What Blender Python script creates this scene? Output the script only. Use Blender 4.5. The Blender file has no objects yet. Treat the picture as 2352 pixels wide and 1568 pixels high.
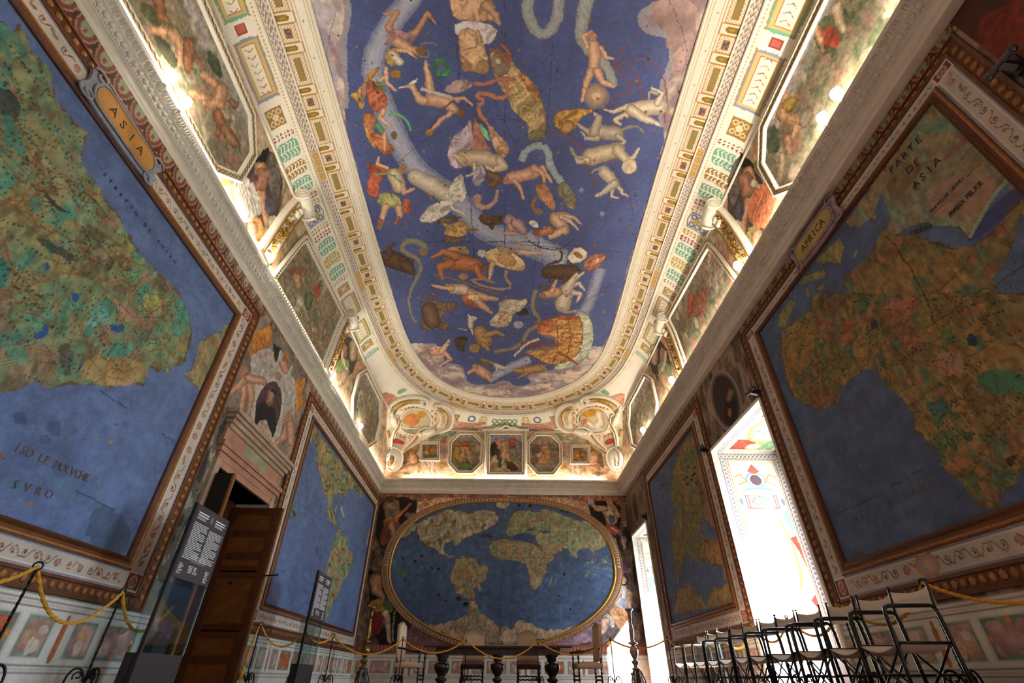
import bpy, bmesh, math, random
import numpy as np
from mathutils import Vector, Matrix
PI = math.pi
random.seed(7)
rng = np.random.RandomState(5)
SC = bpy.context.scene
COL = SC.collection
H = 0.18                      # camera height above the floor
# ---------------------------------------------------------------- camera model (z below is measured from camera height)
CAM = dict(f=1083.9104, pitch=math.radians(35.7199), yaw=math.radians(1.2206), roll=math.radians(-0.2384))
XL, XR, YB, YF = -4.317, 4.476, 17.0, -3.0
ZC, ZL = 5.444, 5.94          # underside and top of the cornice
def rays(px, py):
    px = np.asarray(px, float); py = np.asarray(py, float)
    f, pi_, ya, ro = CAM['f'], CAM['pitch'], CAM['yaw'], CAM['roll']
    c, s = math.cos(ro), math.sin(ro)
    a = px - 1176; b = 784 - py
    u = a * c + b * s; v = -a * s + b * c
    fw = f * math.cos(pi_) - v * math.sin(pi_); up = f * math.sin(pi_) + v * math.cos(pi_)
    return np.stack([u * math.cos(ya) + fw * math.sin(ya), -u * math.sin(ya) + fw * math.cos(ya), up], -1)
def on(px, py, ax, val):
    r = rays(px, py); return r * (val / r[..., ax])[..., None]
def project(P):
    P = np.asarray(P, float); x, y, z = P[..., 0], P[..., 1], P[..., 2]
    f, pi_, ya, ro = CAM['f'], CAM['pitch'], CAM['yaw'], CAM['roll']
    xr = x * math.cos(ya) - y * math.sin(ya); yr = x * math.sin(ya) + y * math.cos(ya)
    fw = yr * math.cos(pi_) + z * math.sin(pi_); up = -yr * math.sin(pi_) + z * math.cos(pi_)
    u = f * xr / fw; v = f * up / fw; c, s = math.cos(ro), math.sin(ro)
    return 1176 + u * c - v * s, 784 - (u * s + v * c)
def W(p): return (float(p[0]), float(p[1]), float(p[2]) + H)
# ---------------------------------------------------------------- tags
def tag(o, label=None, cat=None, group=None, kind=None):
    if label: o['label'] = label
    if cat: o['category'] = cat
    if group: o['group'] = group
    if kind: o['kind'] = kind
    return o
def empty(name, loc=(0, 0, 0), rz=0, label=None, cat=None, group=None):
    o = bpy.data.objects.new(name, None); COL.objects.link(o)
    o.location = loc; o.rotation_euler = (0, 0, rz); o.empty_display_size = .1
    return tag(o, label, cat, group)
def copy_tree(o, parent=None):
    c = o.copy(); COL.objects.link(c)
    if parent is not None: c.parent = parent
    for ch in list(o.children): copy_tree(ch, c)
    return c
# ---------------------------------------------------------------- materials
def lin(c):
    c = np.asarray(c, float)
    return np.where(c <= .04045, c / 12.92, ((c + .055) / 1.055) ** 2.4)
def hexc(h): return [int(h[i:i + 2], 16) / 255 for i in (0, 2, 4)]
MATS = {}
def mat(name, col, rough=.6, metal=0., spec=.4, noise=0., nscale=12., bump=0., emit=None, estr=0., alpha=1., trans=0., coat=0.):
    if name in MATS: return MATS[name]
    m = bpy.data.materials.new(name); m.use_nodes = True
    nt = m.node_tree; b = nt.nodes['Principled BSDF']
    c = list(lin(hexc(col) if isinstance(col, str) else col)) + [1]
    b.inputs['Base Color'].default_value = c
    b.inputs['Roughness'].default_value = rough; b.inputs['Metallic'].default_value = metal
    b.inputs['Specular IOR Level'].default_value = spec
    if trans: b.inputs['Transmission Weight'].default_value = trans
    if coat: b.inputs['Coat Weight'].default_value = coat
    if emit is not None:
        b.inputs['Emission Color'].default_value = list(emit) + [1]; b.inputs['Emission Strength'].default_value = estr
    if noise or bump:
        tc = nt.nodes.new('ShaderNodeTexCoord'); n = nt.nodes.new('ShaderNodeTexNoise')
        n.inputs['Scale'].default_value = nscale; n.inputs['Detail'].default_value = 5
        nt.links.new(tc.outputs['Object'], n.inputs['Vector'])
        if noise:
            mr = nt.nodes.new('ShaderNodeMapRange'); mr.inputs[1].default_value = .3; mr.inputs[2].default_value = .7
            mr.inputs[3].default_value = 1 - noise; mr.inputs[4].default_value = 1 + noise * .6
            nt.links.new(n.outputs['Fac'], mr.inputs[0])
            mx = nt.nodes.new('ShaderNodeVectorMath'); mx.operation = 'SCALE'
            mx.inputs[0].default_value = c[:3]; nt.links.new(mr.outputs[0], mx.inputs['Scale'])
            nt.links.new(mx.outputs[0], b.inputs['Base Color'])
        if bump:
            bp = nt.nodes.new('ShaderNodeBump'); bp.inputs['Strength'].default_value = bump; bp.inputs['Distance'].default_value = .01
            nt.links.new(n.outputs['Fac'], bp.inputs['Height']); nt.links.new(bp.outputs[0], b.inputs['Normal'])
    MATS[name] = m; return m
def paint_mat(name, rough=.75, fine=60., amt=.12, bump=.15, spec=.25):
    """fresco plaster: pigment laid on the mesh as a colour attribute, grained by procedural noise"""
    if name in MATS: return MATS[name]
    m = bpy.data.materials.new(name); m.use_nodes = True; nt = m.node_tree; b = nt.nodes['Principled BSDF']
    at = nt.nodes.new('ShaderNodeVertexColor'); at.layer_name = 'Pigment'
    tc = nt.nodes.new('ShaderNodeTexCoord')
    n = nt.nodes.new('ShaderNodeTexNoise'); n.inputs['Scale'].default_value = fine; n.inputs['Detail'].default_value = 3
    n2 = nt.nodes.new('ShaderNodeTexNoise'); n2.inputs['Scale'].default_value = fine / 12; n2.inputs['Detail'].default_value = 4
    for k in (n, n2): nt.links.new(tc.outputs['Object'], k.inputs['Vector'])
    ad = nt.nodes.new('ShaderNodeMath'); ad.operation = 'ADD'
    nt.links.new(n.outputs['Fac'], ad.inputs[0]); nt.links.new(n2.outputs['Fac'], ad.inputs[1])
    mr = nt.nodes.new('ShaderNodeMapRange'); mr.inputs[1].default_value = .7; mr.inputs[2].default_value = 1.3
    mr.inputs[3].default_value = 1 - amt; mr.inputs[4].default_value = 1 + amt
    nt.links.new(ad.outputs[0], mr.inputs[0])
    mx = nt.nodes.new('ShaderNodeVectorMath'); mx.operation = 'SCALE'
    nt.links.new(at.outputs['Color'], mx.inputs[0]); nt.links.new(mr.outputs[0], mx.inputs['Scale'])
    nt.links.new(mx.outputs[0], b.inputs['Base Color'])
    b.inputs['Roughness'].default_value = rough; b.inputs['Specular IOR Level'].default_value = spec
    if bump:
        bp = nt.nodes.new('ShaderNodeBump'); bp.inputs['Strength'].default_value = bump; bp.inputs['Distance'].default_value = .008
        nt.links.new(n.outputs['Fac'], bp.inputs['Height']); nt.links.new(bp.outputs[0], b.inputs['Normal'])
    MATS[name] = m; return m
# ---------------------------------------------------------------- mesh helpers
def obj(name, bm, m=None, parent=None, smooth=False, loc=None):
    me = bpy.data.meshes.new(name); bm.to_mesh(me); bm.free()
    if m: me.materials.append(m)
    if smooth: me.polygons.foreach_set('use_smooth', [True] * len(me.polygons))
    o = bpy.data.objects.new(name, me); COL.objects.link(o)
    if parent is not None: o.parent = parent
    if loc: o.location = loc
    return o
def B(): return bmesh.new()
def box(bm, x0, x1, y0, y1, z0, z1, M=None):
    vs = [bm.verts.new((x, y, z)) for x in (x0, x1) for y in (y0, y1) for z in (z0, z1)]
    for f in ((0, 1, 3, 2), (4, 6, 7, 5), (0, 4, 5, 1), (2, 3, 7, 6), (0, 2, 6, 4), (1, 5, 7, 3)):
        bm.faces.new([vs[i] for i in f])
    if M is not None: bmesh.ops.transform(bm, matrix=M, verts=vs)
    return vs
def tube(bm, pts, r, n=8, closed=False, cap=True, twist=0., lobes=0, la=0.):
    pts = [Vector(p) for p in pts]; N = len(pts)
    if not isinstance(r, (list, tuple, np.ndarray)): r = [r] * N
    rings = []; up = None
    for i in range(N):
        a = pts[(i - 1) % N] if (closed or i > 0) else pts[i]; b = pts[(i + 1) % N] if (closed or i < N - 1) else pts[i]
        t = (b - a)
        t = t.normalized() if t.length > 1e-9 else Vector((0, 0, 1))
        if up is None: up = Vector((0, 0, 1)) if abs(t.z) < .9 else Vector((1, 0, 0))
        s = t.cross(up)
        if s.length < 1e-6: s = t.cross(Vector((1, .3, 0)))
        s.normalize(); u2 = s.cross(t).normalized(); up = u2
        ring = []
        for k in range(n):
            an = 2 * PI * k / n + twist * i; rr = r[i] * (1 + la * math.cos(lobes * 2 * PI * k / n))
            ring.append(bm.verts.new(pts[i] + s * (math.cos(an) * rr) + u2 * (math.sin(an) * rr)))
        rings.append(ring)
    for i in range(N if closed else N - 1):
        a, b = rings[i], rings[(i + 1) % N]
        for k in range(n):
            bm.faces.new((a[k], a[(k + 1) % n], b[(k + 1) % n], b[k]))
    if cap and not closed:
        bm.faces.new(rings[0][::-1]); bm.faces.new(rings[-1])
def lathe(bm, prof, n=24, cx=0, cy=0, lob=0, la=0.):
    rings = []
    for r, z in prof:
        rings.append([bm.verts.new((cx + r * (1 + la * math.cos(lob * 2 * PI * k / n)) * math.cos(2 * PI * k / n), cy + r * (1 + la * math.cos(lob * 2 * PI * k / n)) * math.sin(2 * PI * k / n), z)) for k in range(n)])
    for a, b in zip(rings, rings[1:]):
        for k in range(n): bm.faces.new((a[k], a[(k + 1) % n], b[(k + 1) % n], b[k]))
    bm.faces.new(rings[0][::-1]); bm.faces.new(rings[-1])
def blob(bm, c, r, sc=(1, 1, 1), sub=2):
    ret = bmesh.ops.create_icosphere(bm, subdivisions=sub, radius=r)
    for v in ret['verts']:
        v.co = Vector((v.co.x * sc[0] + c[0], v.co.y * sc[1] + c[1], v.co.z * sc[2] + c[2]))
def sweep(bm, path, nrm, prof, closed=False, inward=None):
    """carry a profile [(a,b)] along a path; b along the surface normal, a across it (mitred)"""
    P = [Vector(p) for p in path]; N = len(P); rings = []
    for i in range(N):
        p = P[i]; n = Vector(nrm[i] if isinstance(nrm, list) else nrm).normalized()
        d1 = (p - P[i - 1]) if (closed or i > 0) else None
        d2 = (P[(i + 1) % N] - p) if (closed or i < N - 1) else None
        if d1 is None: d1 = d2
        if d2 is None: d2 = d1
        d1 = d1.normalized(); d2 = d2.normalized()
        s1 = d1.cross(n).normalized(); s2 = d2.cross(n).normalized()
        s = (s1 + s2)
        s = s.normalized() if s.length > 1e-6 else s1
        k = 1 / max(.35, s.dot(s1))
        rings.append([bm.verts.new(p + s * (a * k) + n * b) for a, b in prof])
    m = len(prof)
    for i in range(N if closed else N - 1):
        a, b = rings[i], rings[(i + 1) % N]
        for k in range(m - 1): bm.faces.new((a[k], b[k], b[k + 1], a[k + 1]))
    if not closed:
        for rg, rev in ((rings[0], 0), (rings[-1], 1)):
            if m > 2:
                try: bm.faces.new(rg if not rev else rg[::-1])
                except ValueError: pass
def grid_mesh(name, P, col, mask, m, parent=None, smooth=True):
    """P (ny,nx,3) points, col (ny,nx,3) pigment in display values, mask (ny-1,nx-1) faces kept"""
    ny, nx = P.shape[:2]
    idx = np.arange(ny * nx).reshape(ny, nx)
    f = np.stack([idx[:-1, :-1], idx[:-1, 1:], idx[1:, 1:], idx[1:, :-1]], -1)
    f = f[mask] if mask is not None else f.reshape(-1, 4)
    used = np.zeros(ny * nx, bool); used[f.ravel()] = True
    remap = np.cumsum(used) - 1
    co = P.reshape(-1, 3)[used].astype(np.float32); f = remap[f].astype(np.int32)
    c = lin(np.clip(col.reshape(-1, 3)[used], 0, 1)).astype(np.float32)
    me = bpy.data.meshes.new(name)
    me.vertices.add(len(co)); me.vertices.foreach_set('co', co.ravel())
    me.loops.add(f.size); me.loops.foreach_set('vertex_index', f.ravel())
    me.polygons.add(len(f)); me.polygons.foreach_set('loop_start', np.arange(0, f.size, 4, dtype=np.int32))
    me.polygons.foreach_set('loop_total', np.full(len(f), 4, np.int32))
    me.update(calc_edges=True); me.validate()
    if smooth: me.polygons.foreach_set('use_smooth', np.ones(len(me.polygons), bool))
    ca = me.color_attributes.new('Pigment', 'FLOAT_COLOR', 'POINT')
    ca.data.foreach_set('color', np.concatenate([c, np.ones((len(c), 1), np.float32)], 1).ravel())
    me.materials.append(m)
    o = bpy.data.objects.new(name, me); COL.objects.link(o)
    if parent is not None: o.parent = parent
    return o
# ---------------------------------------------------------------- noise and canvas
_T = np.random.RandomState(11).rand(256, 256).astype(np.float32)
def vn(X, Y, s, seed=0):
    x = X / s + seed * 17.31; y = Y / s + seed * 9.77
    xi = np.floor(x).astype(np.int64); yi = np.floor(y).astype(np.int64)
    fx = (x - xi).astype(np.float32); fy = (y - yi).astype(np.float32)
    fx = fx * fx * (3 - 2 * fx); fy = fy * fy * (3 - 2 * fy)
    a = _T[yi & 255, xi & 255]; b = _T[yi & 255, (xi + 1) & 255]; c = _T[(yi + 1) & 255, xi & 255]; d = _T[(yi + 1) & 255, (xi + 1) & 255]
    return (a * (1 - fx) + b * fx) * (1 - fy) + (c * (1 - fx) + d * fx) * fy
def fbm(X, Y, s, seed=0, o=4):
    t = 0; a = 1; n = 0
    for k in range(o):
        t = t + a * vn(X, Y, s / 2 ** k, seed + k * 3); n += a; a *= .55
    return t / n
def C(h): return np.array(hexc(h), np.float32) if isinstance(h, str) else np.asarray(h, np.float32)
def smooth_poly(p, it=1, closed=True):
    p = np.asarray(p, float)
    for _ in range(it):
        q = np.roll(p, -1, 0) if closed else p[1:]
        a = p if closed else p[:-1]
        n = np.empty((2 * len(a), 2)); n[0::2] = a * .75 + q * .25; n[1::2] = a * .25 + q * .75
        if not closed: n = np.vstack([p[:1], n, p[-1:]])
        p = n
    return p
def bl(c, col, d, w=.14):
    a = np.clip(d / w + .5, 0, 1); a = a * a * (3 - 2 * a)
    return c * (1 - a) + C(col) * a
class Canvas:
    def __init__(s, xs, ys, base='808080', conv=None):
        s.xs = np.asarray(xs, float); s.ys = np.asarray(ys, float)
        s.X, s.Y = np.meshgrid(s.xs, s.ys)
        s.c = np.empty(s.X.shape + (3,), np.float32); s.c[:] = C(base); s.conv = conv
        s.k = 0
    def win(s, x0, x1, y0, y1):
        a, b = np.searchsorted(s.xs, (x0, x1)); c, d = np.searchsorted(s.ys, (y0, y1))
        return slice(c, d), slice(a, b)
    def put(s, w, m, col, al=1., tex=0., ts=.05):
        if not m.any(): return
        sub = s.c[w]; c = C(col) if not isinstance(col, np.ndarray) or col.ndim == 1 else col[m]
        if tex:
            s.k += 1
            n = fbm(s.X[w][m], s.Y[w][m], ts, s.k, 3)[:, None]
            c = c * (1 + tex * (n - .5) * 2)
        sub[m] = sub[m] * (1 - al) + c * al
    def fill(s, P, col, al=1., tex=0., ts=.05, wob=0., ws=.05, sm=0):
        P = np.asarray(P, float)
        if sm: P = smooth_poly(P, sm)
        x0, y0 = P.min(0) - wob; x1, y1 = P.max(0) + wob
        w = s.win(x0, x1, y0, y1); X = s.X[w]; Y = s.Y[w]
        if X.size == 0: return None
        if wob:
            s.k += 1
            X = X + (fbm(X, Y, ws, s.k) - .5) * 2 * wob; Y = Y + (fbm(X, Y, ws, s.k + 50) - .5) * 2 * wob
        m = np.zeros(X.shape, bool); Q = np.roll(P, -1, 0)
        for (ax, ay), (bx, by) in zip(P, Q):
            if ay == by: continue
            r = ((ay > Y) != (by > Y)) & (X < (bx - ax) * (Y - ay) / (by - ay) + ax)
            m ^= r
        if col is not None: s.put(w, m, col, al, tex, ts)
        return w, m
    def rect(s, x0, x1, y0, y1, col, al=1., tex=0., ts=.05):
        w = s.win(x0, x1, y0, y1); s.put(w, np.ones(s.X[w].shape, bool), col, al, tex, ts)
    def ell(s, cx, cy, rx, ry, col, al=1., tex=0., ring=0.):
        w = s.win(cx - rx, cx + rx, cy - ry, cy + ry)
        q = ((s.X[w] - cx) / rx) ** 2 + ((s.Y[w] - cy) / ry) ** 2
        m = q < 1
        if ring: m &= q > (1 - ring) ** 2
        s.put(w, m, col, al, tex)
    def line(s, P, wd, col, al=1., tex=0.):
        P = np.asarray(P, float); h = wd / 2
        for (ax, ay), (bx, by) in zip(P[:-1], P[1:]):
            w = s.win(min(ax, bx) - h, max(ax, bx) + h, min(ay, by) - h, max(ay, by) + h); X = s.X[w]; Y = s.Y[w]
            if X.size == 0: continue
            dx, dy = bx - ax, by - ay; L = dx * dx + dy * dy + 1e-12
            t = np.clip(((X - ax) * dx + (Y - ay) * dy) / L, 0, 1)
            s.put(w, (X - ax - t * dx) ** 2 + (Y - ay - t * dy) ** 2 < h * h, col, al, tex)
    # --- shapes traced in picture coordinates, laid on this surface at their real place
    def P(s, pts): return s.conv(np.asarray(pts, float))
    def pf(s, pts, col, sm=1, **k):
        return s.fill(s.P(smooth_poly(pts, sm)), col, **k)
    def pl(s, pts, wd, col, al=1., tex=0., sm=1, taper=1.):
        p = smooth_poly(pts, sm, False); d = np.gradient(p, axis=0); d /= np.linalg.norm(d, axis=1)[:, None] + 1e-9
        n = np.stack([-d[:, 1], d[:, 0]], 1); w = np.linspace(1, taper, len(p))[:, None] * wd / 2
        s.fill(s.P(np.vstack([p + n * w, (p - n * w)[::-1]])), col, al, tex)
    def pe(s, c, rx, ry, col, rot=0., al=1., tex=0., n=18):
        t = np.linspace(0, 2 * PI, n, endpoint=False); a = math.radians(rot)
        x = rx * np.cos(t); y = ry * np.sin(t)
        return s.fill(s.P(np.stack([c[0] + x * math.cos(a) - y * math.sin(a), c[1] + x * math.sin(a) + y * math.cos(a)], 1)), col, al, tex)
    def limb(s, pts, rs, col, tex=.12, edge=True):
        """chain of tapered capsules = one soft limb with a darker drawn outline"""
        pts = np.asarray(pts, float)
        if not hasattr(rs, '__len__'): rs = np.linspace(rs, rs * .6, len(pts))
        polys = []
        for (a, ra, b, rb) in zip(pts[:-1], rs[:-1], pts[1:], rs[1:]):
            d = b - a; th = math.atan2(d[1], d[0])
            t1 = th + PI / 2 + np.linspace(0, PI, 7); t2 = th - PI / 2 + np.linspace(0, PI, 7)
            polys.append((a, ra, b, rb, t1, t2))
        c0 = C(col)
        for g, k in (((1.1, .60), (1., .80), (.84, .92), (.64, 1.02), (.42, 1.10), (.2, 1.16)) if edge else ((1., 1.),)):
            cc = np.clip(c0 * k + (np.array([.03, .0, -.02], np.float32) if k < .9 else 0), 0, 1).astype(np.float32)
            for a, ra, b, rb, t1, t2 in polys:
                ra2, rb2 = ra * g, rb * g
                o = np.array([-.12, -.12]) * (1 - g) * ra
                q = np.vstack([np.stack([a[0] + o[0] + ra2 * np.cos(t1), a[1] + o[1] + ra2 * np.sin(t1)], 1), np.stack([b[0] + o[0] + rb2 * np.cos(t2), b[1] + o[1] + rb2 * np.sin(t2)], 1)])
                s.fill(s.P(q), cc, 1. if g > .95 else .7, tex * .5, .04)
    def warp(s, amp, sc, y0=None, y1=None, mod=.22, x0=None, x1=None):
        w = s.win(s.xs[0] if x0 is None else x0, s.xs[-1] + 1 if x1 is None else x1, s.ys[0] if y0 is None else y0, s.ys[-1] + 1 if y1 is None else y1); X, Y = s.X[w], s.Y[w]
        s.k += 1; dx = (fbm(X, Y, sc, s.k, 3) - .5) * 2 * amp; dy = (fbm(X, Y, sc, s.k + 60, 3) - .5) * 2 * amp
        i = np.clip(np.searchsorted(s.xs, X + dx), 0, len(s.xs) - 1); j = np.clip(np.searchsorted(s.ys, Y + dy), 0, len(s.ys) - 1)
        n = fbm(X, Y, sc * .45, s.k + 20, 3) - .5; n2 = fbm(X * 1.3, Y * .8, sc * .2, s.k + 33, 2) - .5
        s.c[w] = s.c[j, i] * (1 + 2 * mod * n + mod * n2)[..., None]
    def folds(s, r, col, amp=.28, sc=.09):
        if r is None: return
        w, m = r; s.k += 1; X, Y = s.X[w], s.Y[w]
        q = vn(X + .5 * vn(X, Y, sc * 2, s.k + 9), Y * .6 + X * .5, sc, s.k); q2 = vn(X * .7, Y * 1.2, sc * 2.6, s.k + 4)
        k = (1 + amp * (1 - np.abs(2 * q - 1) * 1.9)) * (1 + amp * 1.1 * (q2 - .5))
        sub = s.c[w]; sub[m] = np.clip(sub[m] * k[m][:, None], 0, 1)
def axis(a, b, *knots):
    """coordinates from a to b; knots = (position, spacing) pairs, interpolated"""
    ks = np.array(knots, float); out = [a]
    while out[-1] < b: out.append(out[-1] + float(np.interp(out[-1], ks[:, 0], ks[:, 1])))
    out[-1] = b
    return np.array(out)
def Z(off, fac):
    """returns f(points) taking points measured on an enlargement back to picture coordinates"""
    return lambda pts: np.asarray(pts, float) / fac + np.array(off, float)
# ================================================================ VAULT
ZT = 8.7
_tc = [(-3.12, -3.0), (-3.13, 1), (-3.14, 5.4), (-3.14, 8.1), (-3.10, 10.3), (-3.03, 11.9), (-2.82, 13.15), (-2.40, 14.25), (-1.78, 15.02), (-.87, 15.58),
       (.08, 15.72), (1.1, 15.58), (2.02, 15.02), (2.72, 14.25), (3.14, 13.15), (3.27, 11.9), (3.27, 10.3), (3.18, 8.1), (3.14, 5.4), (3.12, 1), (3.12, -3.0)]
_p = smooth_poly(_tc, 4, False)
_d = np.concatenate([[0], np.cumsum(np.hypot(*np.diff(_p, axis=0).T))]); UT = _d[-1]
_ug = np.linspace(0, UT, 3001)
_tx = np.interp(_ug, _d, _p[:, 0]); _ty = np.interp(_ug, _d, _p[:, 1])
def _sm(a, k=25):
    b = np.pad(a, k, mode='edge'); return np.convolve(b, np.ones(2 * k + 1) / (2 * k + 1), 'valid')
_nx = _sm(-np.gradient(_sm(_ty))); _ny = _sm(np.gradient(_sm(_tx))); _l = np.hypot(_nx, _ny); _nx /= _l; _ny /= _l
_cand = []
with np.errstate(divide='ignore'):
    for (n, t, w) in ((_nx, _tx, XL), (_nx, _tx, XR), (_ny, _ty, YB)):
        L = (w - t) / n; _cand.append(np.where(L > .2, L, 99))
_L = np.minimum.reduce(_cand)
_k = 12; _Ls = _L
_vt = np.linspace(0, 3.21, 644)
_st = _sm(np.interp(_vt, [0, .31, .62, .78, .9, 3.3], [0, .28, .56, .70, .79, .79]), 8); _st[_vt > .95] = .79
_gt = np.clip(_sm(np.interp(_vt, [0, .9, 1.2, 1.47, 2.0, 3.21], [0, 0, .45, .78, .93, 1]), 14), 0, 1)
_zt = _sm(np.interp(_vt, [0, .31, .62, .78, .9, 1.2, 1.47, 2.0, 3.21], [8.68, 8.58, 8.44, 8.36, 8.28, 8.08, 7.84, 7.3, 5.94]), 14); _zt[0] = 8.68; _zt[-14:] = np.linspace(_zt[-15], 5.94, 14)
def cov(U, V, off=0.):
    U = np.asarray(U, float); V = np.asarray(V, float)
    tx = np.interp(U, _ug, _tx); ty = np.interp(U, _ug, _ty); nx = np.interp(U, _ug, _nx); ny = np.interp(U, _ug, _ny); L = np.interp(U, _ug, _Ls)
    s = np.interp(V, _vt, _st) + (L - .79) * np.interp(V, _vt, _gt); z = np.interp(V, _vt, _zt)
    P = np.stack([tx + nx * s, ty + ny * s, z], -1)
    if off:
        e = 1e-3
        du = cov(U + e, V) - cov(U - e, V); dv = cov(U, np.minimum(V + e, 3.21)) - cov(U, V - e)
        n = np.cross(dv, du); n /= np.linalg.norm(n, axis=-1)[..., None] + 1e-12
        P = P + n * off
    return P
def covn(U, V):
    a = cov(U, V); b = cov(U, V, .01); n = (b - a) * 100
    return n / (np.linalg.norm(n, axis=-1)[..., None] + 1e-12)
_gu = np.linspace(2.2, UT - 2.2, 900); _gv = np.linspace(0, 3.21, 90)
_GU, _GV = np.meshgrid(_gu, _gv); _gp = cov(_GU, _GV); _gx, _gy = project(_gp)
def cinv(pts):
    """picture point -> (U,V) on the cove"""
    out = []
    for x, y in np.asarray(pts, float):
        k = np.argmin((_gx - x) ** 2 + (_gy - y) ** 2); u, v = _GU.flat[k], _GV.flat[k]
        for _ in range(3):
            e = 1e-3
            q = cov(np.array([u, u + e, u]), np.array([v, v, v + (e if v < 3.2 else -e)])); X, Y = project(q)
            ev = e if v < 3.2 else -e
            J = np.array([[(X[1] - X[0]) / e, (X[2] - X[0]) / ev], [(Y[1] - Y[0]) / e, (Y[2] - Y[0]) / ev]])
            try: d = np.linalg.solve(J, [x - X[0], y - Y[0]])
            except np.linalg.LinAlgError: break
            d = np.clip(d, -.08, .08)
            u = min(max(u + d[0], 0), UT); v = min(max(v + d[1], 0), 3.21)
        out.append((u, v))
    return np.array(out)
def u_left(y): return float(np.interp(y, _ty[:1100], _ug[:1100]))
def u_right(y): return float(np.interp(-y, -_ty[1900:], _ug[1900:]))
# ---------------------------------------------------------------- sky fresco
def build_sky():
    ys = axis(-2.95, 15.75, (-3, .09), (2.1, .09), (2.25, .009), (5, .013), (10, .022), (15.7, .033))
    xs = axis(-3.3, 3.4, (-4, .014), (4, .014))
    cv = Canvas(xs, ys, '5f6ca6', conv=lambda p: on(p[:, 0], p[:, 1], 2, ZT)[:, :2])
    X, Y = cv.X, cv.Y
    n = fbm(X, Y, 2.4, 1, 5)[..., None]; n2 = fbm(X, Y * .6, .35, 9, 4)[..., None]
    cv.c[:] = C('485488') * (1 - n) + C('56659e') * n
    cv.c *= (1 + .22 * (n2 - .5)); cv.c = cv.c * (1 - .25 * np.clip(n[:, :, :] * 2 - 1.1, 0, 1)) + C('6c6c8a') * .25 * np.clip(n * 2 - 1.1, 0, 1)
    A = Z((700, 0), 2.6133); Bz = Z((750, 480), 2.4118)
    # clouds round the rim
    dl = np.interp(Y, _ty[:1500], _tx[:1500]); dr = np.interp(-Y, -_ty[1500:], _tx[1500:])
    edge = np.minimum(X - dl, dr - X)
    a = (X - .08) / 3.2; b = np.clip((Y - 11.2) / 4.46, 0, 2); rr = np.hypot(a, b); edge = np.where(Y > 11.2, (1 - rr) * 3.4, edge)
    cn = fbm(X, Y, .9, 21, 5)
    wdt = np.where(Y > 12.3, .62, .02) + np.where(Y < 5.2, (5.2 - Y) * .22, 0) * np.where(X > .0, 1.3, .75)
    m = edge < wdt * (.35 + 1.3 * vn(X, Y, .55, 3)) 
    v = (fbm(X, Y, .55, 21, 4) * .6 + fbm(X, Y, .2, 27, 3) * .4)[..., None]; t = np.clip((v - .38) / .26, 0, 1); t = t * t * (3 - 2 * t)
    cc = C('94808a') * (1 - t) + C('dcd0c6') * t; u_ = fbm(X, Y, .4, 39, 2)[..., None]; cc = cc * (1 - .5 * np.clip(u_ * 4 - 2.4, 0, 1)) + C('8088a8') * .5 * np.clip(u_ * 4 - 2.4, 0, 1)
    cv.c[m] = cc[m]
    m2 = (~m) & (edge < wdt * (.5 + 1.3 * vn(X, Y, .55, 3)) + .06) & (wdt > .1); cv.c[m2] = cv.c[m2] * .4 + C('c9bdb8') * .6
    for p in ([(2200, 330), (2290, 300), (2352, 200), (2352, 0), (2080, 0), (2090, 70), (2110, 100), (2130, 170), (2180, 190), (2160, 260), (2190, 300)], [(2230, 420), (2300, 370), (2352, 240), (2300, 250), (2200, 330), (2210, 390)]):
        cv.pf(A(p), 'a58c90', tex=.25, ts=.3, wob=.05, ws=.3)
    for p in ([(60, 0), (160, 20), (175, 80), (140, 180), (170, 290), (150, 370), (220, 440), (190, 530), (210, 640), (180, 620), (90, 330), (50, 120)],):
        cv.pf(A(p), 'a9a7bb', al=.7, tex=.2, ts=.3, wob=.05, ws=.2)
    def band(pts, wd, al=.5, col='c3c8d6'):
        for k, s_ in enumerate((1., .7, .4)): cv.pl(pts, wd * s_, col, al=al * .55, sm=2)
    # pale band of the galaxy
    band(A([(660, -40), (560, 90), (440, 270), (400, 420), (470, 620), (560, 850), (680, 1040), (900, 1180), (1020, 1330), (1120, 1400), (1260, 1440), (1420, 1500), (1560, 1560)]), 52, .75)
    band(Bz([(900, 945), (1010, 880), (1130, 830)]), 20, .8); band(Bz([(1390, 600), (1440, 560), (1480, 450), (1520, 330)]), 26, .6)
    band(Bz([(1120, 130), (1200, 200), (1330, 290)]), 26, .5)
    # celestial circles
    for p in ([(1205, 0), (1205, 700), (1205, 1568)], [(900, 0), (930, 500), (1000, 1200), (1018, 1568)], [(920, 0), (1070, 450), (1300, 940), (1430, 1568)], [(1500, 0), (1480, 500), (1430, 1100), (1395, 1568)],
              [(190, 60), (140, 260), (135, 400)], [(2190, 0), (2290, 250), (2295, 400)], [(560, 980), (760, 810), (980, 730), (1200, 712), (1400, 735), (1600, 800), (1850, 980), (1970, 1200), (1990, 1500)], [(540, 1455), (960, 1448), (1400, 1450), (1660, 1480)]):
        cv.pl(A(p), 1.5, '3c3a52', al=.7)
    for p in ([(985, 0), (995, 400), (990, 940)], [(800, 0), (830, 350), (850, 800)], [(1170, 0), (1150, 400), (1120, 820)], [(330, 380), (600, 560), (1000, 640), (1400, 540), (1640, 380)], [(540, 180), (1000, 185), (1260, 215), (1640, 240)], [(640, 800), (830, 930), (1050, 935), (1250, 870)]):
        cv.pl(Bz(p), 1.4, '3c3a52', al=.6)
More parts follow.
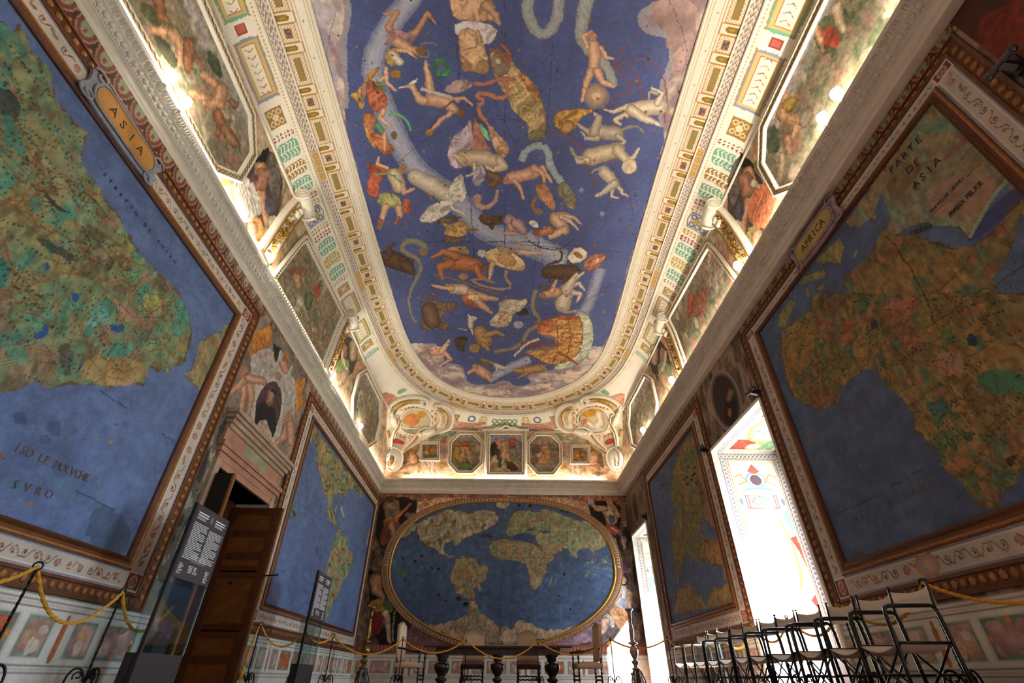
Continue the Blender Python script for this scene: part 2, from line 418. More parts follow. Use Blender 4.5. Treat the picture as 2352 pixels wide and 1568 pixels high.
    def body(T, parts):
        for it in parts:
            k = it[0]
            if k == 'L': cv.limb(T(it[1]), [r / T.f for r in it[2]], it[3])
            elif k == 'F': cv.pf(T(it[1]), np.asarray(C(it[2])) * .68, al=.9); pp = np.array(it[1], float); c0 = pp.mean(0); rg = cv.pf(T(c0 + (pp - c0) * .96), it[2], tex=.12, ts=.09); [cv.pf(T(c0 + (pp - c0) * q_), np.clip(C(it[2]) * 1.12, 0, 1), al=.25) for q_ in (.8, .62, .42)]; cv.folds(rg, it[2])
            elif k == 'E': cv.pe(T([it[1]])[0], (it[2] * 1.08) / T.f, (it[3] * 1.08) / T.f, C(it[4]) * .7, it[5] if len(it) > 5 else 0); cv.pe(T([it[1]])[0], it[2] / T.f, it[3] / T.f, it[4], it[5] if len(it) > 5 else 0, tex=.2)
            elif k == 'S': cv.pl(T(it[1]), it[2] / T.f * 1.12, C(it[3]) * .7, taper=it[4] if len(it) > 4 else 1); cv.pl(T(it[1]), it[2] / T.f, it[3], taper=it[4] if len(it) > 4 else 1, tex=.15); cv.pl(T(it[1]), it[2] / T.f * .4, np.clip(C(it[3]) * 1.15, 0, 1), al=.6, taper=it[4] if len(it) > 4 else 1)
    A.f = 2.6133; Bz.f = 2.4118
    SK, TAN, WH, RED, OR = 'd9ae92', 'c9a484', 'd6d0c2', 'a8503c', 'c08a3c'
    # --- near half
    body(A, [('L', [(590, 235), (670, 200), (740, 80), (790, 140)], [24, 22, 14, 6], 'c08a70'), ('L', [(560, 230), (505, 170), (560, 75), (480, 90)], [24, 20, 13, 6], 'c08a70'),
             ('F', [(495, 190), (560, 170), (620, 200), (690, 215), (640, 270), (560, 290), (500, 270)], '94707c'), ('L', [(560, 250), (640, 300), (700, 320)], [34, 28, 16], 'c79a80'),
             ('E', (700, 305), 28, 24, '8a6a48'), ('S', [(700, 270), (760, 250), (800, 270)], 8, '9c8058'), ('S', [(690, 340), (750, 350), (740, 300)], 8, '9c8058'),
             ('F', [(500, 295), (560, 290), (580, 340), (560, 400), (510, 400), (482, 350)], '9a8440'), ('L', [(560, 300), (620, 310), (660, 340)], [13, 10, 6], SK), ('L', [(530, 330), (570, 370)], [20, 24], WH),
             ('E', (550, 445), 34, 24, 'b0782e'), ('L', [(490, 410), (500, 500), (550, 545)], [14, 11, 7], SK), ('F', [(545, 535), (610, 515), (660, 480), (692, 455), (670, 500), (610, 530)], 'd8d2c8')])
    body(A, [('F', [(268, 570), (330, 540), (390, 430), (440, 395), (462, 405), (410, 470), (350, 560), (360, 640), (345, 670), (310, 610)], OR), ('F', [(350, 490), (400, 470), (350, 640), (330, 600)], '6a5a58'),
             ('F', [(370, 470), (420, 485), (470, 530), (512, 610), (480, 680), (400, 665), (370, 590)], 'ae5440'), ('L', [(440, 500), (500, 450)], [12, 8], SK), ('F', [(420, 490), (480, 500), (500, 560), (470, 540)], '4f8058'),
             ('L', [(480, 660), (450, 710), (520, 760)], [16, 13, 8], SK), ('F', [(345, 680), (400, 670), (440, 700), (390, 770), (480, 830), (555, 890), (510, 945), (440, 900), (360, 780)], 'b5653a'), ('F', [(370, 690), (395, 690), (360, 760), (430, 880), (420, 900), (355, 790)], OR),
             ('F', [(410, 720), (470, 760), (500, 820), (450, 800)], '4f8058'), ('E', (538, 812), 20, 22, '8a6040'), ('L', [(480, 800), (480, 900)], [12, 7], SK), ('S', [(510, 680), (580, 690), (630, 740), (640, 790)], 22, '6fae86', .4)])
    body(A, [('F', [(800, 305), (912, 458), (765, 456)], '3f7a48')]); cv.pf(A([(808, 350), (862, 432), (797, 430)]), '5a659a', sm=0)
    body(A, [('L', [(760, 590), (745, 470), (725, 370)], [28, 22, 9], SK), ('L', [(770, 610), (690, 600), (650, 520), (600, 520)], [30, 24, 14, 7], SK), ('L', [(770, 600), (850, 610), (900, 660)], [38, 34, 24], SK),
             ('S', [(700, 530), (760, 550), (860, 580), (930, 610)], 26, 'cdc6cc', .5), ('L', [(890, 600), (960, 590), (1010, 630)], [14, 10, 6], SK), ('L', [(880, 680), (820, 720), (760, 790)], [16, 12, 8], SK), ('E', (938, 680), 22, 22, '93603c'),
             ('S', [(900, 600), (800, 680), (755, 790)], 9, '5a4430'), ('E', (752, 798), 22, 22, 'a8793c')])
    body(A, [('F', [(870, -30), (1100, -30), (1150, 40), (1180, 150), (1120, 120), (1050, 130), (900, 120), (868, 40)], 'c79c7c'), ('L', [(1090, 30), (1150, 90), (1170, 150)], [30, 20, 10], 'c79c7c'),
             ('F', [(890, 190), (910, 130), (1050, 120), (1160, 170), (1150, 230), (1100, 280), (1060, 220), (930, 220)], 'c9bdc6'), ('F', [(920, 180), (1000, 165), (1060, 200), (1090, 290), (1112, 400), (1090, 450), (1000, 430), (945, 410), (930, 320)], 'c39b74'),
             ('E', (975, 400), 32, 28, 'a9825e'), ('E', (1075, 400), 34, 40, 'b48c66'), ('L', [(1040, 190), (1060, 270)], [14, 9], 'cfa888')])
    body(A, [('F', [(1112, 300), (1160, 285), (1230, 330), (1285, 420), (1370, 480), (1420, 570), (1455, 690), (1445, 840), (1335, 842), (1362, 760), (1260, 680), (1215, 590), (1150, 480), (1112, 400)], 'b09c6c'), ('F', [(1270, 420), (1360, 470), (1430, 600), (1400, 620), (1310, 500)], 'b87c50'),
             ('E', (1180, 385), 55, 70, '8f8278'), ('S', [(1115, 300), (1180, 310), (1220, 380), (1240, 350), (1215, 290), (1170, 265)], 18, 'b05a48'), ('E', (1165, 370), 14, 16, 'cfc2a0'), ('F', [(1340, 790), (1450, 770), (1450, 845), (1330, 845)], '5f6048')])
    w_, m_ = cv.pf(A([(1180, 460), (1290, 440), (1400, 580), (1440, 750), (1360, 750), (1230, 600)]), None) or (None, None)
    if w_ is not None:
        sc = (np.sin(cv.X[w_] * 70) * np.sin(cv.Y[w_] * 50) > .3) & m_; cv.put(w_, sc, '8a8454', .5)
    body(A, [('F', [(828, 540), (900, 480), (990, 475), (1025, 500), (950, 560), (860, 565)], '998488'), ('S', [(1020, 505), (1100, 500), (1180, 470), (1260, 480)], 24, 'c07060'), ('S', [(1200, 480), (1225, 560), (1180, 595), (1090, 560), (1040, 560), (1050, 600), (1085, 590), (1040, 640), (1060, 700), (1095, 730)], 26, 'c07868')])
    body(A, [('F', [(1005, 690), (960, 780), (890, 810), (848, 930), (890, 1015), (950, 1010), (990, 940), (1020, 900)], 'b3a6b4'), ('F', [(1010, 690), (1050, 740), (1090, 850), (1130, 910), (1050, 940), (985, 900), (1020, 800)], 'ad6f62'), ('F', [(1040, 720), (1110, 800), (1120, 860), (1060, 800)], '6f9c7c'),
             ('F', [(1075, 700), (1150, 790), (1235, 880), (1210, 960), (1160, 940), (1110, 800)], 'c39478'), ('L', [(960, 950), (1080, 950), (1160, 970)], [48, 46, 34], 'cdbfa4'), ('L', [(960, 960), (900, 930), (960, 990)], [16, 10, 5], 'cdbfa4'), ('L', [(1020, 980), (1020, 1040), (970, 1060)], [16, 10, 6], 'cdbfa4'),
             ('L', [(1170, 960), (1200, 1000), (1130, 1020), (1095, 1000)], [26, 22, 16, 10], 'd3c8b4'), ('F', [(1030, 1000), (1080, 990), (1090, 1060), (1040, 1130), (1000, 1080)], 'a79fb4')])
    body(A, [('F', [(360, 975), (420, 985), (530, 1018), (470, 1060), (450, 1110), (440, 1190), (390, 1185), (368, 1110), (400, 1040)], 'b04c34'), ('F', [(590, 1180), (640, 1200), (652, 1260), (620, 1295), (590, 1270)], 'a9503f'), ('L', [(500, 1010), (440, 985), (450, 945)], [12, 10, 6], SK),
             ('L', [(540, 1050), (570, 1120)], [38, 40], 'd4c4a8'), ('S', [(430, 1050), (520, 1040), (600, 1110)], 12, '78a078'), ('E', (588, 1012), 24, 28, 'b08050'), ('F', [(455, 1150), (560, 1165), (592, 1230), (560, 1255), (500, 1235), (430, 1225)], '94a05c'),
             ('L', [(490, 1240), (470, 1300), (450, 1370)], [22, 16, 9], 'd0a488'), ('L', [(565, 1245), (575, 1290), (550, 1345)], [22, 16, 9], 'd0a488'), ('L', [(455, 1325), (445, 1370)], [13, 9], 'b05a44'), ('L', [(565, 1310), (548, 1345)], [13, 9], 'b05a44'), ('L', [(590, 1110), (600, 1160), (660, 1130)], [14, 11, 7], SK)])
    body(A, [('L', [(660, 1060), (760, 1110), (860, 1170)], [42, 50, 44], 'cfc9bc'), ('F', [(850, 1140), (935, 1030), (960, 1080), (978, 1190), (930, 1225), (880, 1200)], 'd4cfc6'), ('F', [(880, 1200), (800, 1205), (720, 1260), (676, 1330), (760, 1340), (850, 1290), (890, 1250)], 'cfcac2'),
             ('S', [(880, 1190), (880, 1250), (940, 1275), (965, 1285)], 20, 'd6d0c4', .4), ('S', [(740, 1150), (770, 1200)], 8, 'b07048')])
    for k in range(7):
        cv.pl(A([(700 + 22 * k, 1335 - k * 6), (770 + 18 * k, 1240 + k * 2)]), 1.2, '8c8478', al=.6); cv.pl(A([(955 - 7 * k, 1060 + 12 * k), (880, 1190)]), 1., '8c8478', al=.5)
    body(A, [('S', [(1350, -30), (1330, 60), (1380, 180), (1440, 215), (1510, 150), (1530, -30)], 66, '9aa3ac'), ('S', [(1700, -30), (1670, 100), (1650, 220), (1720, 320), (1810, 380), (1860, 520)], 84, '98a1a8', .6)])
    for o_ in (-22, -8, 8, 22): cv.pl(A([(1350 + o_, -30), (1330 + o_, 60), (1385 + o_ * .6, 180 - o_ * .5), (1440, 215 - o_), (1510 - o_ * .6, 150 - o_ * .5), (1530 - o_, -30)]), 1.6, 'c3cacb', al=.7); cv.pl(A([(1700 + o_, -30), (1670 + o_, 100), (1650 + o_, 220), (1720 + o_ * .7, 320), (1810 + o_ * .7, 380), (1850 + o_ * .5, 500)]), 1.6, 'c3cacb', al=.6)
    for r_, cc in ((80, '8f8a92'), (62, 'b39a80'), (45, 'c9ab84'), (26, 'e6dcc8')): cv.pe(A([(1750, 578)])[0], r_ / A.f, r_ / A.f, cc, al=.8)
    body(A, [('L', [(1735, 280), (1745, 350), (1735, 420)], [38, 36, 34], 'ddb49c'), ('L', [(1720, 430), (1690, 510), (1665, 610)], [26, 18, 8], 'ddb49c'), ('L', [(1760, 430), (1790, 490), (1855, 520)], [26, 18, 8], 'ddb49c'), ('L', [(1700, 280), (1670, 220), (1725, 190)], [14, 12, 8], 'ddb49c'), ('L', [(1780, 290), (1810, 340), (1855, 355)], [14, 11, 7], 'ddb49c'), ('E', (1732, 218), 26, 28, 'c98c68')])
    for p in ([(1855, 400), (1900, 330), (1930, 250)], [(1870, 400), (1990, 350), (2100, 370), (2180, 520), (2160, 740)], [(1870, 410), (1980, 420), (2020, 520), (2020, 640)], [(1870, 420), (1930, 480), (1980, 540), (1860, 580), (1800, 640)], [(1460, 790), (1560, 810), (1650, 870), (1690, 960), (1750, 1120)], [(1680, 900), (1760, 950), (1880, 970)]):
        cv.pl(A(p), 3.2, '8f4a48')
    body(A, [('F', [(1488, 755), (1505, 680), (1550, 658), (1620, 655), (1720, 650), (1740, 665), (1650, 715), (1625, 780), (1560, 802)], 'b98a3c'), ('E', (1578, 762), 46, 34, 'a87430', -35), ('E', (1578, 762), 34, 23, 'd0a860', -35)])
    def horse(T, a, b, r, nk, hd, legs, col='cfc8b8', tail=None):
        P_ = [('L', [a, b], [r, r * .85], col)]
        for l in legs: P_.append(('L', [l[0], l[1], l[2]] if len(l) > 2 else l, [r * .42, r * .25, r * .14][:len(l)], col))
        if tail: P_.append(('S', tail, r * .5, C(col) * .8, .3))
        P_ += [('L', [b, nk, hd], [r * .7, r * .45, r * .25], col), ('L', [hd, (hd[0] + (hd[0] - nk[0]) * .35, hd[1] + (hd[1] - nk[1]) * .35)], [r * .3, r * .18], col)]
        body(T, P_)
    horse(A, (2130, 640), (1960, 660), 48, (2060, 720), (2110, 740), [[(2120, 620), (2150, 560), (2080, 530)], [(1940, 640), (1860, 670), (1800, 660)], [(1930, 690), (1860, 720), (1900, 745)]], 'd0cabc', [(2120, 560), (2060, 550), (2070, 600)])
    horse(A, (1870, 800), (1740, 790), 44, (1770, 710), (1745, 690), [[(1880, 820), (1920, 850), (1890, 880)], [(1720, 800), (1660, 760), (1640, 740)], [(1760, 830), (1690, 830), (1660, 790)]], 'b5b0a8', [(1900, 780), (1990, 750), (2040, 800)])
    horse(A, (1720, 940), (1880, 900), 50, (1930, 960), (1960, 990), [[(1880, 890), (1960, 960), (2010, 890)], [(1700, 960), (1640, 970), (1600, 890)]], 'c8c2ac', [(1680, 950), (1620, 940), (1590, 880)])
    horse(A, (1800, 1030), (1860, 1100), 36, (1800, 1150), (1760, 1170), [[(1870, 1100), (1910, 1160), (1940, 1180)], [(1850, 1120), (1840, 1180), (1880, 1190)]], 'bfbab0', [(1780, 1010), (1730, 1020), (1720, 1050)])
    body(A, [('E', (1950, 1000), 45, 40, 'd6ccb4'), ('S', [(1300, 970), (1330, 900), (1400, 870), (1460, 890), (1470, 980), (1500, 1040), (1545, 1095)], 40, '9db0bb'), ('L', [(1240, 1070), (1320, 1050), (1390, 1030)], [34, 36, 34], 'd9aa96'), ('L', [(1390, 1040), (1430, 1010), (1480, 1090)], [22, 18, 8], 'd9aa96'), ('L', [(1380, 1010), (1430, 1040), (1440, 1090)], [22, 17, 8], 'd2a28c'),
             ('L', [(1260, 1080), (1290, 1120), (1315, 1190)], [15, 12, 7], 'd9aa96'), ('E', (1212, 1085), 22, 20, 'c08a74'), ('F', [(1520, 1105), (1560, 1085), (1610, 1150), (1640, 1200), (1620, 1265), (1580, 1250), (1560, 1200), (1515, 1160)], '77785c'),
             ('F', [(1375, 1110), (1440, 1090), (1470, 1140), (1515, 1235), (1490, 1275), (1440, 1220), (1400, 1180)], 'a06c4c'), ('S', [(1390, 1180), (1360, 1250), (1430, 1290), (1400, 1250)], 20, '9a6a50'),
             ('L', [(1110, 1050), (1160, 1070), (1130, 1110), (1100, 1110)], [22, 24, 18, 10], '7d5c48'), ('S', [(1020, 1180), (1050, 1245), (1120, 1240), (1155, 1190), (1160, 1140)], 38, 'b3968c', .4), ('E', (1040, 1190), 26, 24, 'b3968c')])
    body(A, [('F', [(1040, 1300), (1085, 1275), (1130, 1300), (1195, 1275), (1180, 1320), (1195, 1350), (1150, 1345), (1130, 1385), (1095, 1350), (1060, 1340)], '4c3a2a'), ('F', [(765, 1335), (860, 1300), (960, 1300), (900, 1330), (820, 1345)], '6f5530'), ('F', [(820, 1335), (880, 1350), (950, 1320), (985, 1350), (980, 1400), (940, 1425), (830, 1410), (850, 1370)], 'b38c4c'),
             ('F', [(800, 1440), (880, 1415), (980, 1440), (880, 1455)], '6f5530'), ('S', [(980, 1370), (1050, 1380)], 22, '8c6c48', .5)])
    body(A, [('L', [(1230, 1320), (1290, 1350), (1310, 1380)], [32, 30, 26], 'b59aa0'), ('L', [(1230, 1350), (1260, 1400), (1200, 1400)], [15, 12, 9], 'c79a88'), ('F', [(1335, 1330), (1390, 1320), (1410, 1370), (1370, 1360)], 'd0d0c4')])
    horse(A, (1510, 1310), (1560, 1380), 38, (1480, 1420), (1450, 1380), [[(1540, 1300), (1600, 1330), (1640, 1380)], [(1560, 1290), (1620, 1310), (1660, 1345)]], 'cfb09c', [(1500, 1285), (1560, 1280), (1620, 1300)])
    body(A, [('L', [(1470, 1380), (1420, 1400)], [26, 20], 'c47c5c'), ('E', (1390, 1395), 20, 18, '9a4c3a')])
    cv.pl(A([(1340, 1440), (1420, 1490), (1520, 1500), (1600, 1450)]), 3, '4a4440')
    # --- far half
    horse(Bz, (350, 270), (440, 310), 46, (470, 340), (480, 355), [[(350, 250), (345, 210), (380, 190)], [(340, 270), (310, 250), (295, 235)], [(420, 280), (460, 290), (490, 280)]], '5b4434')
    body(Bz, [('S', [(560, 235), (530, 190), (460, 170), (415, 210), (440, 245), (500, 265), (530, 320), (505, 380), (470, 440), (455, 520), (470, 580), (495, 632)], 34, '7f8272', .25), ('E', (540, 235), 26, 20, '8a7060'),
              ('F', [(640, 230), (710, 200), (790, 210), (795, 255), (730, 240), (660, 265)], 'a9865c'), ('L', [(700, 290), (770, 300), (830, 310)], [44, 44, 34], 'c0704c'), ('L', [(690, 300), (630, 320), (645, 385)], [26, 20, 10], 'bf6e4a'), ('L', [(720, 260), (650, 235), (585, 270)], [24, 18, 8], 'c0704c'), ('L', [(830, 320), (850, 370), (900, 395)], [18, 14, 8], 'bf6e4a'), ('E', (875, 322), 20, 20, '7c5034'), ('S', [(595, 360), (700, 385), (950, 470)], 6, 'a07440'),
              ('F', [(870, 250), (920, 215), (1000, 205), (1050, 250), (1110, 300), (1100, 340), (1040, 345), (960, 320), (900, 300)], 'c6ab7c'), ('E', (862, 245), 24, 20, 'd0ccc4'), ('L', [(1070, 235), (1130, 245), (1190, 245)], [16, 13, 8], 'cdb4a0'), ('E', (1000, 280), 50, 32, 'cfa068', 20), ('L', [(920, 300), (910, 360), (900, 390)], [14, 12, 6], SK),
              ('S', [(1040, 180), (1085, 190), (1080, 230), (1010, 235), (960, 220)], 16, 'ad8c78'), ('S', [(1000, 340), (990, 380), (1030, 430), (980, 445), (870, 430), (800, 390)], 20, 'a58c74', .5), ('S', [(800, 395), (860, 385), (940, 410)], 12, '9a8a6c')])
    body(Bz, [('L', [(1220, 350), (1300, 350), (1370, 345)], [30, 40, 34], '5c4436'), ('S', [(1190, 340), (1250, 295), (1300, 290), (1310, 250), (1290, 225)], 14, '4f4238', .7), ('L', [(1230, 360), (1240, 400)], [12, 6], '5c4436'), ('L', [(1330, 370), (1310, 410)], [12, 6], '5c4436'), ('L', [(1370, 350), (1430, 350)], [10, 5], '6a5244'),
              ('F', [(1390, 200), (1465, 250), (1385, 312), (1320, 275)], 'd5cbb8'), ('E', (1395, 255), 26, 14, 'a0703c', 35), ('F', [(1430, 300), (1470, 250), (1550, 245), (1535, 300), (1470, 345), (1420, 340)], 'b56a50'), ('F', [(1460, 290), (1520, 265), (1500, 310)], 'd8a890')])
    horse(Bz, (1310, 530), (1330, 450), 42, (1360, 400), (1380, 370), [[(1350, 460), (1410, 470), (1390, 510)], [(1340, 430), (1400, 410), (1430, 450)], [(1370, 390), (1400, 370), (1425, 350)]], 'cac5b8', [(1290, 550), (1330, 575), (1390, 560)])
    body(Bz, [('L', [(1280, 460), (1220, 470)], [28, 22], 'c79c80'), ('L', [(1250, 460), (1270, 400)], [12, 8], SK), ('E', (1195, 478), 18, 16, 'a0704c'), ('F', [(1180, 420), (1240, 430), (1230, 455), (1190, 445)], '54463c')])
    body(Bz, [('L', [(700, 440), (760, 445), (800, 470)], [26, 28, 24], 'cfc0b0'), ('E', (672, 430), 18, 17, '9a8c64'), ('L', [(700, 440), (640, 435), (585, 420)], [14, 10, 6], SK), ('F', [(740, 470), (800, 480), (870, 520), (855, 545), (780, 545), (755, 510)], 'a85240'), ('L', [(800, 465), (880, 490), (950, 500)], [24, 18, 8], 'd3a68c'), ('L', [(820, 490), (870, 540), (915, 575)], [24, 17, 8], 'd3a68c'), ('F', [(790, 460), (860, 480), (830, 510), (780, 500)], 'cdb478'), ('E', (760, 375), 24, 18, 'b08c60')])
    body(Bz, [('F', [(540, 515), (600, 498), (650, 520), (725, 510), (735, 550), (640, 580), (640, 620), (690, 650), (680, 680), (610, 655), (590, 672), (518, 662), (528, 600)], '6c5444'), ('L', [(570, 560), (590, 620)], [42, 40], '705646'), ('S', [(545, 520), (560, 485), (630, 468)], 20, '6c5444', .6)])
    horse(Bz, (800, 610), (800, 650), 16, (800, 600), (790, 590), [[(800, 600), (830, 600)], [(800, 655), (810, 690)], [(800, 620), (835, 605)]], 'd5d0c6', [(780, 670), (745, 665), (722, 655)])
    body(Bz, [('F', [(950, 515), (1000, 495), (1080, 505), (1125, 490), (1090, 560), (1040, 570), (1020, 640), (960, 662), (890, 640), (930, 590), (960, 560)], 'b8b2a0'), ('F', [(960, 570), (1020, 570), (1010, 640), (950, 650)], 'bfa084'), ('F', [(1045, 575), (1080, 565), (1105, 540), (1125, 580), (1100, 590), (1070, 590)], '35302e'), ('E', (1065, 640), 26, 20, 'b4b8c4'),
              ('S', [(1160, 450), (1140, 520), (1150, 575), (1185, 610), (1160, 650), (1110, 680), (1095, 730), (1050, 765), (1000, 780), (930, 790)], 24, '858478', .8), ('L', [(850, 680), (880, 730)], [36, 40], 'b0905c'), ('L', [(880, 700), (940, 680), (985, 700)], [16, 12, 7], 'b0905c'), ('L', [(870, 750), (900, 780)], [14, 8], 'b0905c'), ('E', (820, 770), 30, 24, 'a8874c'),
              ('F', [(566, 780), (600, 755), (660, 770), (650, 830), (590, 832), (565, 810)], 'c39a8c'), ('L', [(640, 790), (680, 730)], [18, 8], SK), ('F', [(700, 720), (760, 700), (790, 715), (770, 745), (765, 800), (720, 770)], '3f3832'), ('L', [(660, 800), (690, 830), (630, 870)], [14, 10, 6], 'cfa08c')])
    HU = 'c08a44'
    body(Bz, [('F', [(1395, 565), (1450, 570), (1480, 650), (1480, 750), (1440, 830), (1330, 890), (1240, 895), (1300, 850), (1400, 810), (1430, 700)], 'a9b4a4'), ('F', [(1150, 650), (1160, 630), (1240, 600), (1400, 588), (1425, 640), (1420, 740), (1395, 810), (1330, 850), (1250, 868), (1200, 850), (1150, 815), (1090, 800), (1120, 780), (1200, 790), (1250, 790), (1290, 760), (1280, 720), (1240, 690), (1180, 695)], HU),
              ('F', [(1150, 650), (1240, 600), (1270, 640), (1250, 690), (1180, 690)], 'b3623e'), ('F', [(1270, 588), (1400, 588), (1410, 610), (1290, 620)], 'ad5034'), ('S', [(1075, 742), (1180, 755), (1300, 750)], 14, '9a4630'), ('S', [(1180, 720), (1110, 740), (1040, 815)], 16, 'd8cdc0', .5), ('S', [(1280, 790), (1350, 830), (1395, 860)], 12, 'a4462e')])
    for k in range(6):
        cv.pl(Bz([(1290 + 4 * k, 640 + 22 * k), (1350, 640 + 24 * k), (1415, 650 + 22 * k)]), 1.4, '7c4c22')
    cv.pl(Bz([(1270, 610), (1290, 740), (1250, 860)]), 2, '7c4c22'); cv.pl(Bz([(1340, 600), (1360, 730), (1320, 845)]), 2, '7c4c22')
    for k in range(9): cv.pl(Bz([(1405 + (k % 3) * 18, 590 + 28 * k), (1425 + (k % 3) * 16, 600 + 28 * k), (1440 + (k % 2) * 20, 590 + 28 * k)]), 2.4, 'dfe0d4')
    body(Bz, [('L', [(840, 885), (890, 920)], [26, 24], 'd0a08c'), ('L', [(890, 920), (905, 945)], [12, 7], 'd0a08c'), ('L', [(830, 880), (785, 910)], [12, 7], 'd0a08c'), ('E', (825, 870), 16, 14, 'b08468'), ('F', [(845, 820), (880, 825), (918, 850), (912, 882), (870, 860)], '7b6440'), ('L', [(940, 865), (980, 880)], [13, 11], 'd2ccc4'), ('L', [(975, 880), (1000, 880)], [8, 4], 'd2ccc4'), ('L', [(945, 875), (940, 895)], [7, 4], 'd2ccc4'), ('S', [(930, 860), (910, 845)], 6, 'd2ccc4'),
              ('L', [(1090, 895), (1190, 880)], [22, 20], 'b08a5c'), ('L', [(1080, 895), (1040, 890)], [16, 9], 'b08a5c'), ('L', [(1190, 870), (1225, 895)], [9, 5], 'b08a5c'), ('L', [(1110, 910), (1060, 935)], [8, 4], 'b08a5c'), ('S', [(1200, 880), (1215, 865)], 6, 'b08a5c')])
    cv.warp(.022, .12, mod=.09)
    red = np.clip((cv.c[..., 0:1] - cv.c[..., 2:3]) * 1.6, 0, .34); lum = cv.c.mean(2, keepdims=True); cv.c = cv.c * (1 - red) + lum * np.array([1.12, 1.0, .88], np.float32) * red
    for k in range(420):
        x = rng.uniform(-2.95, 3.1); y = rng.uniform(2.6, 15.2); r = rng.uniform(.012, .026) * (1 + .05 * y)
        cv.ell(x, y, r, r, rng.choice(['8d6a3c', '7a5a3a', '4a3c34', 'a07c44']), .85)
    for c_ in ((1660, 1138), (1785, 1280)): cv.pf(A([(c_[0] - 18, c_[1]), (c_[0], c_[1] - 20), (c_[0] + 18, c_[1]), (c_[0], c_[1] + 20)]), '8f93a4', sm=0)
    P = np.stack([X, Y, np.full(X.shape, 8.69 + H)], -1)
    poly = np.stack([_tx, _ty], 1)
    w, m = cv.fill(poly, None)
    M = np.zeros(X.shape, bool); M[w] = m
    M = M[:-1, :-1] | M[1:, 1:] | M[:-1, 1:] | M[1:, :-1]
    o = grid_mesh('sky_fresco', P[:, :], cv.c, M, paint_mat('fresco_sky', fine=14, amt=.09))
    tag(o, 'huge blue painted sky on the vault, full of constellation beasts, ship, chariot and figures', 'ceiling fresco')
build_sky()
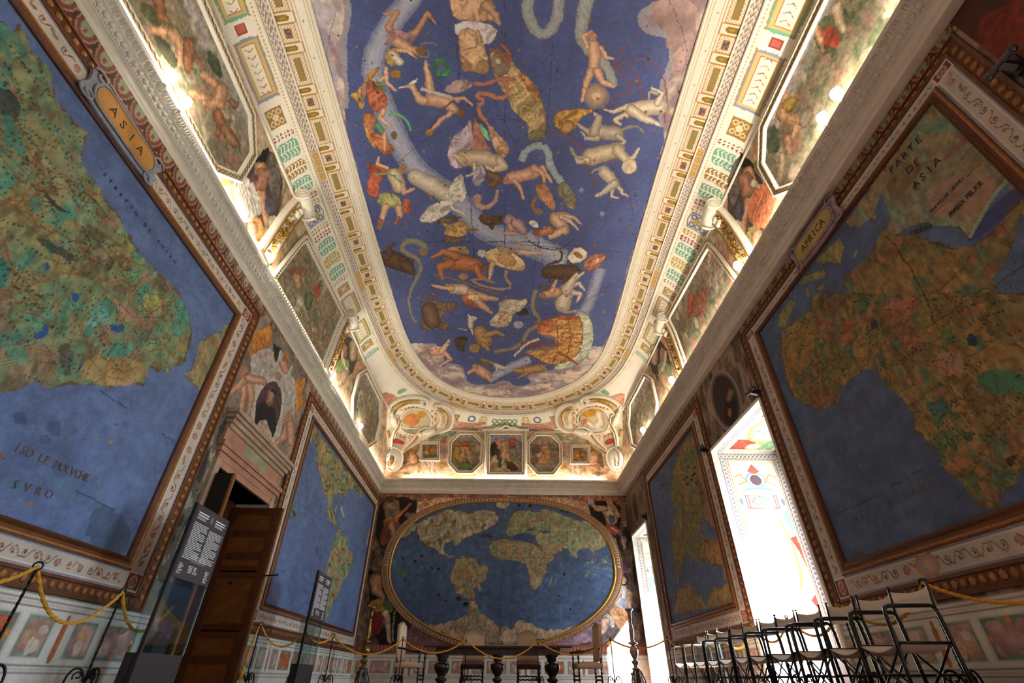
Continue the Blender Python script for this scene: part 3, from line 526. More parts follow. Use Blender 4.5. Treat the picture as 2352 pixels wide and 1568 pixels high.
# ================================================================ COVE (painted and stuccoed side of the vault)
GOLD = mat('gilding', 'b88a35', .38, .75, noise=.25, nscale=30)
STUC = mat('stucco', 'ece6d8', .6, noise=.08, nscale=6, bump=.1)
STUC2 = mat('stucco_grey', 'bdb4a8', .65, noise=.12, nscale=9, bump=.15)
def build_cove():
    mid = u_left(11.0), u_right(11.0)
    us = [0.]
    while us[-1] < UT:
        y = float(np.interp(us[-1], _ug, _ty)); us.append(us[-1] + float(np.interp(y, (-3, 2, 2.4, 4, 11, 16), (.2, .1, .012, .014, .02, .02))))
    us[-1] = UT; us = np.array(us)
    vs = axis(0, 3.21, (0, .012), (1.2, .014), (3.2, .02))
    cv = Canvas(us, vs, 'cdbb98', conv=cinv)
    X, Y = cv.X, cv.Y
    n = fbm(X, Y, .5, 4)[..., None]
    cv.c[:] = C('efe7d6') * (1 + .1 * (n - .5))
    # lower zone: grotesques and figures, brown-pink-green
    m = Y > 1.52
    g = fbm(X, Y * .7, .45, 12, 4); g2 = fbm(X, Y * .8, .3, 15, 4)
    low = C('a08a70') * (1 - g[..., None]) + C('c8b698') * g[..., None]
    low = bl(low, '8a7a5c', g2[..., None] - .6); low = bl(low, 'b98a70', .38 - g2[..., None])
    cv.c[m] = low[m]
    # ---- bands that run all the way round
    cv.rect(0, UT, 0, .31, 'f0ebde'); cv.rect(0, UT, .295, .315, 'b08c5c')
    for v in (.05, .1, .245): cv.rect(0, UT, v, v + .012, 'c2b08c')
    pit = 1.12; k0 = 0
    us0 = np.arange(1.6, UT - 1.6, pit)
    cv.rect(0, UT, .31, .62, 'ece2cc')
    wn = fbm(X, Y, .05, 40, 2)
    for u in us0:
        for (a, b, typ) in ((0, .17, 'arch'), (.17, .44, 'sq'), (.44, .61, 'arch'), (.61, 1.12, 'rect')):
            a += u; b += u
            cv.rect(a, b, .31 if typ == 'arch' else .35, .62, 'b5813a'); cv.rect(a + .014, b - .014, .325 if typ == 'arch' else .364, .606, 'efe8d8')
            if typ == 'arch':
                cv.rect(a + .04, b - .04, .46, .62, '8a6f2a'); cv.ell((a + b) / 2, .47, (b - a) / 2 - .04, .07, '8a6f2a'); cv.ell((a + b) / 2, .5, .02, .05, 'a98b40')
            else:
                w = cv.win(a, b, .364, .606); q = ((np.floor(cv.X[w] / .026) + np.floor(cv.Y[w] / .026)) % 2 == 0)
                cv.put(w, q, 'b3854a', .55)
                i = .075
                cv.rect(a + i - .012, b - i + .012, .352 + i, .618 - i, '8c6c3a'); cv.rect(a + i, b - i, .364 + i, .606 - i, '7c8a5c' if typ == 'rect' else '5c4a60')
                w = cv.win(a + i, b - i, .364 + i, .606 - i)
                cv.put(w, (np.sin(cv.X[w] * 60) * np.sin(cv.Y[w] * 75 + 1) + wn[w] > .72), 'b8762e')
                if typ == 'sq': cv.rect(a + i + .02, b - i - .02, .364 + i + .03, .606 - i - .03, 'b8762e'); cv.ell((a + b) / 2, .485, .028, .03, '4f5a80')
    for u in np.arange(1.2, UT - 1, .56): cv.ell(u, .2, .016, .016, 'b98a3c')
    # interlace
    cv.rect(0, UT, .63, .775, 'd6ccbc')
    w = cv.win(0, UT, .64, .77); q = (np.sin(cv.X[w] * 62 + np.sin(cv.Y[w] * 90) * 1.6) * np.cos(cv.Y[w] * 95) > .05)
    cv.put(w, q, '75626c', .9)
    for u in us0[::3]: cv.rect(u + .1, u + .75, .63, .775, 'c0a370'); [cv.ell(u + .2 + .15 * j, .702, .05, .05, 'a8854a', ring=.4) for j in range(4)]
    cv.rect(0, UT, .62, .635, 'e0d4bc')
    cv.rect(0, UT, .775, .90, 'efe8d6')
    w = cv.win(0, UT, .86, .9); cv.put(w, np.sin(cv.X[w] * 110) > 0, 'b59a6c', .8)
    w = cv.win(0, UT, .785, .80); cv.put(w, np.ones(cv.X[w].shape, bool), 'c4b08a')
    # coloured garland band .93 - 1.45
    cv.rect(0, UT, .90, 1.47, 'f3ede0')
    pal = {'t': '72ac94', 'r': '8a3428', 'y': 'b8a458', 'o': 'b8883c', 'b': '5c6c94', 'n': '9c7a3c'}
    def leaf(u, w_, c):
        cc = pal[c]; cv.fill([(u, .97), (u + w_ * .5, .93), (u + w_, .97), (u + w_ * .93, 1.2), (u + w_, 1.40), (u + w_ * .5, 1.44), (u, 1.40), (u + w_ * .07, 1.2)], cc, sm=1, wob=.02, ws=.06)
        for v in (1.02, 1.1, 1.18, 1.27, 1.35):
            cv.line([(u + w_ * .5, v + .03), (u + w_ * .18, v - .02), (u + w_ * .12, v + .02)], .022, 'f4eee2'); cv.line([(u + w_ * .5, v + .03), (u + w_ * .82, v - .02), (u + w_ * .88, v + .02)], .022, 'f4eee2')
        cv.line([(u + w_ * .5, .96), (u + w_ * .5, 1.42)], .03, 'f4eee2')
    def blue(u, w_):
        cv.rect(u, u + w_, 1.0, 1.4, 'c9c2b0'); [cv.ell(u + w_ * a, v, .07, .07, '56688e', ring=.45) for a in (.25, .75) for v in (1.07, 1.2, 1.33)]; cv.line([(u, 1.0), (u + w_ * .5, .95), (u + w_, 1.0), (u + w_, 1.4), (u + w_ * .5, 1.44), (u, 1.4), (u, 1.0)], .025, '56688e'); cv.ell(u + w_ * .5, 1.2, .05, .12, 'b89448')
    def cart(u, w_, c='t'):
        cv.fill([(u, 1.0), (u + .06, .94), (u + w_ - .06, .94), (u + w_, 1.0), (u + w_, 1.38), (u + w_ - .06, 1.44), (u + .06, 1.44), (u, 1.38)], pal[c] if c == 't' else '8f94ac', sm=1, wob=.015, ws=.05)
        cv.rect(u + .05, u + w_ - .05, .99, 1.39, 'cdb67c'); cv.rect(u + .09, u + w_ - .09, 1.06, 1.33, 'a85a40'); cv.rect(u + .1, u + w_ - .1, 1.07, 1.32, 'f2e8d4')
        for a in np.arange(u + .16, u + w_ - .12, .11): cv.line([(a, 1.12), (a + .04, 1.2), (a - .01, 1.27)], .014, rng.choice(['7c8a5c', 'a8604c', '6c6a8a']))
        for a in np.arange(u + .03, u + w_, .09): cv.ell(a, .965, .022, .022, 'b88a3c'); cv.ell(a, 1.415, .022, .022, 'b88a3c')
    def gold(u, w_):
        cv.rect(u, u + w_, 1.02, 1.38, '9c7838'); [cv.ell(u + w_ * a, v, .05, .05, 'e0d2b0', ring=.4) for a in (.25, .75) for v in (1.1, 1.2, 1.3)]; cv.ell(u + w_ / 2, 1.2, .05, .07, 'e0d2b0')
    seqs = lambda uf, sg: [(uf(y), t, w_) for y, t, w_ in ((2.1, 'C', .95), (3.1, 'R', .14), (3.3, 'c', .95), (4.4, 'G', .34), (4.85, 'r', .12), (5.02, 't', .36), (5.45, 'n', .3), (5.8, 't', .34), (6.2, 'r', .14), (6.38, 'o', .14), (6.55, 'B', .4), (7.0, 'o', .16), (7.2, 'r', .16), (7.4, 't', .4), (7.85, 'y', .34), (8.25, 't', .36), (8.66, 'r', .12), (8.9, 'G', .3), (9.3, 'c', .8), (10.2, 'R', .15), (10.4, 'C', .8), (11.3, 'G', .3), (11.75, 't', .2))]
    for u, t, w_ in seqs(u_left, 1) + seqs(u_right, -1):
        left = u < UT / 2
        if not left: u = u - w_
        if t in 'trnyo': leaf(u, w_, t)
        elif t == 'B': blue(u, w_)
        elif t in 'Cc': cart(u, w_, 't' if t == 'C' else 'v')
        elif t == 'R': cv.rect(u, u + w_, 1.1, 1.3, '9a4636'); cv.rect(u + .02, u + w_ - .02, 1.13, 1.27, 'b8665a')
        elif t == 'G': gold(u, w_)
    # far end of the band, laid symmetrically about the middle
    um = float(np.interp(1160, [project(cov(np.array([u]), np.array([.4])))[0][0] for u in np.linspace(13, 26, 60)], np.linspace(13, 26, 60)))
    for a, t, w_ in ((-.4, 'g', .8), (.5, 'y', .25), (.8, 'B', .3), (1.3, 'G', .35), (-.75, 'y', .25), (-1.1, 'B', .3), (-1.65, 'G', .35)):
        if t == 'g': [cv.ell(um + a + .1 + .15 * j, v, .085, .1, '6f9c7c', ring=.55) for j in range(5) for v in (1.1, 1.3)]; cv.ell(um, 1.2, .09, .14, 'c8b888'); cv.ell(um, 1.2, .05, .08, '6f9c7c')
        elif t == 'B': [cv.ell(um + a + .15, v, .11, .11, '56688e', ring=.4) for v in (1.08, 1.32)]
        elif t == 'G': gold(um + a, w_)
        else: leaf(um + a, w_, t)
    w = cv.win(0, UT, 1.45, 1.5); cv.put(w, np.ones(cv.X[w].shape, bool), 'cbbb9a'); cv.put(w, np.sin(cv.X[w] * 90) > .3, '8e7a58', .8)
    # ---- painted seated figures beside the consoles (traced)
    F1 = Z((480, 330), 4.237)
    for T_, rob, cloak in ((lambda p: F1(p), 'cfc6bc', '6c4a48'), (lambda p: np.array([2318., 0.]) + F1(p) * np.array([-1., 1.]) + np.array([0, 12]), 'cc7a58', 'd6c8b4')):
        cv.pf(T_([(330, 330), (470, 180), (560, 40), (640, 120), (720, 330), (700, 640), (560, 900), (480, 1020), (250, 700)]), '4c423c', tex=.3, ts=.2)
        cv.pf(T_([(420, 200), (520, 60), (600, 40), (560, 160), (520, 220)]), '1f1b1a'); cv.pf(T_([(600, 60), (690, 200), (700, 500), (620, 560), (560, 300)]), '6c6660', tex=.4)
        cv.limb(T_([(500, 230), (470, 420), (500, 640)]), [13, 11, 8], 'c79a7c'); cv.limb(T_([(500, 480), (550, 720), (560, 900)]), [9, 7, 5], 'c49878'); cv.limb(T_([(530, 300), (500, 420)]), [16, 14], 'a87c66')
        cv.pf(T_([(230, 380), (330, 330), (430, 370), (520, 620), (480, 720), (350, 790), (290, 690), (250, 560)]), rob, tex=.2, ts=.08)
        for a in range(5): cv.pl(T_([(260 + 30 * a, 400 + 10 * a), (330 + 30 * a, 600), (310 + 40 * a, 720)]), 2.5, C(rob) * .78)
        cv.pf(T_([(470, 700), (560, 900), (480, 950), (420, 860), (350, 820)]), 'cf9a5c' if rob[1] == 'f' else 'b8b078', tex=.2); cv.pf(T_([(400, 330), (470, 300), (480, 380), (380, 400)]), cloak)
        cv.pf(T_([(560, 720), (650, 680), (680, 790), (580, 860)]), 'cbbcab'); cv.pf(T_([(540, 520), (620, 540), (640, 660), (560, 700)]), '565464', tex=.2)
        cv.limb(T_([(420, 820), (430, 960), (520, 1000)]), [12, 9, 5], 'c99c80'); cv.pf(T_([(90, 330), (180, 310), (190, 390), (140, 430)]), 'c48a40', tex=.3); cv.pf(T_([(80, 250), (250, 330), (200, 350), (90, 300)]), '8c9070')
    F2 = Z((600, 600), 5.2267)
    for T_, col in ((lambda p: F2(p), '7c9054'), (lambda p: np.array([2314., 8.]) + F2(p) * np.array([-1., 1.]), '8a9468')):
        cv.pf(T_([(1050, 880), (1120, 1000), (1170, 1150), (1100, 1350), (950, 1450), (880, 1300), (950, 1000)]), '4c4038', tex=.3, ts=.1); cv.pf(T_([(920, 1180), (1060, 1160), (1060, 1320), (960, 1400), (880, 1330)]), col, tex=.25)
        cv.pf(T_([(970, 1010), (1035, 1000), (1035, 1160), (985, 1160)]), 'a87868'); cv.pl(T_([(965, 1040), (975, 1200), (1050, 1340)]), 6, 'cfc4b4'); cv.limb(T_([(1000, 1350), (960, 1440), (900, 1500)]), [10, 8, 4], 'c4a088'); cv.limb(T_([(1110, 1000), (1100, 1160)]), [9, 7], 'a89880'); cv.pf(T_([(890, 1330), (1000, 1350), (930, 1480), (860, 1450)]), 'b8a284', tex=.3)
    # ---- end wall of the cove
    E = Z((850, 880), 6.03); E2 = Z((1150, 880), 6.03)
    cv.pf(E([(430, 1290), (1990, 1330), (1990, 580), (1500, 600), (1100, 690), (700, 820), (480, 960)]), 'c3ab92', tex=.25, ts=.2, sm=0); cv.pf(E2([(0, 580), (0, 1330), (1560, 1330), (1500, 1010), (1200, 800), (700, 660), (380, 600)]), 'c3ab92', tex=.25, ts=.2, sm=0)
    for T_ in (E, lambda p: np.array([2312., 2.]) + E(p) * np.array([-1., 1.])):
        cv.pf(T_([(450, 970), (620, 880), (700, 1000), (680, 1150), (560, 1290), (430, 1250)]), '6f5646', tex=.3, ts=.1); cv.limb(T_([(590, 1000), (600, 1100), (520, 1180), (420, 1210)]), [10, 11, 8, 5], 'cfa286'); cv.limb(T_([(560, 1180), (660, 1170), (640, 1280)]), [10, 8, 5], 'cfa286'); cv.pe(T_([(590, 960)])[0], 6, 6, 'b08c6c')
        cv.limb(T_([(820, 1100), (800, 1200), (760, 1290)]), [7, 5, 3], 'cfae98'); cv.limb(T_([(860, 1110), (860, 1200), (890, 1290)]), [7, 5, 3], 'cfae98')
        cv.pf(T_([(980, 720), (1080, 700), (1070, 1060), (960, 1060)]), 'a98c84', tex=.3); cv.pe(T_([(1030, 750)])[0], 6, 6, 'b8725c'); cv.pe(T_([(1000, 1130)])[0], 9, 8, 'c09040')
        cv.pf(T_([(1090, 1250), (1480, 1250), (1510, 1310), (1080, 1310)]), 'b06a48'); cv.pl(T_([(1100, 1290), (1180, 1270), (1250, 1300), (1330, 1270), (1400, 1300), (1480, 1280)]), 3, 'd8b050')
        cv.pf(T_([(1240, 660), (1500, 610), (1500, 680), (1200, 740)]), '8c7470', tex=.4, ts=.04); cv.pf(T_([(860, 760), (1240, 650), (1200, 710), (1000, 760), (760, 820)]), '7ba086', tex=.2)
        cv.pf(T_([(1130, 690), (1640, 560), (1300, 540), (1160, 510)]), 'c9a28c', tex=.2)
        for a in range(4): cv.pl(T_([(1100 + 40 * a, 660 - 30 * a), (1600, 560 - 8 * a)]), 1.4, '9c5c48', al=.7)
        cv.pf(T_([(160, 100), (400, 180), (330, 240), (220, 330), (170, 260)]), 'c89078', tex=.3, ts=.08); cv.pf(T_([(370, 120), (440, 65), (525, 80), (470, 130), (390, 160)]), '82a888', tex=.2)
    cv.warp(.05, .2, 1.52, mod=.25)
    for T_ in (E, lambda p: np.array([2318., -2.]) + E(p) * np.array([-1., 1.])):
        cv.pf(T_([(235, 900), (225, 640), (240, 300), (330, 215), (480, 165), (700, 160), (800, 230), (880, 275), (1060, 290), (1170, 400), (1160, 560), (1090, 660), (900, 710), (720, 800), (560, 900), (430, 985), (300, 960)]), 'efe6d4', tex=.06)
        for k in range(4): cv.pl(T_([(285 + 22 * k, 420 - 6 * k), (340 + 18 * k, 300 + 10 * k), (480 + 6 * k, 225 + 16 * k), (680, 200 + 20 * k)]), 2.2, ('a8842c', 'c8b890', 'a8842c', 'b09858')[k]); cv.pl(T_([(900, 330 + 14 * k), (1010 - 4 * k, 350 + 18 * k), (1090 - 24 * k, 460), (1060 - 26 * k, 600)]), 2.2, ('a8842c', 'c8b890', 'a8842c', 'b09858')[k])
        for k in range(7): cv.pe(T_([(370 + 46 * k, 700 + (k % 3) * 22)])[0], 3.4, 3.2, 'b8704c', al=.8); cv.pe(T_([(860 + (k % 2) * 40, 380 + 42 * k)])[0], 2.6, 3.4, 'b8704c', al=.8); cv.pe(T_([(390 + 50 * k, 330 - abs(k - 4) * -12)])[0], 3.4, 2.6, 'b8704c', al=.8)
    P = cov(X, Y)
    P[..., 2] += H
    o = grid_mesh('ceiling', P, cv.c, None, paint_mat('fresco_vault', fine=30, amt=.07))
    tag(o, kind='structure')
    # plain masonry behind the sky fresco so that the vault is closed
    bm = B(); box(bm, XL - .3, XR + .3, YF - .3, YB + .3, 8.78 + H, 8.9 + H); o = obj('ceiling', bm, STUC, None); tag(o, kind='structure')
    return um
UM = build_cove()
# ---------------------------------------------------------------- relief on the cove
def on_cove(px, off=.03): 
    uv = cinv(np.asarray(px, float)); P = cov(uv[:, 0], uv[:, 1], off); P[:, 2] += H
    N = covn(uv[:, 0], uv[:, 1]); return P, N
def relief(bm, px, r, off=.02, n=8, closed=False, sm=2, taper=1.):
    p = smooth_poly(px, sm, closed); P, N = on_cove(p, off)
    tube(bm, [tuple(q) for q in P], list(np.linspace(r, r * taper, len(P))), n, closed)
def resample(poly, step):
    poly = np.asarray(poly, float); out = []
    for a, b in zip(poly, np.roll(poly, -1, 0)):
        k = max(1, int(np.hypot(*(b - a)) / step)); out += [a + (b - a) * i / k for i in range(k)]
    return np.array(out)
def fresco_pic(cv, seed, pts, sky=.3, figs=()):
    X, Y = cv.X, cv.Y
    g = fbm(X, Y, .5, seed, 5)[..., None]; g2 = fbm(X, Y * 1.6, .22, seed + 7, 4)[..., None]; g3 = fbm(X * 1.4, Y, .35, seed + 13, 3)[..., None]
    c = C('6c6a56') * (1 - g) + C('9c8c74') * g; c = bl(c, '5a6049', g2 - .6); c = bl(c, '8c7060', .36 - g3); c = bl(c, 'b3a08c', g3 - .66)
    t = ((Y - Y.min()) / (Y.max() - Y.min()))[..., None]
    c = c * np.clip(1 - sky * 0 , 0, 1) * (1 - np.clip((sky - t) * 3, 0, 1)) + (C('a39c9c') * (1 + .25 * (g - .5))) * np.clip((sky - t) * 3, 0, 1)
    cv.c[:] = c * (1 + .3 * (g2 - .5))
def framed(name, label, cat, poly, seed, group=None, width=.13, style='guilloche', figs=None, world=None, sky=.3, pw=.016):
    """poly in (U,V) on the cove; the picture follows the curve of the cove, the gilt frame stands off it"""
    poly = np.asarray(poly, float); c0 = poly.mean(0)
    P0 = cov(c0[:1], c0[1:2])[0]; root = empty(name, (P0[0], P0[1], P0[2] + H), 0, label, cat, group)
    org = np.array(root.location)
    xs = np.arange(poly[:, 0].min(), poly[:, 0].max() + pw, pw); ys = np.arange(poly[:, 1].min(), poly[:, 1].max() + pw, pw)
    cv = Canvas(xs, ys, conv=cinv); fresco_pic(cv, seed, None, sky)
    if figs: figs(cv)
    cv.warp(.035, .14, mod=.26)
    w, m = cv.fill(poly, None); M = np.zeros(cv.X.shape, bool); M[w] = m; M = M[:-1, :-1] | M[1:, 1:]
    P = cov(cv.X, cv.Y, .035); P[..., 2] += H
    grid_mesh('picture', P - org, cv.c, M, paint_mat('fresco_scene', fine=26, amt=.14), root)
    q = resample(poly, .12); PP = cov(q[:, 0], q[:, 1], .02); PP[:, 2] += H; NN = covn(q[:, 0], q[:, 1])
    sgn = 1
    a = np.sum([(x1 * y2 - x2 * y1) for (x1, y1), (x2, y2) in zip(poly, np.roll(poly, -1, 0))])
    bm = B(); w_ = width
    prof = [(-.01, 0), (-.01, .05), (.02, .075), (.035, .05), (w_ - .04, .05), (w_ - .02, .085), (w_, .07), (w_, 0)]
    # which side is outward?
    d = PP[1] - PP[0]; s = np.cross(d, NN[0]); cen = PP.mean(0); out = np.dot(s, PP[0] - cen) > 0
    if not out: prof = [(-a_, b_) for a_, b_ in prof][::-1]
    sweep(bm, [tuple(p - org) for p in PP], [tuple(n_) for n_ in NN], prof, True)
    fro = obj('frame', bm, STUC, root, True)
    bm = B()
    mids = w_ * .5 * (1 if out else -1)
    Q = []
    for i in range(len(PP)):
        t = PP[(i + 1) % len(PP)] - PP[i - 1]; t /= np.linalg.norm(t); s = np.cross(t, NN[i]); Q.append(PP[i] + s * mids + NN[i] * .05)
    Q = np.array(Q); per = np.linalg.norm(np.roll(Q, -1, 0) - Q, axis=1); L = np.concatenate([[0], np.cumsum(per)]); Qc = np.vstack([Q, Q[:1]]); NNc = np.vstack([NN, NN[:1]])
    step = .10 if style == 'guilloche' else .085
    k = int(L[-1] / step)
    for i in range(k):
        t = L[-1] * i / k; p = np.array([np.interp(t, L, Qc[:, j]) for j in range(3)]) - org; nn = np.array([np.interp(t, L, NNc[:, j]) for j in range(3)])
        t2 = np.array([np.interp(min(t + .02, L[-1]), L, Qc[:, j]) for j in range(3)]) - org - p; t2 /= np.linalg.norm(t2) + 1e-9; s = np.cross(t2, nn)
        if style == 'guilloche':
            h = w_ * .24
            pts = [p - s * h, p + t2 * step * .5, p + s * h, p - t2 * step * .5]
            tube(bm, [tuple(z + nn * .012) for z in pts], .008, 4, True)
        else:
            bmesh.ops.create_uvsphere(bm, u_segments=6, v_segments=4, radius=.024, matrix=Matrix.Translation(Vector(p + nn * .008)))
    for off_ in (-.34, .34):
        R = [tuple(Q[i] - org + np.cross((PP[(i + 1) % len(PP)] - PP[i - 1]) / np.linalg.norm(PP[(i + 1) % len(PP)] - PP[i - 1]), NN[i]) * off_ * w_ + NN[i] * .006) for i in range(len(Q))]
        tube(bm, R, .009, 5, True)
    obj('gilt_ornament', bm, GOLD, fro, True)
    return root
def yz(side, pts):
    """points given as (y, z) on the side wall of the cove -> (U, V)"""
    out = []
    for y, z in pts:
        v = float(np.interp(-z, -_zt, _vt))
        uu = np.linspace(0, UT * .5, 1500) if side < 0 else np.linspace(UT, UT * .5, 1500)
        q = cov(uu, np.full(1500, v))[:, 1]; k = int(np.argmax(q > y)); t = (y - q[k - 1]) / (q[k] - q[k - 1] + 1e-9)
        out.append((uu[k - 1] + (uu[k] - uu[k - 1]) * t, v))
    return out
def people(T, items):
    def f(cv):
        for pts, rs, col in items: cv.limb(T(pts), rs, col)
    return f
Lz = Z((240, 0), 3.7325); Rz = Z((1560, 0), 3.7325); Cz = Z((850, 880), 6.03); Cz2 = Z((1150, 880), 6.03); Mz = Z((600, 600), 5.2267)
SK1, SK2 = 'b08a6c', '8c6048'
def poly_figs(T, polys, items):
    def f(cv):
        for p, c in polys: cv.pf(T(p), c, tex=.3, ts=.1)
        for pts, rs, col in items: cv.limb(T(pts), rs, col)
    return f
near_poly = [(1.3, 6.12), (4.2, 6.12), (4.62, 6.5), (4.62, 7.1), (4.2, 7.48), (1.3, 7.48)]
framed('vault_fresco', 'near left long octagonal hunting scene in a gilt knotwork frame above two glowing globe lamps', 'fresco', yz(-1, near_poly), 3, 'octagonal side frescoes of the cove', sky=.35,
       figs=poly_figs(Lz, [([(250, 0), (400, 60), (480, 200), (420, 260), (300, 120)], '5a5c44'), ([(380, 250), (560, 420), (620, 560), (560, 600), (430, 420)], '3f3f30'), ([(620, 0), (780, 0), (980, 420), (900, 520), (760, 340)], 'a39a94'), ([(840, 400), (980, 540), (1000, 700), (880, 600)], '46523e')],
                      [([(430, 0), (470, 140), (520, 200)], [12, 12, 7], SK2), ([(400, 260), (520, 300), (570, 330)], [9, 12, 10], SK1), ([(560, 300), (620, 380), (620, 560)], [14, 11, 5], SK1), ([(690, 380), (700, 480), (690, 600)], [12, 13, 8], SK2), ([(720, 380), (760, 500), (820, 590)], [6, 4, 3], SK2), ([(720, 800), (880, 860), (940, 880)], [9, 12, 14], SK1), ([(820, 640), (930, 730), (980, 760)], [8, 8, 12], SK1), ([(980, 780), (960, 900), (840, 880)], [16, 15, 9], SK1), ([(950, 980), (980, 1100), (940, 1160)], [12, 11, 6], SK2), ([(1000, 1100), (1070, 1190), (1120, 1250)], [10, 12, 8], '8a6a50'), ([(1100, 900), (1060, 880)], [9, 6], SK2)]))
framed('vault_fresco', 'near right long octagonal scene with a red-draped bowing figure, in a gilt knotwork frame', 'fresco', yz(1, [(1.3, 6.12), (4.22, 6.12), (4.66, 6.5), (4.66, 7.2), (4.25, 7.58), (1.3, 7.58)]), 23, 'octagonal side frescoes of the cove', sky=.3,
       figs=poly_figs(Rz, [([(1200, 150), (1500, 50), (1460, 300), (1300, 480), (1180, 400)], '5c5e48'), ([(820, 820), (900, 760), (1000, 500), (1060, 420), (1120, 500), (1000, 760)], 'a0948c'), ([(760, 1100), (860, 1050), (900, 1300), (760, 1300)], '4c5a44'), ([(1240, 280), (1340, 200), (1420, 330), (1380, 430), (1280, 380)], 'a84c34')],
                      [([(1210, 240), (1240, 330), (1260, 440)], [9, 8, 5], SK1), ([(1380, 60), (1400, 180), (1440, 250)], [13, 12, 8], 'b8a890'), ([(940, 830), (920, 980), (1040, 1050)], [10, 16, 15], SK1), ([(960, 900), (1010, 860)], [14, 10], 'a88a48'), ([(1040, 1080), (1000, 1170)], [9, 5], SK1), ([(1120, 960), (1090, 1050)], [14, 10], '8c8070'), ([(960, 1190), (970, 1300)], [9, 7], SK1), ([(900, 1340), (900, 1440)], [8, 7], 'b0a088')]))
framed('vault_fresco', 'left middle landscape fresco in a slanting beaded stucco frame between two scroll consoles', 'fresco', yz(-1, [(6.55, 6.05), (9.42, 6.05), (9.62, 7.68), (6.95, 7.5)]), 44, None, .12, 'bead', sky=.1,
       figs=poly_figs(Mz, [([(380, 380), (460, 440), (540, 640), (480, 600)], 'b8a894'), ([(480, 540), (600, 780), (740, 1060), (700, 1080), (560, 760)], 'a48468'), ([(600, 300), (680, 260), (700, 420), (620, 460)], '8f4c3c'), ([(300, 40), (560, 80), (500, 220), (320, 200)], '7c5c48')], [([(400, 180), (430, 300)], [9, 7], SK1), ([(560, 420), (540, 560)], [9, 6], '5f6c50')]))
framed('vault_fresco', 'right middle landscape fresco in a slanting beaded stucco frame between two scroll consoles', 'fresco', yz(1, [(6.55, 6.05), (9.42, 6.05), (9.62, 7.75), (6.95, 7.55)]), 61, None, .12, 'bead', sky=.15,
       figs=poly_figs(Z((1500, 0), 1.96), [([(260, 1100), (330, 1180), (300, 1300), (230, 1280)], '9c8a78'), ([(200, 1300), (260, 1290), (240, 1440), (170, 1420)], '8c5c48'), ([(280, 1160), (310, 1300), (290, 1340)], 'a89c90')], [([(270, 1120), (260, 1180)], [7, 5], SK1), ([(180, 1330), (170, 1420)], [6, 4], 'a0503c')]))
framed('vault_fresco', 'far left small octagonal fresco in a gilt beaded frame near the end wall', 'fresco', yz(-1, [(12.3, 6.08), (14.2, 6.08), (14.8, 6.5), (14.75, 7.2), (14.1, 7.6), (12.3, 7.6), (11.95, 7.2), (11.95, 6.5)]), 71, 'octagonal side frescoes of the cove', .12, 'bead', sky=.25)
framed('vault_fresco', 'far right small octagonal fresco in a gilt beaded frame near the end wall', 'fresco', yz(1, [(12.3, 6.08), (14.2, 6.08), (14.8, 6.5), (14.75, 7.2), (14.1, 7.6), (12.3, 7.6), (11.95, 7.2), (11.95, 6.5)]), 79, 'octagonal side frescoes of the cove', .12, 'bead', sky=.25)
def endp(px): return cinv(np.array(px, float))
framed('vault_fresco', 'square fresco of naked riders and dark beasts at the middle of the far cove', 'fresco', endp([(1126, 998), (1199, 998), (1199, 1086), (1124, 1086)]), 91, None, .11, 'bead', sky=.42, pw=.018,
       figs=poly_figs(Cz, [([(1640, 700), (1990, 700), (1990, 800), (1640, 800)], '8a90b4'), ([(1650, 1090), (1990, 1120), (1990, 1240), (1640, 1230)], 'a8987c'), ([(1880, 1060), (1990, 1100), (2100, 1220), (1900, 1220)], '4a3c30')],
                      [([(1720, 860), (1700, 960), (1690, 1000)], [7, 6, 3], '3a302a'), ([(1760, 940), (1800, 1060), (1800, 1160)], [5, 4, 3], '4a443c'), ([(1800, 740), (1780, 820), (1820, 880)], [5, 6, 4], SK1), ([(1900, 830), (1890, 940), (1930, 1080)], [7, 6, 3], SK1), ([(1860, 840), (1860, 950), (1850, 1050)], [6, 5, 3], SK1), ([(1960, 800), (2000, 860)], [7, 8], 'a8503c'), ([(2050, 850), (2060, 950)], [8, 7], '7c7c80'), ([(1960, 730), (1990, 760)], [4, 4], SK1)]))
framed('vault_fresco', 'left octagonal fresco of a bending figure with an animal on the far cove', 'fresco', endp([(1055, 998), (1086, 998), (1105, 1018), (1103, 1063), (1083, 1082), (1053, 1082), (1036, 1063), (1038, 1018)]), 97, 'octagonal frescoes of the far cove', .12, 'bead', sky=.3, pw=.018,
       figs=poly_figs(Cz, [([(1160, 1080), (1500, 1080), (1480, 1200), (1240, 1200)], '5f6a4c')], [([(1260, 860), (1320, 900), (1360, 980), (1400, 1090)], [7, 7, 5, 3], SK1), ([(1290, 930), (1280, 1070)], [5, 3], SK1), ([(1210, 920), (1200, 1000), (1250, 1080)], [8, 9, 5], 'a08048'), ([(1330, 850), (1270, 850)], [7, 5], 'a05040')]))
framed('vault_fresco', 'right octagonal fresco of a standing figure with raised club on the far cove', 'fresco', endp([(1233, 1001), (1266, 1001), (1284, 1020), (1285, 1063), (1268, 1085), (1236, 1085), (1217, 1064), (1216, 1019)]), 103, 'octagonal frescoes of the far cove', .12, 'bead', sky=.3, pw=.018,
       figs=poly_figs(Cz2, [([(430, 1080), (780, 1080), (760, 1200), (500, 1200)], '8c8a80'), ([(440, 850), (560, 850), (560, 980), (450, 1000)], '6c5648')], [([(620, 850), (630, 960), (600, 1040), (570, 1140)], [7, 9, 7, 3], 'b98a68'), ([(640, 960), (640, 1060), (620, 1130)], [8, 6, 3], 'b98a68'), ([(620, 850), (670, 790)], [5, 3], SK1), ([(500, 1060), (450, 1110)], [6, 3], SK2)]))
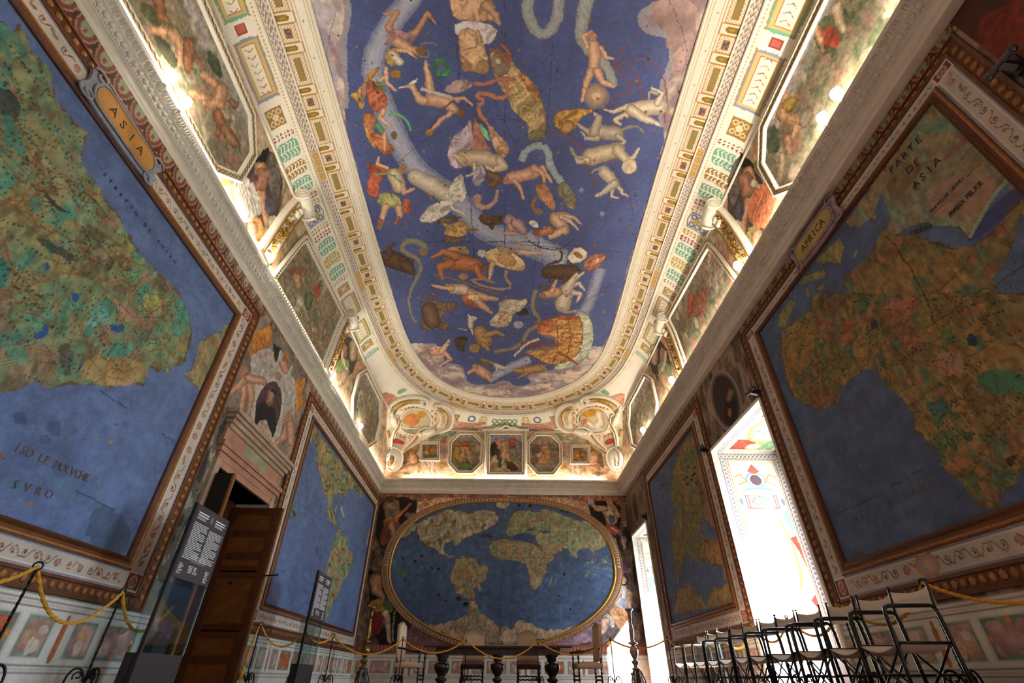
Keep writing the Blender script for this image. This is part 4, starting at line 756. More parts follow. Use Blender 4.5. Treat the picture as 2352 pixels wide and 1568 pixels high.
for (T, lab, sd) in ((Cz, 'left', 0), (Cz2, 'right', 1)):
    c = (830, 945) if sd == 0 else (1098, 990)
    q = [(c[0] - 105, c[1] - 100), (c[0] + 105, c[1] - 100), (c[0] + 105, c[1] + 105), (c[0] - 105, c[1] + 105)]
    framed('vault_plaque', 'small square gold-ground plaque at the %s of the far cove' % lab, 'fresco', endp(T(q)), 120 + sd, 'small plaques of the far cove', .09, 'bead', sky=0, pw=.02,
           figs=poly_figs(T, [([(c[0] - 100, c[1] - 90), (c[0] + 100, c[1] - 90), (c[0] + 100, c[1] + 90), (c[0] - 100, c[1] + 90)], '7c6c64'), ([(c[0] - 85, c[1]), (c[0] - 50, c[1] - 60), (c[0] + 50, c[1] - 60), (c[0] + 85, c[1]), (c[0] + 50, c[1] + 60), (c[0] - 50, c[1] + 60)], 'a07430')], [([(c[0] - 40, c[1] + 20), (c[0] + 30, c[1] + 20)], [3, 2], 'd0a860'), ([(c[0], c[1] - 40), (c[0] + 10, c[1] + 30)], [3, 2], '7c5420')]))
# ---------------------------------------------------------------- mouldings that follow the vault
def ring_tube(name, V, r, m, label, off=.01, n=6, u0=1.2, step=.12):
    us = np.arange(u0, UT - u0, step); P = cov(us, np.full(len(us), V), off); P[:, 2] += H
    bm = B(); tube(bm, [tuple(p) for p in P], r, n); o = obj(name, bm, m, None, True); tag(o, kind='structure'); return o
ring_tube('trim_5', .015, .03, STUC, '', 0.0, 8); ring_tube('trim_6', .625, .018, STUC, ''); ring_tube('trim_7', .835, .035, STUC, '', .0, 8); ring_tube('trim_8', 1.485, .028, STUC, '', .0, 8)
# ---------------------------------------------------------------- scroll consoles
def console(side, y, label, dy):
    uf = u_left if side < 0 else u_right
    root = empty('scroll_console', tuple(cov(np.array([uf(y)]), np.array([1.6]))[0] + np.array([0, 0, H])), 0, label, 'console', 'stucco scroll consoles of the cove'); org = np.array(root.location)
    V = np.linspace(1.42, 3.18, 22); ys = y + dy * (V - 1.42) / 1.76
    U = np.array([uf(a) for a in ys]); prof = [.20, .17]
    P = cov(U, V); N = covn(U, V)
    bm = B(); path = [tuple(p + np.array([0, 0, H]) - org) for p in P]
    sweep(bm, path, [tuple(n) for n in N], [(-.19, 0), (-.19, .11), (-.16, .14), (-.12, .13), (.12, .13), (.16, .14), (.19, .11), (.19, 0)])
    obj('shaft', bm, STUC, root, True)
    bm = B()
    for s_ in (-.15, .15):
        pts = [tuple(Vector(p) + Vector(N[i]) * .165 + Vector((0, s_ * 1., 0))) for i, p in enumerate(path)]; tube(bm, pts, .014, 6)
    for i in range(3, 20, 1):
        p = Vector(path[i]) + Vector(N[i]) * .155
        for k in range(3):
            blob(bm, (p.x + rng.uniform(-.02, .02), p.y + rng.uniform(-.09, .09), p.z + rng.uniform(-.04, .04)), rng.uniform(.02, .042), (1, 1.3, .8), 1)
    obj('gilt_garland', bm, GOLD, root, True)
    # volute roll at the head, axis across the console
    c = Vector(path[0]) + Vector(N[0]) * .14; bm = B(); n = Vector(N[0]); t = (Vector(path[1]) - Vector(path[0])).normalized(); s = n.cross(t).normalized()
    for e in (-.24, .24):
        pts = []
        for k in range(34):
            a = k * .38; r = .20 * (1 - k / 40); pts.append(c + s * e + n * (math.cos(a) * r) + t * (math.sin(a) * r))
        tube(bm, pts, [.03 * (1 - k / 60) for k in range(34)], 6)
    pr = [c + n * (math.cos(a) * .17) + t * (math.sin(a) * .17) for a in np.linspace(0, 2 * PI, 17)[:-1]]
    v1 = [bm.verts.new(p - s * .24) for p in pr]; v2 = [bm.verts.new(p + s * .24) for p in pr]
    for k in range(16): bm.faces.new((v1[k], v1[(k + 1) % 16], v2[(k + 1) % 16], v2[k]))
    bm.faces.new(v1[::-1]); bm.faces.new(v2)
    obj('volute', bm, STUC, root, True)
    bm = B()
    P2 = Vector(path[4]) + Vector(N[4]) * .2
    for k, (dz, r, sy) in enumerate(((0, .07, 1), (-.12, .085, 1.1), (-.24, .06, .8), (-.34, .05, 1.6))): blob(bm, tuple(P2 + t * (-dz)), r, (.8, sy, 1), 2)
    obj('mask', bm, STUC, root, True)
console(-1, 6.25, 'scroll console topped with a volute, left of the room, nearer of the two', -.3); console(-1, 9.95, 'scroll console topped with a volute, left of the room, further of the two', -.25)
console(1, 6.25, 'scroll console topped with a volute, right of the room, nearer of the two', -.3); console(1, 9.95, 'scroll console topped with a volute, right of the room, further of the two', -.25)
# ---------------------------------------------------------------- corner cartouches
def corner(T, flip, label, lab2):
    G = (lambda p: T(p)) if not flip else (lambda p: np.array([2318., -2.]) + T(p) * np.array([-1., 1.]))
    P0, _ = on_cove(G([(620, 540)]), 0); root = empty('stucco_cartouche', tuple(P0[0]), 0, label, 'cartouche', 'stucco cartouches in the far corners of the vault'); org = Vector(P0[0])
    def R(name, paths, m):
        bm = B()
        for px, r, off, cl in paths: relief(bm, G(px), r, off, 8, cl, 2, 1. if cl else .75)
        bmesh.ops.translate(bm, verts=bm.verts, vec=-org); obj(name, bm, m, root, True)
    R('scroll_border', [([(270, 880), (290, 690), (370, 560), (400, 490), (360, 430), (330, 440)], .05, .05, False), ([(260, 300), (340, 230), (480, 180), (640, 170), (760, 190), (810, 240), (780, 300), (720, 290), (710, 240), (750, 230)], .07, .06, False),
                        ([(880, 300), (960, 280), (1080, 310), (1150, 400), (1150, 540), (1090, 640), (960, 690)], .07, .06, False), ([(430, 960), (560, 830), (640, 720), (720, 620), (820, 600), (890, 640)], .055, .05, False), ([(880, 320), (930, 350), (900, 300)], .04, .07, False),
                        ([(250, 320), (270, 420), (330, 440)], .05, .04, False), ([(560, 860), (700, 700), (880, 660)], .03, .03, False), ([(300, 900), (320, 720), (420, 520)], .035, .05, False)], STUC)
    R('inner_ring', [([(400, 520), (430, 420), (520, 340), (640, 330), (760, 360), (850, 450), (850, 570), (780, 680), (640, 720), (500, 700), (420, 620)], .028, .05, True), ([(330, 430), (420, 320), (560, 260), (700, 280)], .035, .05, False), ([(960, 400), (990, 500), (930, 600)], .035, .05, False), ([(1020, 380), (1070, 480), (1010, 600)], .03, .05, False)], STUC)
    gp = [([(300, 320), (400, 250), (560, 210), (690, 220)], .03, .06, False), ([(960, 350), (1060, 400), (1100, 500), (1050, 600)], .03, .06, False), ([(470, 950), (600, 830), (700, 700), (800, 640)], .025, .09, False), ([(300, 700), (370, 600), (412, 500), (380, 450)], .022, .09, False), ([(560, 990), (690, 870), (720, 800)], .05, .03, False), ([(240, 660), (260, 740)], .06, .03, False)]
    R('gilt_scrollwork', gp + [([(360 + 46 * k, 350 - 22 * k), (380 + 46 * k, 320 - 20 * k), (410 + 46 * k, 320 - 22 * k)], .014, .05, False) for k in range(5)] + [([(900, 400 + 60 * k), (930, 420 + 60 * k), (910, 450 + 60 * k)], .014, .05, False) for k in range(5)] + [([(350 + 60 * k, 680 + 24 * k), (380 + 60 * k, 700 + 24 * k), (360 + 60 * k, 740 + 20 * k)], .014, .04, False) for k in range(4)], GOLD)
    for c, hd, arm in (((300, 520), (270, 420), (330, 600)), ((800, 680), (720, 700), (900, 640))):
        bm = B(); p, N = on_cove(G([c, hd, arm]), .09); a, h, r = [Vector(q) - org for q in p]
        tube(bm, [tuple(h), tuple(a), tuple(r)], [.06, .12, .05], 8); blob(bm, tuple(h + (h - a).normalized() * .08), .085, (1, 1, 1.1), 2)
        obj('putto', bm, STUC, root, True)
    # the oval picture
    ov = np.array([(420 + 0, 560), (440, 430), (540, 350), (640, 335), (770, 370), (850, 470), (845, 590), (760, 690), (640, 715), (500, 690)]); q = cinv(G(smooth_poly(ov, 1)))
    xs = np.arange(q[:, 0].min(), q[:, 0].max(), .02); ys = np.arange(q[:, 1].min(), q[:, 1].max(), .02); cv = Canvas(xs, ys, conv=cinv)
    g = fbm(cv.X, cv.Y, .3, 130 + flip, 4)[..., None]; cv.c[:] = C('a8a088') * (1 - g) + C('cdbfa0') * g
    if not flip:
        cv.pf(G([(440, 500), (520, 420), (600, 400), (660, 440), (700, 520), (600, 600), (500, 580)]), 'bf7c48', tex=.25); cv.pf(G([(660, 380), (760, 370), (800, 420), (720, 480), (640, 500)]), 'b88a30', tex=.3); cv.pf(G([(560, 600), (620, 590), (560, 680), (500, 640)]), '6c7c6c', tex=.4)
    else:
        cv.pf(G([(480, 380), (640, 340), (760, 380), (820, 440), (700, 480), (560, 430)]), 'b88a30', tex=.3); cv.limb(G([(560, 430), (540, 560), (620, 640), (700, 560)]), [9, 10, 8, 6], 'd0c0a8'); cv.pf(G([(480, 640), (640, 600), (760, 640), (700, 700), (560, 700)]), 'c0c0b8', tex=.2); cv.pf(G([(700, 480), (780, 500), (820, 560), (760, 600)]), 'b56a50', tex=.2); cv.pf(G([(800, 430), (850, 450), (860, 540), (820, 560)]), '6f8c64', tex=.3)
    w, m = cv.fill(q, None); M = np.zeros(cv.X.shape, bool); M[w] = m; P = cov(cv.X, cv.Y, .02); P[..., 2] += H
    grid_mesh('picture', P - np.array(org), cv.c, M[:-1, :-1], paint_mat('fresco_scene'), root)
    # coat of arms standing in the very corner
    P0, N0 = on_cove(G([(330, 1080)]), 0); r2 = empty('coat_of_arms', tuple(P0[0]), 0, lab2, 'coat of arms', 'coats of arms in the far corners'); o2 = Vector(P0[0])
    def shield(name, pts, m, off, rr=None):
        bm = B(); p = smooth_poly(pts, 2); P, N = on_cove(G(p), off)
        if rr: tube(bm, [tuple(Vector(a) - o2) for a in P], rr, 8, True)
        else:
            c = bm.verts.new(Vector(P.mean(0)) + Vector(N.mean(0)) * .06 - o2); vs = [bm.verts.new(Vector(a) - o2) for a in P]; vb = [bm.verts.new(Vector(a) - Vector(N[i]) * off * .9 - o2) for i, a in enumerate(P)]
            for k in range(len(vs)): bm.faces.new((vs[k], vs[(k + 1) % len(vs)], c)); bm.faces.new((vb[k], vb[(k + 1) % len(vs)], vs[(k + 1) % len(vs)], vs[k]))
        return obj(name, bm, m, r2, True)
    shield('mantle', [(230, 960), (300, 900), (420, 930), (460, 1040), (420, 1180), (300, 1250), (215, 1130)], STUC, .08)
    shield('shield', [(245, 1060), (300, 1010), (355, 1030), (350, 1110), (300, 1170), (240, 1150)], mat('shield_gold', 'c08c28', .45, .4), .21)
    shield('rim', [(235, 1060), (300, 1000), (365, 1025), (360, 1120), (300, 1185), (230, 1160)], STUC, .22, .022); shield('scroll_border', [(222, 960), (300, 895), (425, 930), (470, 1040), (425, 1190), (300, 1255), (210, 1130)], STUC, .12, .03)
    bm = B()
    for a, b_ in ((275, 1050), (320, 1050), (280, 1095), (325, 1090), (300, 1135)):
        P, N = on_cove(G([(a, b_)]), .275); q_ = Vector(P[0]) - o2
        for dz, dx in ((.04, 0), (0, .03), (0, -.03), (-.03, 0)): blob(bm, (q_.x + dx * .7, q_.y + dx * .7, q_.z + dz), .018, (1, 1, 1.3), 1)
    obj('lily', bm, mat('lily_blue', '5a6094', .6), r2, True)
    bm = B(); relief(bm, G([(330, 800), (380, 790), (440, 810), (475, 850)]), .06, .12, 8, False, 2, .8); relief(bm, G([(340, 830), (400, 830), (460, 860)]), .04, .16, 8); bmesh.ops.translate(bm, verts=bm.verts, vec=-o2); obj('red_hat', bm, mat('hat_red', 'a83c24', .6), r2, True)
corner(Cz, False, 'stucco scroll cartouche with an oval orange-figure picture, far left corner of the vault', 'gold shield with blue lilies under a red hat, far left corner above the cornice')
corner(Cz, True, 'stucco scroll cartouche with an oval reclining-figure picture, far right corner of the vault', 'gold shield with blue lilies under a red hat, far right corner above the cornice')
# pediment over the square fresco
def pediment():
    px = [(1133, 986), (1143, 980), (1152, 983), (1162, 974), (1172, 983), (1181, 980), (1192, 986)]
    P, N = on_cove(px, .04); root = empty('stucco_crest', tuple(P[3]), 0, 'scrolled stucco crest above the square fresco of the far cove', 'crest'); bm = B(); relief(bm, px, .04, .05, 8, False, 2); bmesh.ops.translate(bm, verts=bm.verts, vec=-Vector(P[3])); obj('volute_scroll', bm, STUC, root, True)
    bm = B(); relief(bm, [(1115, 988), (1115, 1095)], .05, .03, 6, False, 0); relief(bm, [(1208, 988), (1208, 1095)], .05, .03, 6, False, 0); relief(bm, [(1108, 986), (1215, 986)], .04, .04, 6, False, 0); bmesh.ops.translate(bm, verts=bm.verts, vec=-Vector(P[3])); obj('pilaster_border', bm, STUC, root, True)
pediment()
# ================================================================ CORNICE
def inst_mesh(name, tb, Ms, m, parent=None, smooth=True):
    """one mesh made of many small repeats of an ornament (egg, leaf, bead)"""
    me = bpy.data.meshes.new('t'); tb.to_mesh(me); tb.free()
    V = np.array([v.co[:] for v in me.vertices]); F = [list(p.vertices) for p in me.polygons]; bpy.data.meshes.remove(me)
    vs = []; fs = []
    for i, M in enumerate(Ms):
        A = np.array(M); vs.append(V @ A[:3, :3].T + A[:3, 3]); o_ = i * len(V); fs += [[a + o_ for a in f] for f in F]
    me = bpy.data.meshes.new(name); me.from_pydata(np.vstack(vs).tolist(), [], fs); me.materials.append(m)
    if smooth: me.polygons.foreach_set('use_smooth', [True] * len(me.polygons))
    o = bpy.data.objects.new(name, me); COL.objects.link(o)
    if parent is not None: o.parent = parent
    return o
CORN = mat('cornice_stucco', 'd0c8be', .7, noise=.1, nscale=5, bump=.12)
XLc, XRc = XL - .08, XR - .09
def cornice():
    z0 = ZC + H
    path = [(XLc, YF, z0), (XLc, YB, z0), (XRc, YB, z0), (XRc, YF, z0)]
    prof = [(-.15, 0), (.035, 0), (.045, .025), (.05, .05), (.075, .06), (.085, .09), (.07, .115), (.06, .13), (.06, .185), (.075, .2), (.09, .205), (.1, .225), (.085, .24), (.1, .255), (.11, .33), (.135, .345), (.14, .36), (.15, .42), (.18, .44), (.185, .45), (.195, .496), (-.15, .47)]
    bm = B(); sweep(bm, path, (0, 0, 1), prof); o = obj('trim_1', bm, CORN); tag(o, kind='structure')
    def along(step, a, b, sc, tilt=0):
        Ms = []
        for (p, q, nx, ny) in (((XLc, 1.4), (XLc, YB), 1, 0), ((XLc, YB), (XRc, YB), 0, -1), ((XRc, YB), (XRc, 1.4), -1, 0)):
            L = math.hypot(q[0] - p[0], q[1] - p[1]); k = int(L / step); d = ((q[0] - p[0]) / L, (q[1] - p[1]) / L)
            for i in range(k):
                t = a + (i + .5) * (L - 2 * a) / k
                x, y = p[0] + d[0] * t + nx * a, p[1] + d[1] * t + ny * a
                R = Matrix(((d[0], nx, 0, x), (d[1], ny, 0, y), (0, 0, 1, z0 + b), (0, 0, 0, 1)))
                Ms.append(R @ Matrix.Rotation(tilt, 4, 'X') @ Matrix.Diagonal((sc[0], sc[1], sc[2], 1)))
        return Ms
    b = B(); bmesh.ops.create_icosphere(b, subdivisions=1, radius=1); tag(inst_mesh('trim_2', b, along(.10, .106, .29, (.042, .034, .046)), CORN), kind='structure')
    b = B(); box(b, -1, 1, -1, 1, -1, 1); tag(inst_mesh('trim_3', b, along(.035, .092, .228, (.011, .016, .013)), CORN, None, False), kind='structure')
    b = B()
    for dx, s in ((-.5, .6), (0, 1), (.5, .6)):
        v0 = b.verts.new((dx - .3, 0, -1 * s)); v1 = b.verts.new((dx + .3, 0, -1 * s)); v2 = b.verts.new((dx * 1.6, 1.2, .9)); v3 = b.verts.new((dx, 1, -.2)); b.faces.new((v0, v1, v3)); b.faces.new((v1, v2, v3)); b.faces.new((v2, v0, v3))
    tag(inst_mesh('trim_4', b, along(.115, .142, .40, (.056, .045, .052)), CORN, None, False), kind='structure')
cornice()
# ================================================================ PAINTED MAPS
BRN = mat('frame_brown', '5e3417', .55, noise=.35, nscale=14)
BRN2 = mat('frame_dark', '4a2418', .6, noise=.3, nscale=10)
OCH = mat('frame_ochre', '94602f', .5, noise=.35, nscale=25)
def scrolls(cv, x0, x1, y0, y1, horiz, cols=('8c4434', '6c3c3c', '9a5a3c', '5c6450'), seed=0):
    r = random.Random(seed); w = (y1 - y0) if horiz else (x1 - x0); L = (x1 - x0) if horiz else (y1 - y0); t = w * .6
    while t < L - w * .6:
        c = r.choice(cols); s = 1 if int(t / (w * .9)) % 2 else -1; k = r.choice((0, 0, 0, 1, 2))
        def Q(a, b): return ((x0 + t + a * w, (y0 + y1) / 2 + b * w) if horiz else ((x0 + x1) / 2 + b * w, y0 + t + a * w))
        if k == 0:
            cv.line([Q(math.cos(q) * (.30 - q * .03), s * math.sin(q) * (.30 - q * .03)) for q in np.linspace(0, 5.5, 12)], w * .075, c)
            cv.line([Q(.3, 0), Q(.5, -s * .25), Q(.75, -s * .2)], w * .075, c); cv.ell(*Q(0, 0), w * .09, w * .09, '7c4838')
        elif k == 1:
            for a in (-.2, 0, .2): cv.ell(*Q(a, r.uniform(-.15, .15)), w * .14, w * .13, r.choice(('8a5048', '6c7058', '9c6c4c', '7a4a58')), .85)
        else:
            cv.ell(*Q(0, 0), w * .26, w * .26, 'a8785c'); cv.ell(*Q(0, 0), w * .26, w * .26, '7c4434', ring=.2); cv.ell(*Q(0, 0), w * .1, w * .12, '8c8a90')
        t += w * r.uniform(.8, 1.15)
def wall_frame(side): return (lambda X, Y, off=0.: np.stack([np.full(X.shape, (XL + off) if side < 0 else (XR - off)), X, Y + H], -1))
def land(cv, px, seed, pal=None, wob=.05, al=1., coast=True):
    pal = pal or ('6c7c5c', '8a7c54', 'a08258', '9a6c54', '5a7464', '7c6444')
    Pp = cv.P(px)
    if coast: cv.fill(Pp, '5a4434', wob=wob, ws=.12); 
    c0 = Pp.mean(0)
    r = cv.fill(c0 + (Pp - c0) * .992, None, wob=wob, ws=.12)
    if r is None: return None
    cv.k -= 1 if False else 0
    w, m = r; X = cv.X[w]; Y = cv.Y[w]
    a = fbm(X, Y, .55, seed, 4)[..., None]; b = fbm(X, Y * 1.4, .34, seed + 5, 4)[..., None]; d = fbm(X * 1.5, Y, .24, seed + 9, 3)[..., None]; e = fbm(X * 3, Y, .12, seed + 14, 3)[..., None]
    c = C(pal[0]) * (1 - a) + C(pal[1]) * a
    c = bl(c, pal[2], b - .57); c = bl(c, pal[3], .37 - b); c = bl(c, pal[4], d - .66); c = bl(c, pal[5], .30 - d)
    c = (c * .8 + C('8f8c74') * .2) * np.array([1.0, .99, .95], np.float32); c = c * (1 + .4 * (e - .5)) * (1 + .3 * (fbm(X, Y, .06, seed + 31, 2)[..., None] - .5)); ln = np.abs(vn(X, Y, .3, seed + 22) - .5)[..., None]; c = c * (1 - .28 * np.clip(1 - ln / .02, 0, 1))
    cv.put(w, m, c.astype(np.float32), al)
    return w, m
def inside(cv, reg, x, y):
    w, m = reg; i = int(np.searchsorted(cv.xs, x)) - w[1].start; j = int(np.searchsorted(cv.ys, y)) - w[0].start
    return 0 <= i < m.shape[1] and 0 <= j < m.shape[0] and m[j, i]
def specks(cv, reg, n, seed, cols=('242820', '1e2a2c', '3a3024'), sz=(.008, .02), rows=True):
    if reg is None: return
    w, m = reg; r = np.random.RandomState(seed); iy, ix = np.nonzero(m)
    if len(iy) == 0: return
    for _ in range(n // 8):
        k = r.randint(len(iy)); x = cv.X[w][iy[k], ix[k]]; y = cv.Y[w][iy[k], ix[k]]; a = r.uniform(-.6, .6) + (PI if r.rand() < .5 else 0); s = r.uniform(.035, .06); c = r.choice(cols)
        for j in range(8):
            a += r.uniform(-.25, .25); x += s * math.cos(a); y += s * math.sin(a) * .8; q = r.uniform(*sz)
            if inside(cv, reg, x, y): cv.ell(x, y, q * .8, q * 1.25, c, .7)
def rivers(cv, reg, n, seed, col='7a4c2c', wd=.012):
    if reg is None: return
    w, m = reg; r = np.random.RandomState(seed); iy, ix = np.nonzero(m)
    for _ in range(n):
        k = r.randint(len(iy)); x = cv.X[w][iy[k], ix[k]]; y = cv.Y[w][iy[k], ix[k]]; a = r.uniform(0, 6.28); P = [(x, y)]
        for j in range(12):
            a += r.uniform(-.6, .6); x += .09 * math.cos(a); y += .09 * math.sin(a)
            if not inside(cv, reg, x, y): break
            P.append((x, y))
        if len(P) < 3: continue
        cv.line(smooth_poly(P, 1, False), wd, col, .55)
def write(root, name, text, surf, p0, p1, size, m, off=.012, spread=None):
    """inscription standing along p0->p1 (surface coordinates), letters as thin solids"""
    p0 = np.array(p0, float); p1 = np.array(p1, float); d = p1 - p0; L = np.hypot(*d); d /= L
    side = surf
    n = len(text); bm_all = B()
    for i, ch in enumerate(text):
        if ch == ' ': continue
        cu = bpy.data.curves.new('t', 'FONT'); cu.body = ch; cu.size = size; cu.extrude = .001; cu.align_x = 'CENTER'; cu.resolution_u = 2
        ob = bpy.data.objects.new('t', cu); me = ob.to_mesh() if False else bpy.data.meshes.new_from_object(ob); bpy.data.objects.remove(ob); bpy.data.curves.remove(cu)
        q = p0 + d * (L * (i + .5) / n)
        ex = Vector((0, d[0], d[1])) if side in (-1, 1) else Vector((d[0], 0, d[1])); ez = Vector({-1: (1, 0, 0), 1: (-1, 0, 0), 0: (0, -1, 0)}[side]); ey = ez.cross(ex)
        o3 = Vector({-1: (XL + off, q[0], q[1] + H), 1: (XR - off, q[0], q[1] + H), 0: (q[0], YB - off, q[1] + H)}[side])
        M = Matrix(((ex.x, ey.x, ez.x, o3.x), (ex.y, ey.y, ez.y, o3.y), (ex.z, ey.z, ez.z, o3.z), (0, 0, 0, 1)))
        me.transform(M); bm_all.from_mesh(me); bpy.data.meshes.remove(me)
    org = Vector(root.location) if root else Vector()
    bmesh.ops.translate(bm_all, verts=bm_all.verts, vec=-org)
    return obj(name, bm_all, m, root)
INK = mat('ink', '2c2a28', .8)
INK2 = mat('ink_brown', '5a4a38', .8)
def wall_map(side, inner, outer, name, label, painter, spc, cart=None):
    (y0, y1, z0, z1), (Y0, Y1, Z0, Z1) = inner, outer
    root = empty(name, ((XL if side < 0 else XR), (y0 + y1) / 2, Z0 + H), 0, label, 'wall map', 'painted maps of the long walls'); org = np.array(root.location); S = wall_frame(side)
    ys = axis(y0, y1, *spc); zs = axis(z0, z1, (1, .013), (5, .013))
    cv = Canvas(ys, zs, conv=lambda p: on(p[:, 0], p[:, 1], 0, XL if side < 0 else XR)[:, 1:3])
    n = fbm(cv.X, cv.Y, 1.2, 5 if side < 0 else 8, 5)[..., None]; n2 = fbm(cv.X, cv.Y * 2, .2, 9, 4)[..., None]
    cv.c[:] = (C('48557e') * (1 - n) + C('627aa8') * n) * (1 + .2 * (n2 - .5))
    painter(cv, root); cv.warp(.02, .2, mod=.1)
    grid_mesh('map_field', S(cv.X, cv.Y, .006) - org, cv.c, None, paint_mat('fresco_map', fine=34, amt=.13, bump=.3), root, False)
    def rectpath(a, b, c, d): return [(XL if side < 0 else XR, p, q + H) for p, q in ((a, c), (b, c), (b, d), (a, d))]
    nrm = (1, 0, 0) if side < 0 else (-1, 0, 0)
    def fr(nm, r1, r2, m, prof):
        """frame between rectangle r1 (inside) and r2 (outside); prof = [(0..1, height)]"""
        bm = B(); rings = []
        for t, h in prof:
            rr = [r1[i] + (r2[i] - r1[i]) * t for i in range(4)]; x = (XL + h) if side < 0 else (XR - h)
            rings.append([bm.verts.new((x - org[0], p - org[1], q + H - org[2])) for p, q in ((rr[0], rr[2]), (rr[1], rr[2]), (rr[1], rr[3]), (rr[0], rr[3]))])
        for a, b in zip(rings, rings[1:]):
            for k in range(4): bm.faces.new((a[k], a[(k + 1) % 4], b[(k + 1) % 4], b[k]))
        return obj(nm, bm, m, root)
    def mixr(t): return [inner[i] + (outer[i] - inner[i]) * t for i in range(4)]
    a, b = mixr(.24), mixr(.66)
    f1 = fr('inner_frame', inner, a, BRN, [(0, 0), (0, .03), (.22, .045), (.4, .02), (.75, .03), (1, .03), (1, 0)])
    f2 = fr('outer_frame', b, outer, BRN, [(0, 0), (0, .025), (.18, .03), (.22, .014), (.8, .014), (.84, .035), (1, .03), (1, 0)])
    fr('gilt_line', [inner[i] + (a[i] - inner[i]) * .62 for i in range(4)], [inner[i] + (a[i] - inner[i]) * .95 for i in range(4)], OCH, [(0, .02), (.3, .042), (.7, .042), (1, .02)])
    fr('dark_line', inner, [inner[i] + (a[i] - inner[i]) * .16 for i in range(4)], BRN2, [(0, .031), (0, .036), (1, .046), (1, .03)])
    # beads and flutes painted or carved along the two mouldings
    def run(r1, r2, t, step, sc, nm, m, par):
        rr = [r1[i] + (r2[i] - r1[i]) * t for i in range(4)]; Ms = []; x = (XL + .016) if side < 0 else (XR - .016)
        wv = abs(r2[2] - r1[2]); wh = abs(r2[1] - r1[1])
        for k in range(int((rr[1] - rr[0]) / step)):
            p = rr[0] + (k + .5) * step
            for q, wz in ((rr[2], abs(r2[2] - r1[2])), (rr[3], abs(r2[3] - r1[3]))):
                if p > 1.0: Ms.append(Matrix.Translation((x - org[0], p - org[1], q + H - org[2])) @ Matrix.Diagonal((.02, sc[0], sc[1] * wz, 1)))
        for k in range(int((rr[3] - rr[2]) / step)):
            q = rr[2] + (k + .5) * step
            for p, wy in ((rr[0], abs(r2[0] - r1[0])), (rr[1], abs(r2[1] - r1[1]))):
                if p > 1.0: Ms.append(Matrix.Translation((x - org[0], p - org[1], q + H - org[2])) @ Matrix.Diagonal((.02, sc[1] * min(wy, .3), sc[0], 1)))
        tb = B(); bmesh.ops.create_icosphere(tb, subdivisions=1, radius=1); inst_mesh(nm, tb, Ms, m, par)
    run(inner, a, .78, .06, (.02, .16), 'flute', OCH, f1); run(b, outer, .5, .11, (.042, .26), 'bead', OCH, f2)
    # white grotesque border
    Yg = axis(b[0], b[1], *[(p, q * 1.0) for p, q in spc]); Zg = axis(b[2], b[3], (1, .014), (5, .014)); c2 = Canvas(Yg, Zg, 'b8aea4')
    nn = fbm(c2.X, c2.Y, .25, 31, 4)[..., None]; c2.c *= (1 + .18 * (nn - .5))
    M = ~((c2.X[:-1, :-1] > a[0]) & (c2.X[:-1, :-1] < a[1]) & (c2.Y[:-1, :-1] > a[2]) & (c2.Y[:-1, :-1] < a[3]))
    for t, col, wd in ((.06, '6c6f94', .013), (.94, '6c6f94', .013), (.14, 'd2c8be', .01), (.86, 'd2c8be', .01)):
        rr = [a[i] + (b[i] - a[i]) * t for i in range(4)]; c2.line([(rr[0], rr[2]), (rr[1], rr[2]), (rr[1], rr[3]), (rr[0], rr[3]), (rr[0], rr[2])], wd, col)
    g = .2
    scrolls(c2, max(a[0], .8), a[1], b[2] + .03, a[2] - .03, True, seed=side + 3); scrolls(c2, max(a[0], .8), a[1], a[3] + .03, b[3] - .03, True, seed=side + 9)
    scrolls(c2, a[1] + .04, b[1] - .04, a[2], a[3], False, seed=side + 5); scrolls(c2, b[0] + .04, a[0] - .04, a[2], a[3], False, seed=side + 7)
    for p0, p1 in ((b[0], a[0]), (a[1], b[1])):
        for q0, q1 in ((b[2], a[2]), (a[3], b[3])):
            c2.rect(p0, p1, q0, q1, 'cfc6bc'); c2.rect(p0 + .02, p1 - .02, q0 + .02, q1 - .02, '7a3028'); cx, cy = (p0 + p1) / 2, (q0 + q1) / 2; c2.ell(cx, cy, (p1 - p0) * .26, (q1 - q0) * .34, 'a8a090', ring=.35); c2.ell(cx, cy, (p1 - p0) * .1, (q1 - q0) * .14, 'b8846c')
    mid = (a[0] + a[1]) / 2
    for c_ in (a[0] + (a[1] - a[0]) * .68,):
        cy = (b[2] + a[2]) / 2; c2.ell(c_, cy, .17, (a[2] - b[2]) * .46, 'b07c50'); c2.ell(c_, cy, .13, (a[2] - b[2]) * .34, '9a9094'); c2.ell(c_ - .02, cy, .05, .06, 'c09878')
    grid_mesh('ornament_border', S(c2.X, c2.Y, .012) - org, c2.c, M, paint_mat('fresco_border', fine=50, amt=.1), root, False)
    return root
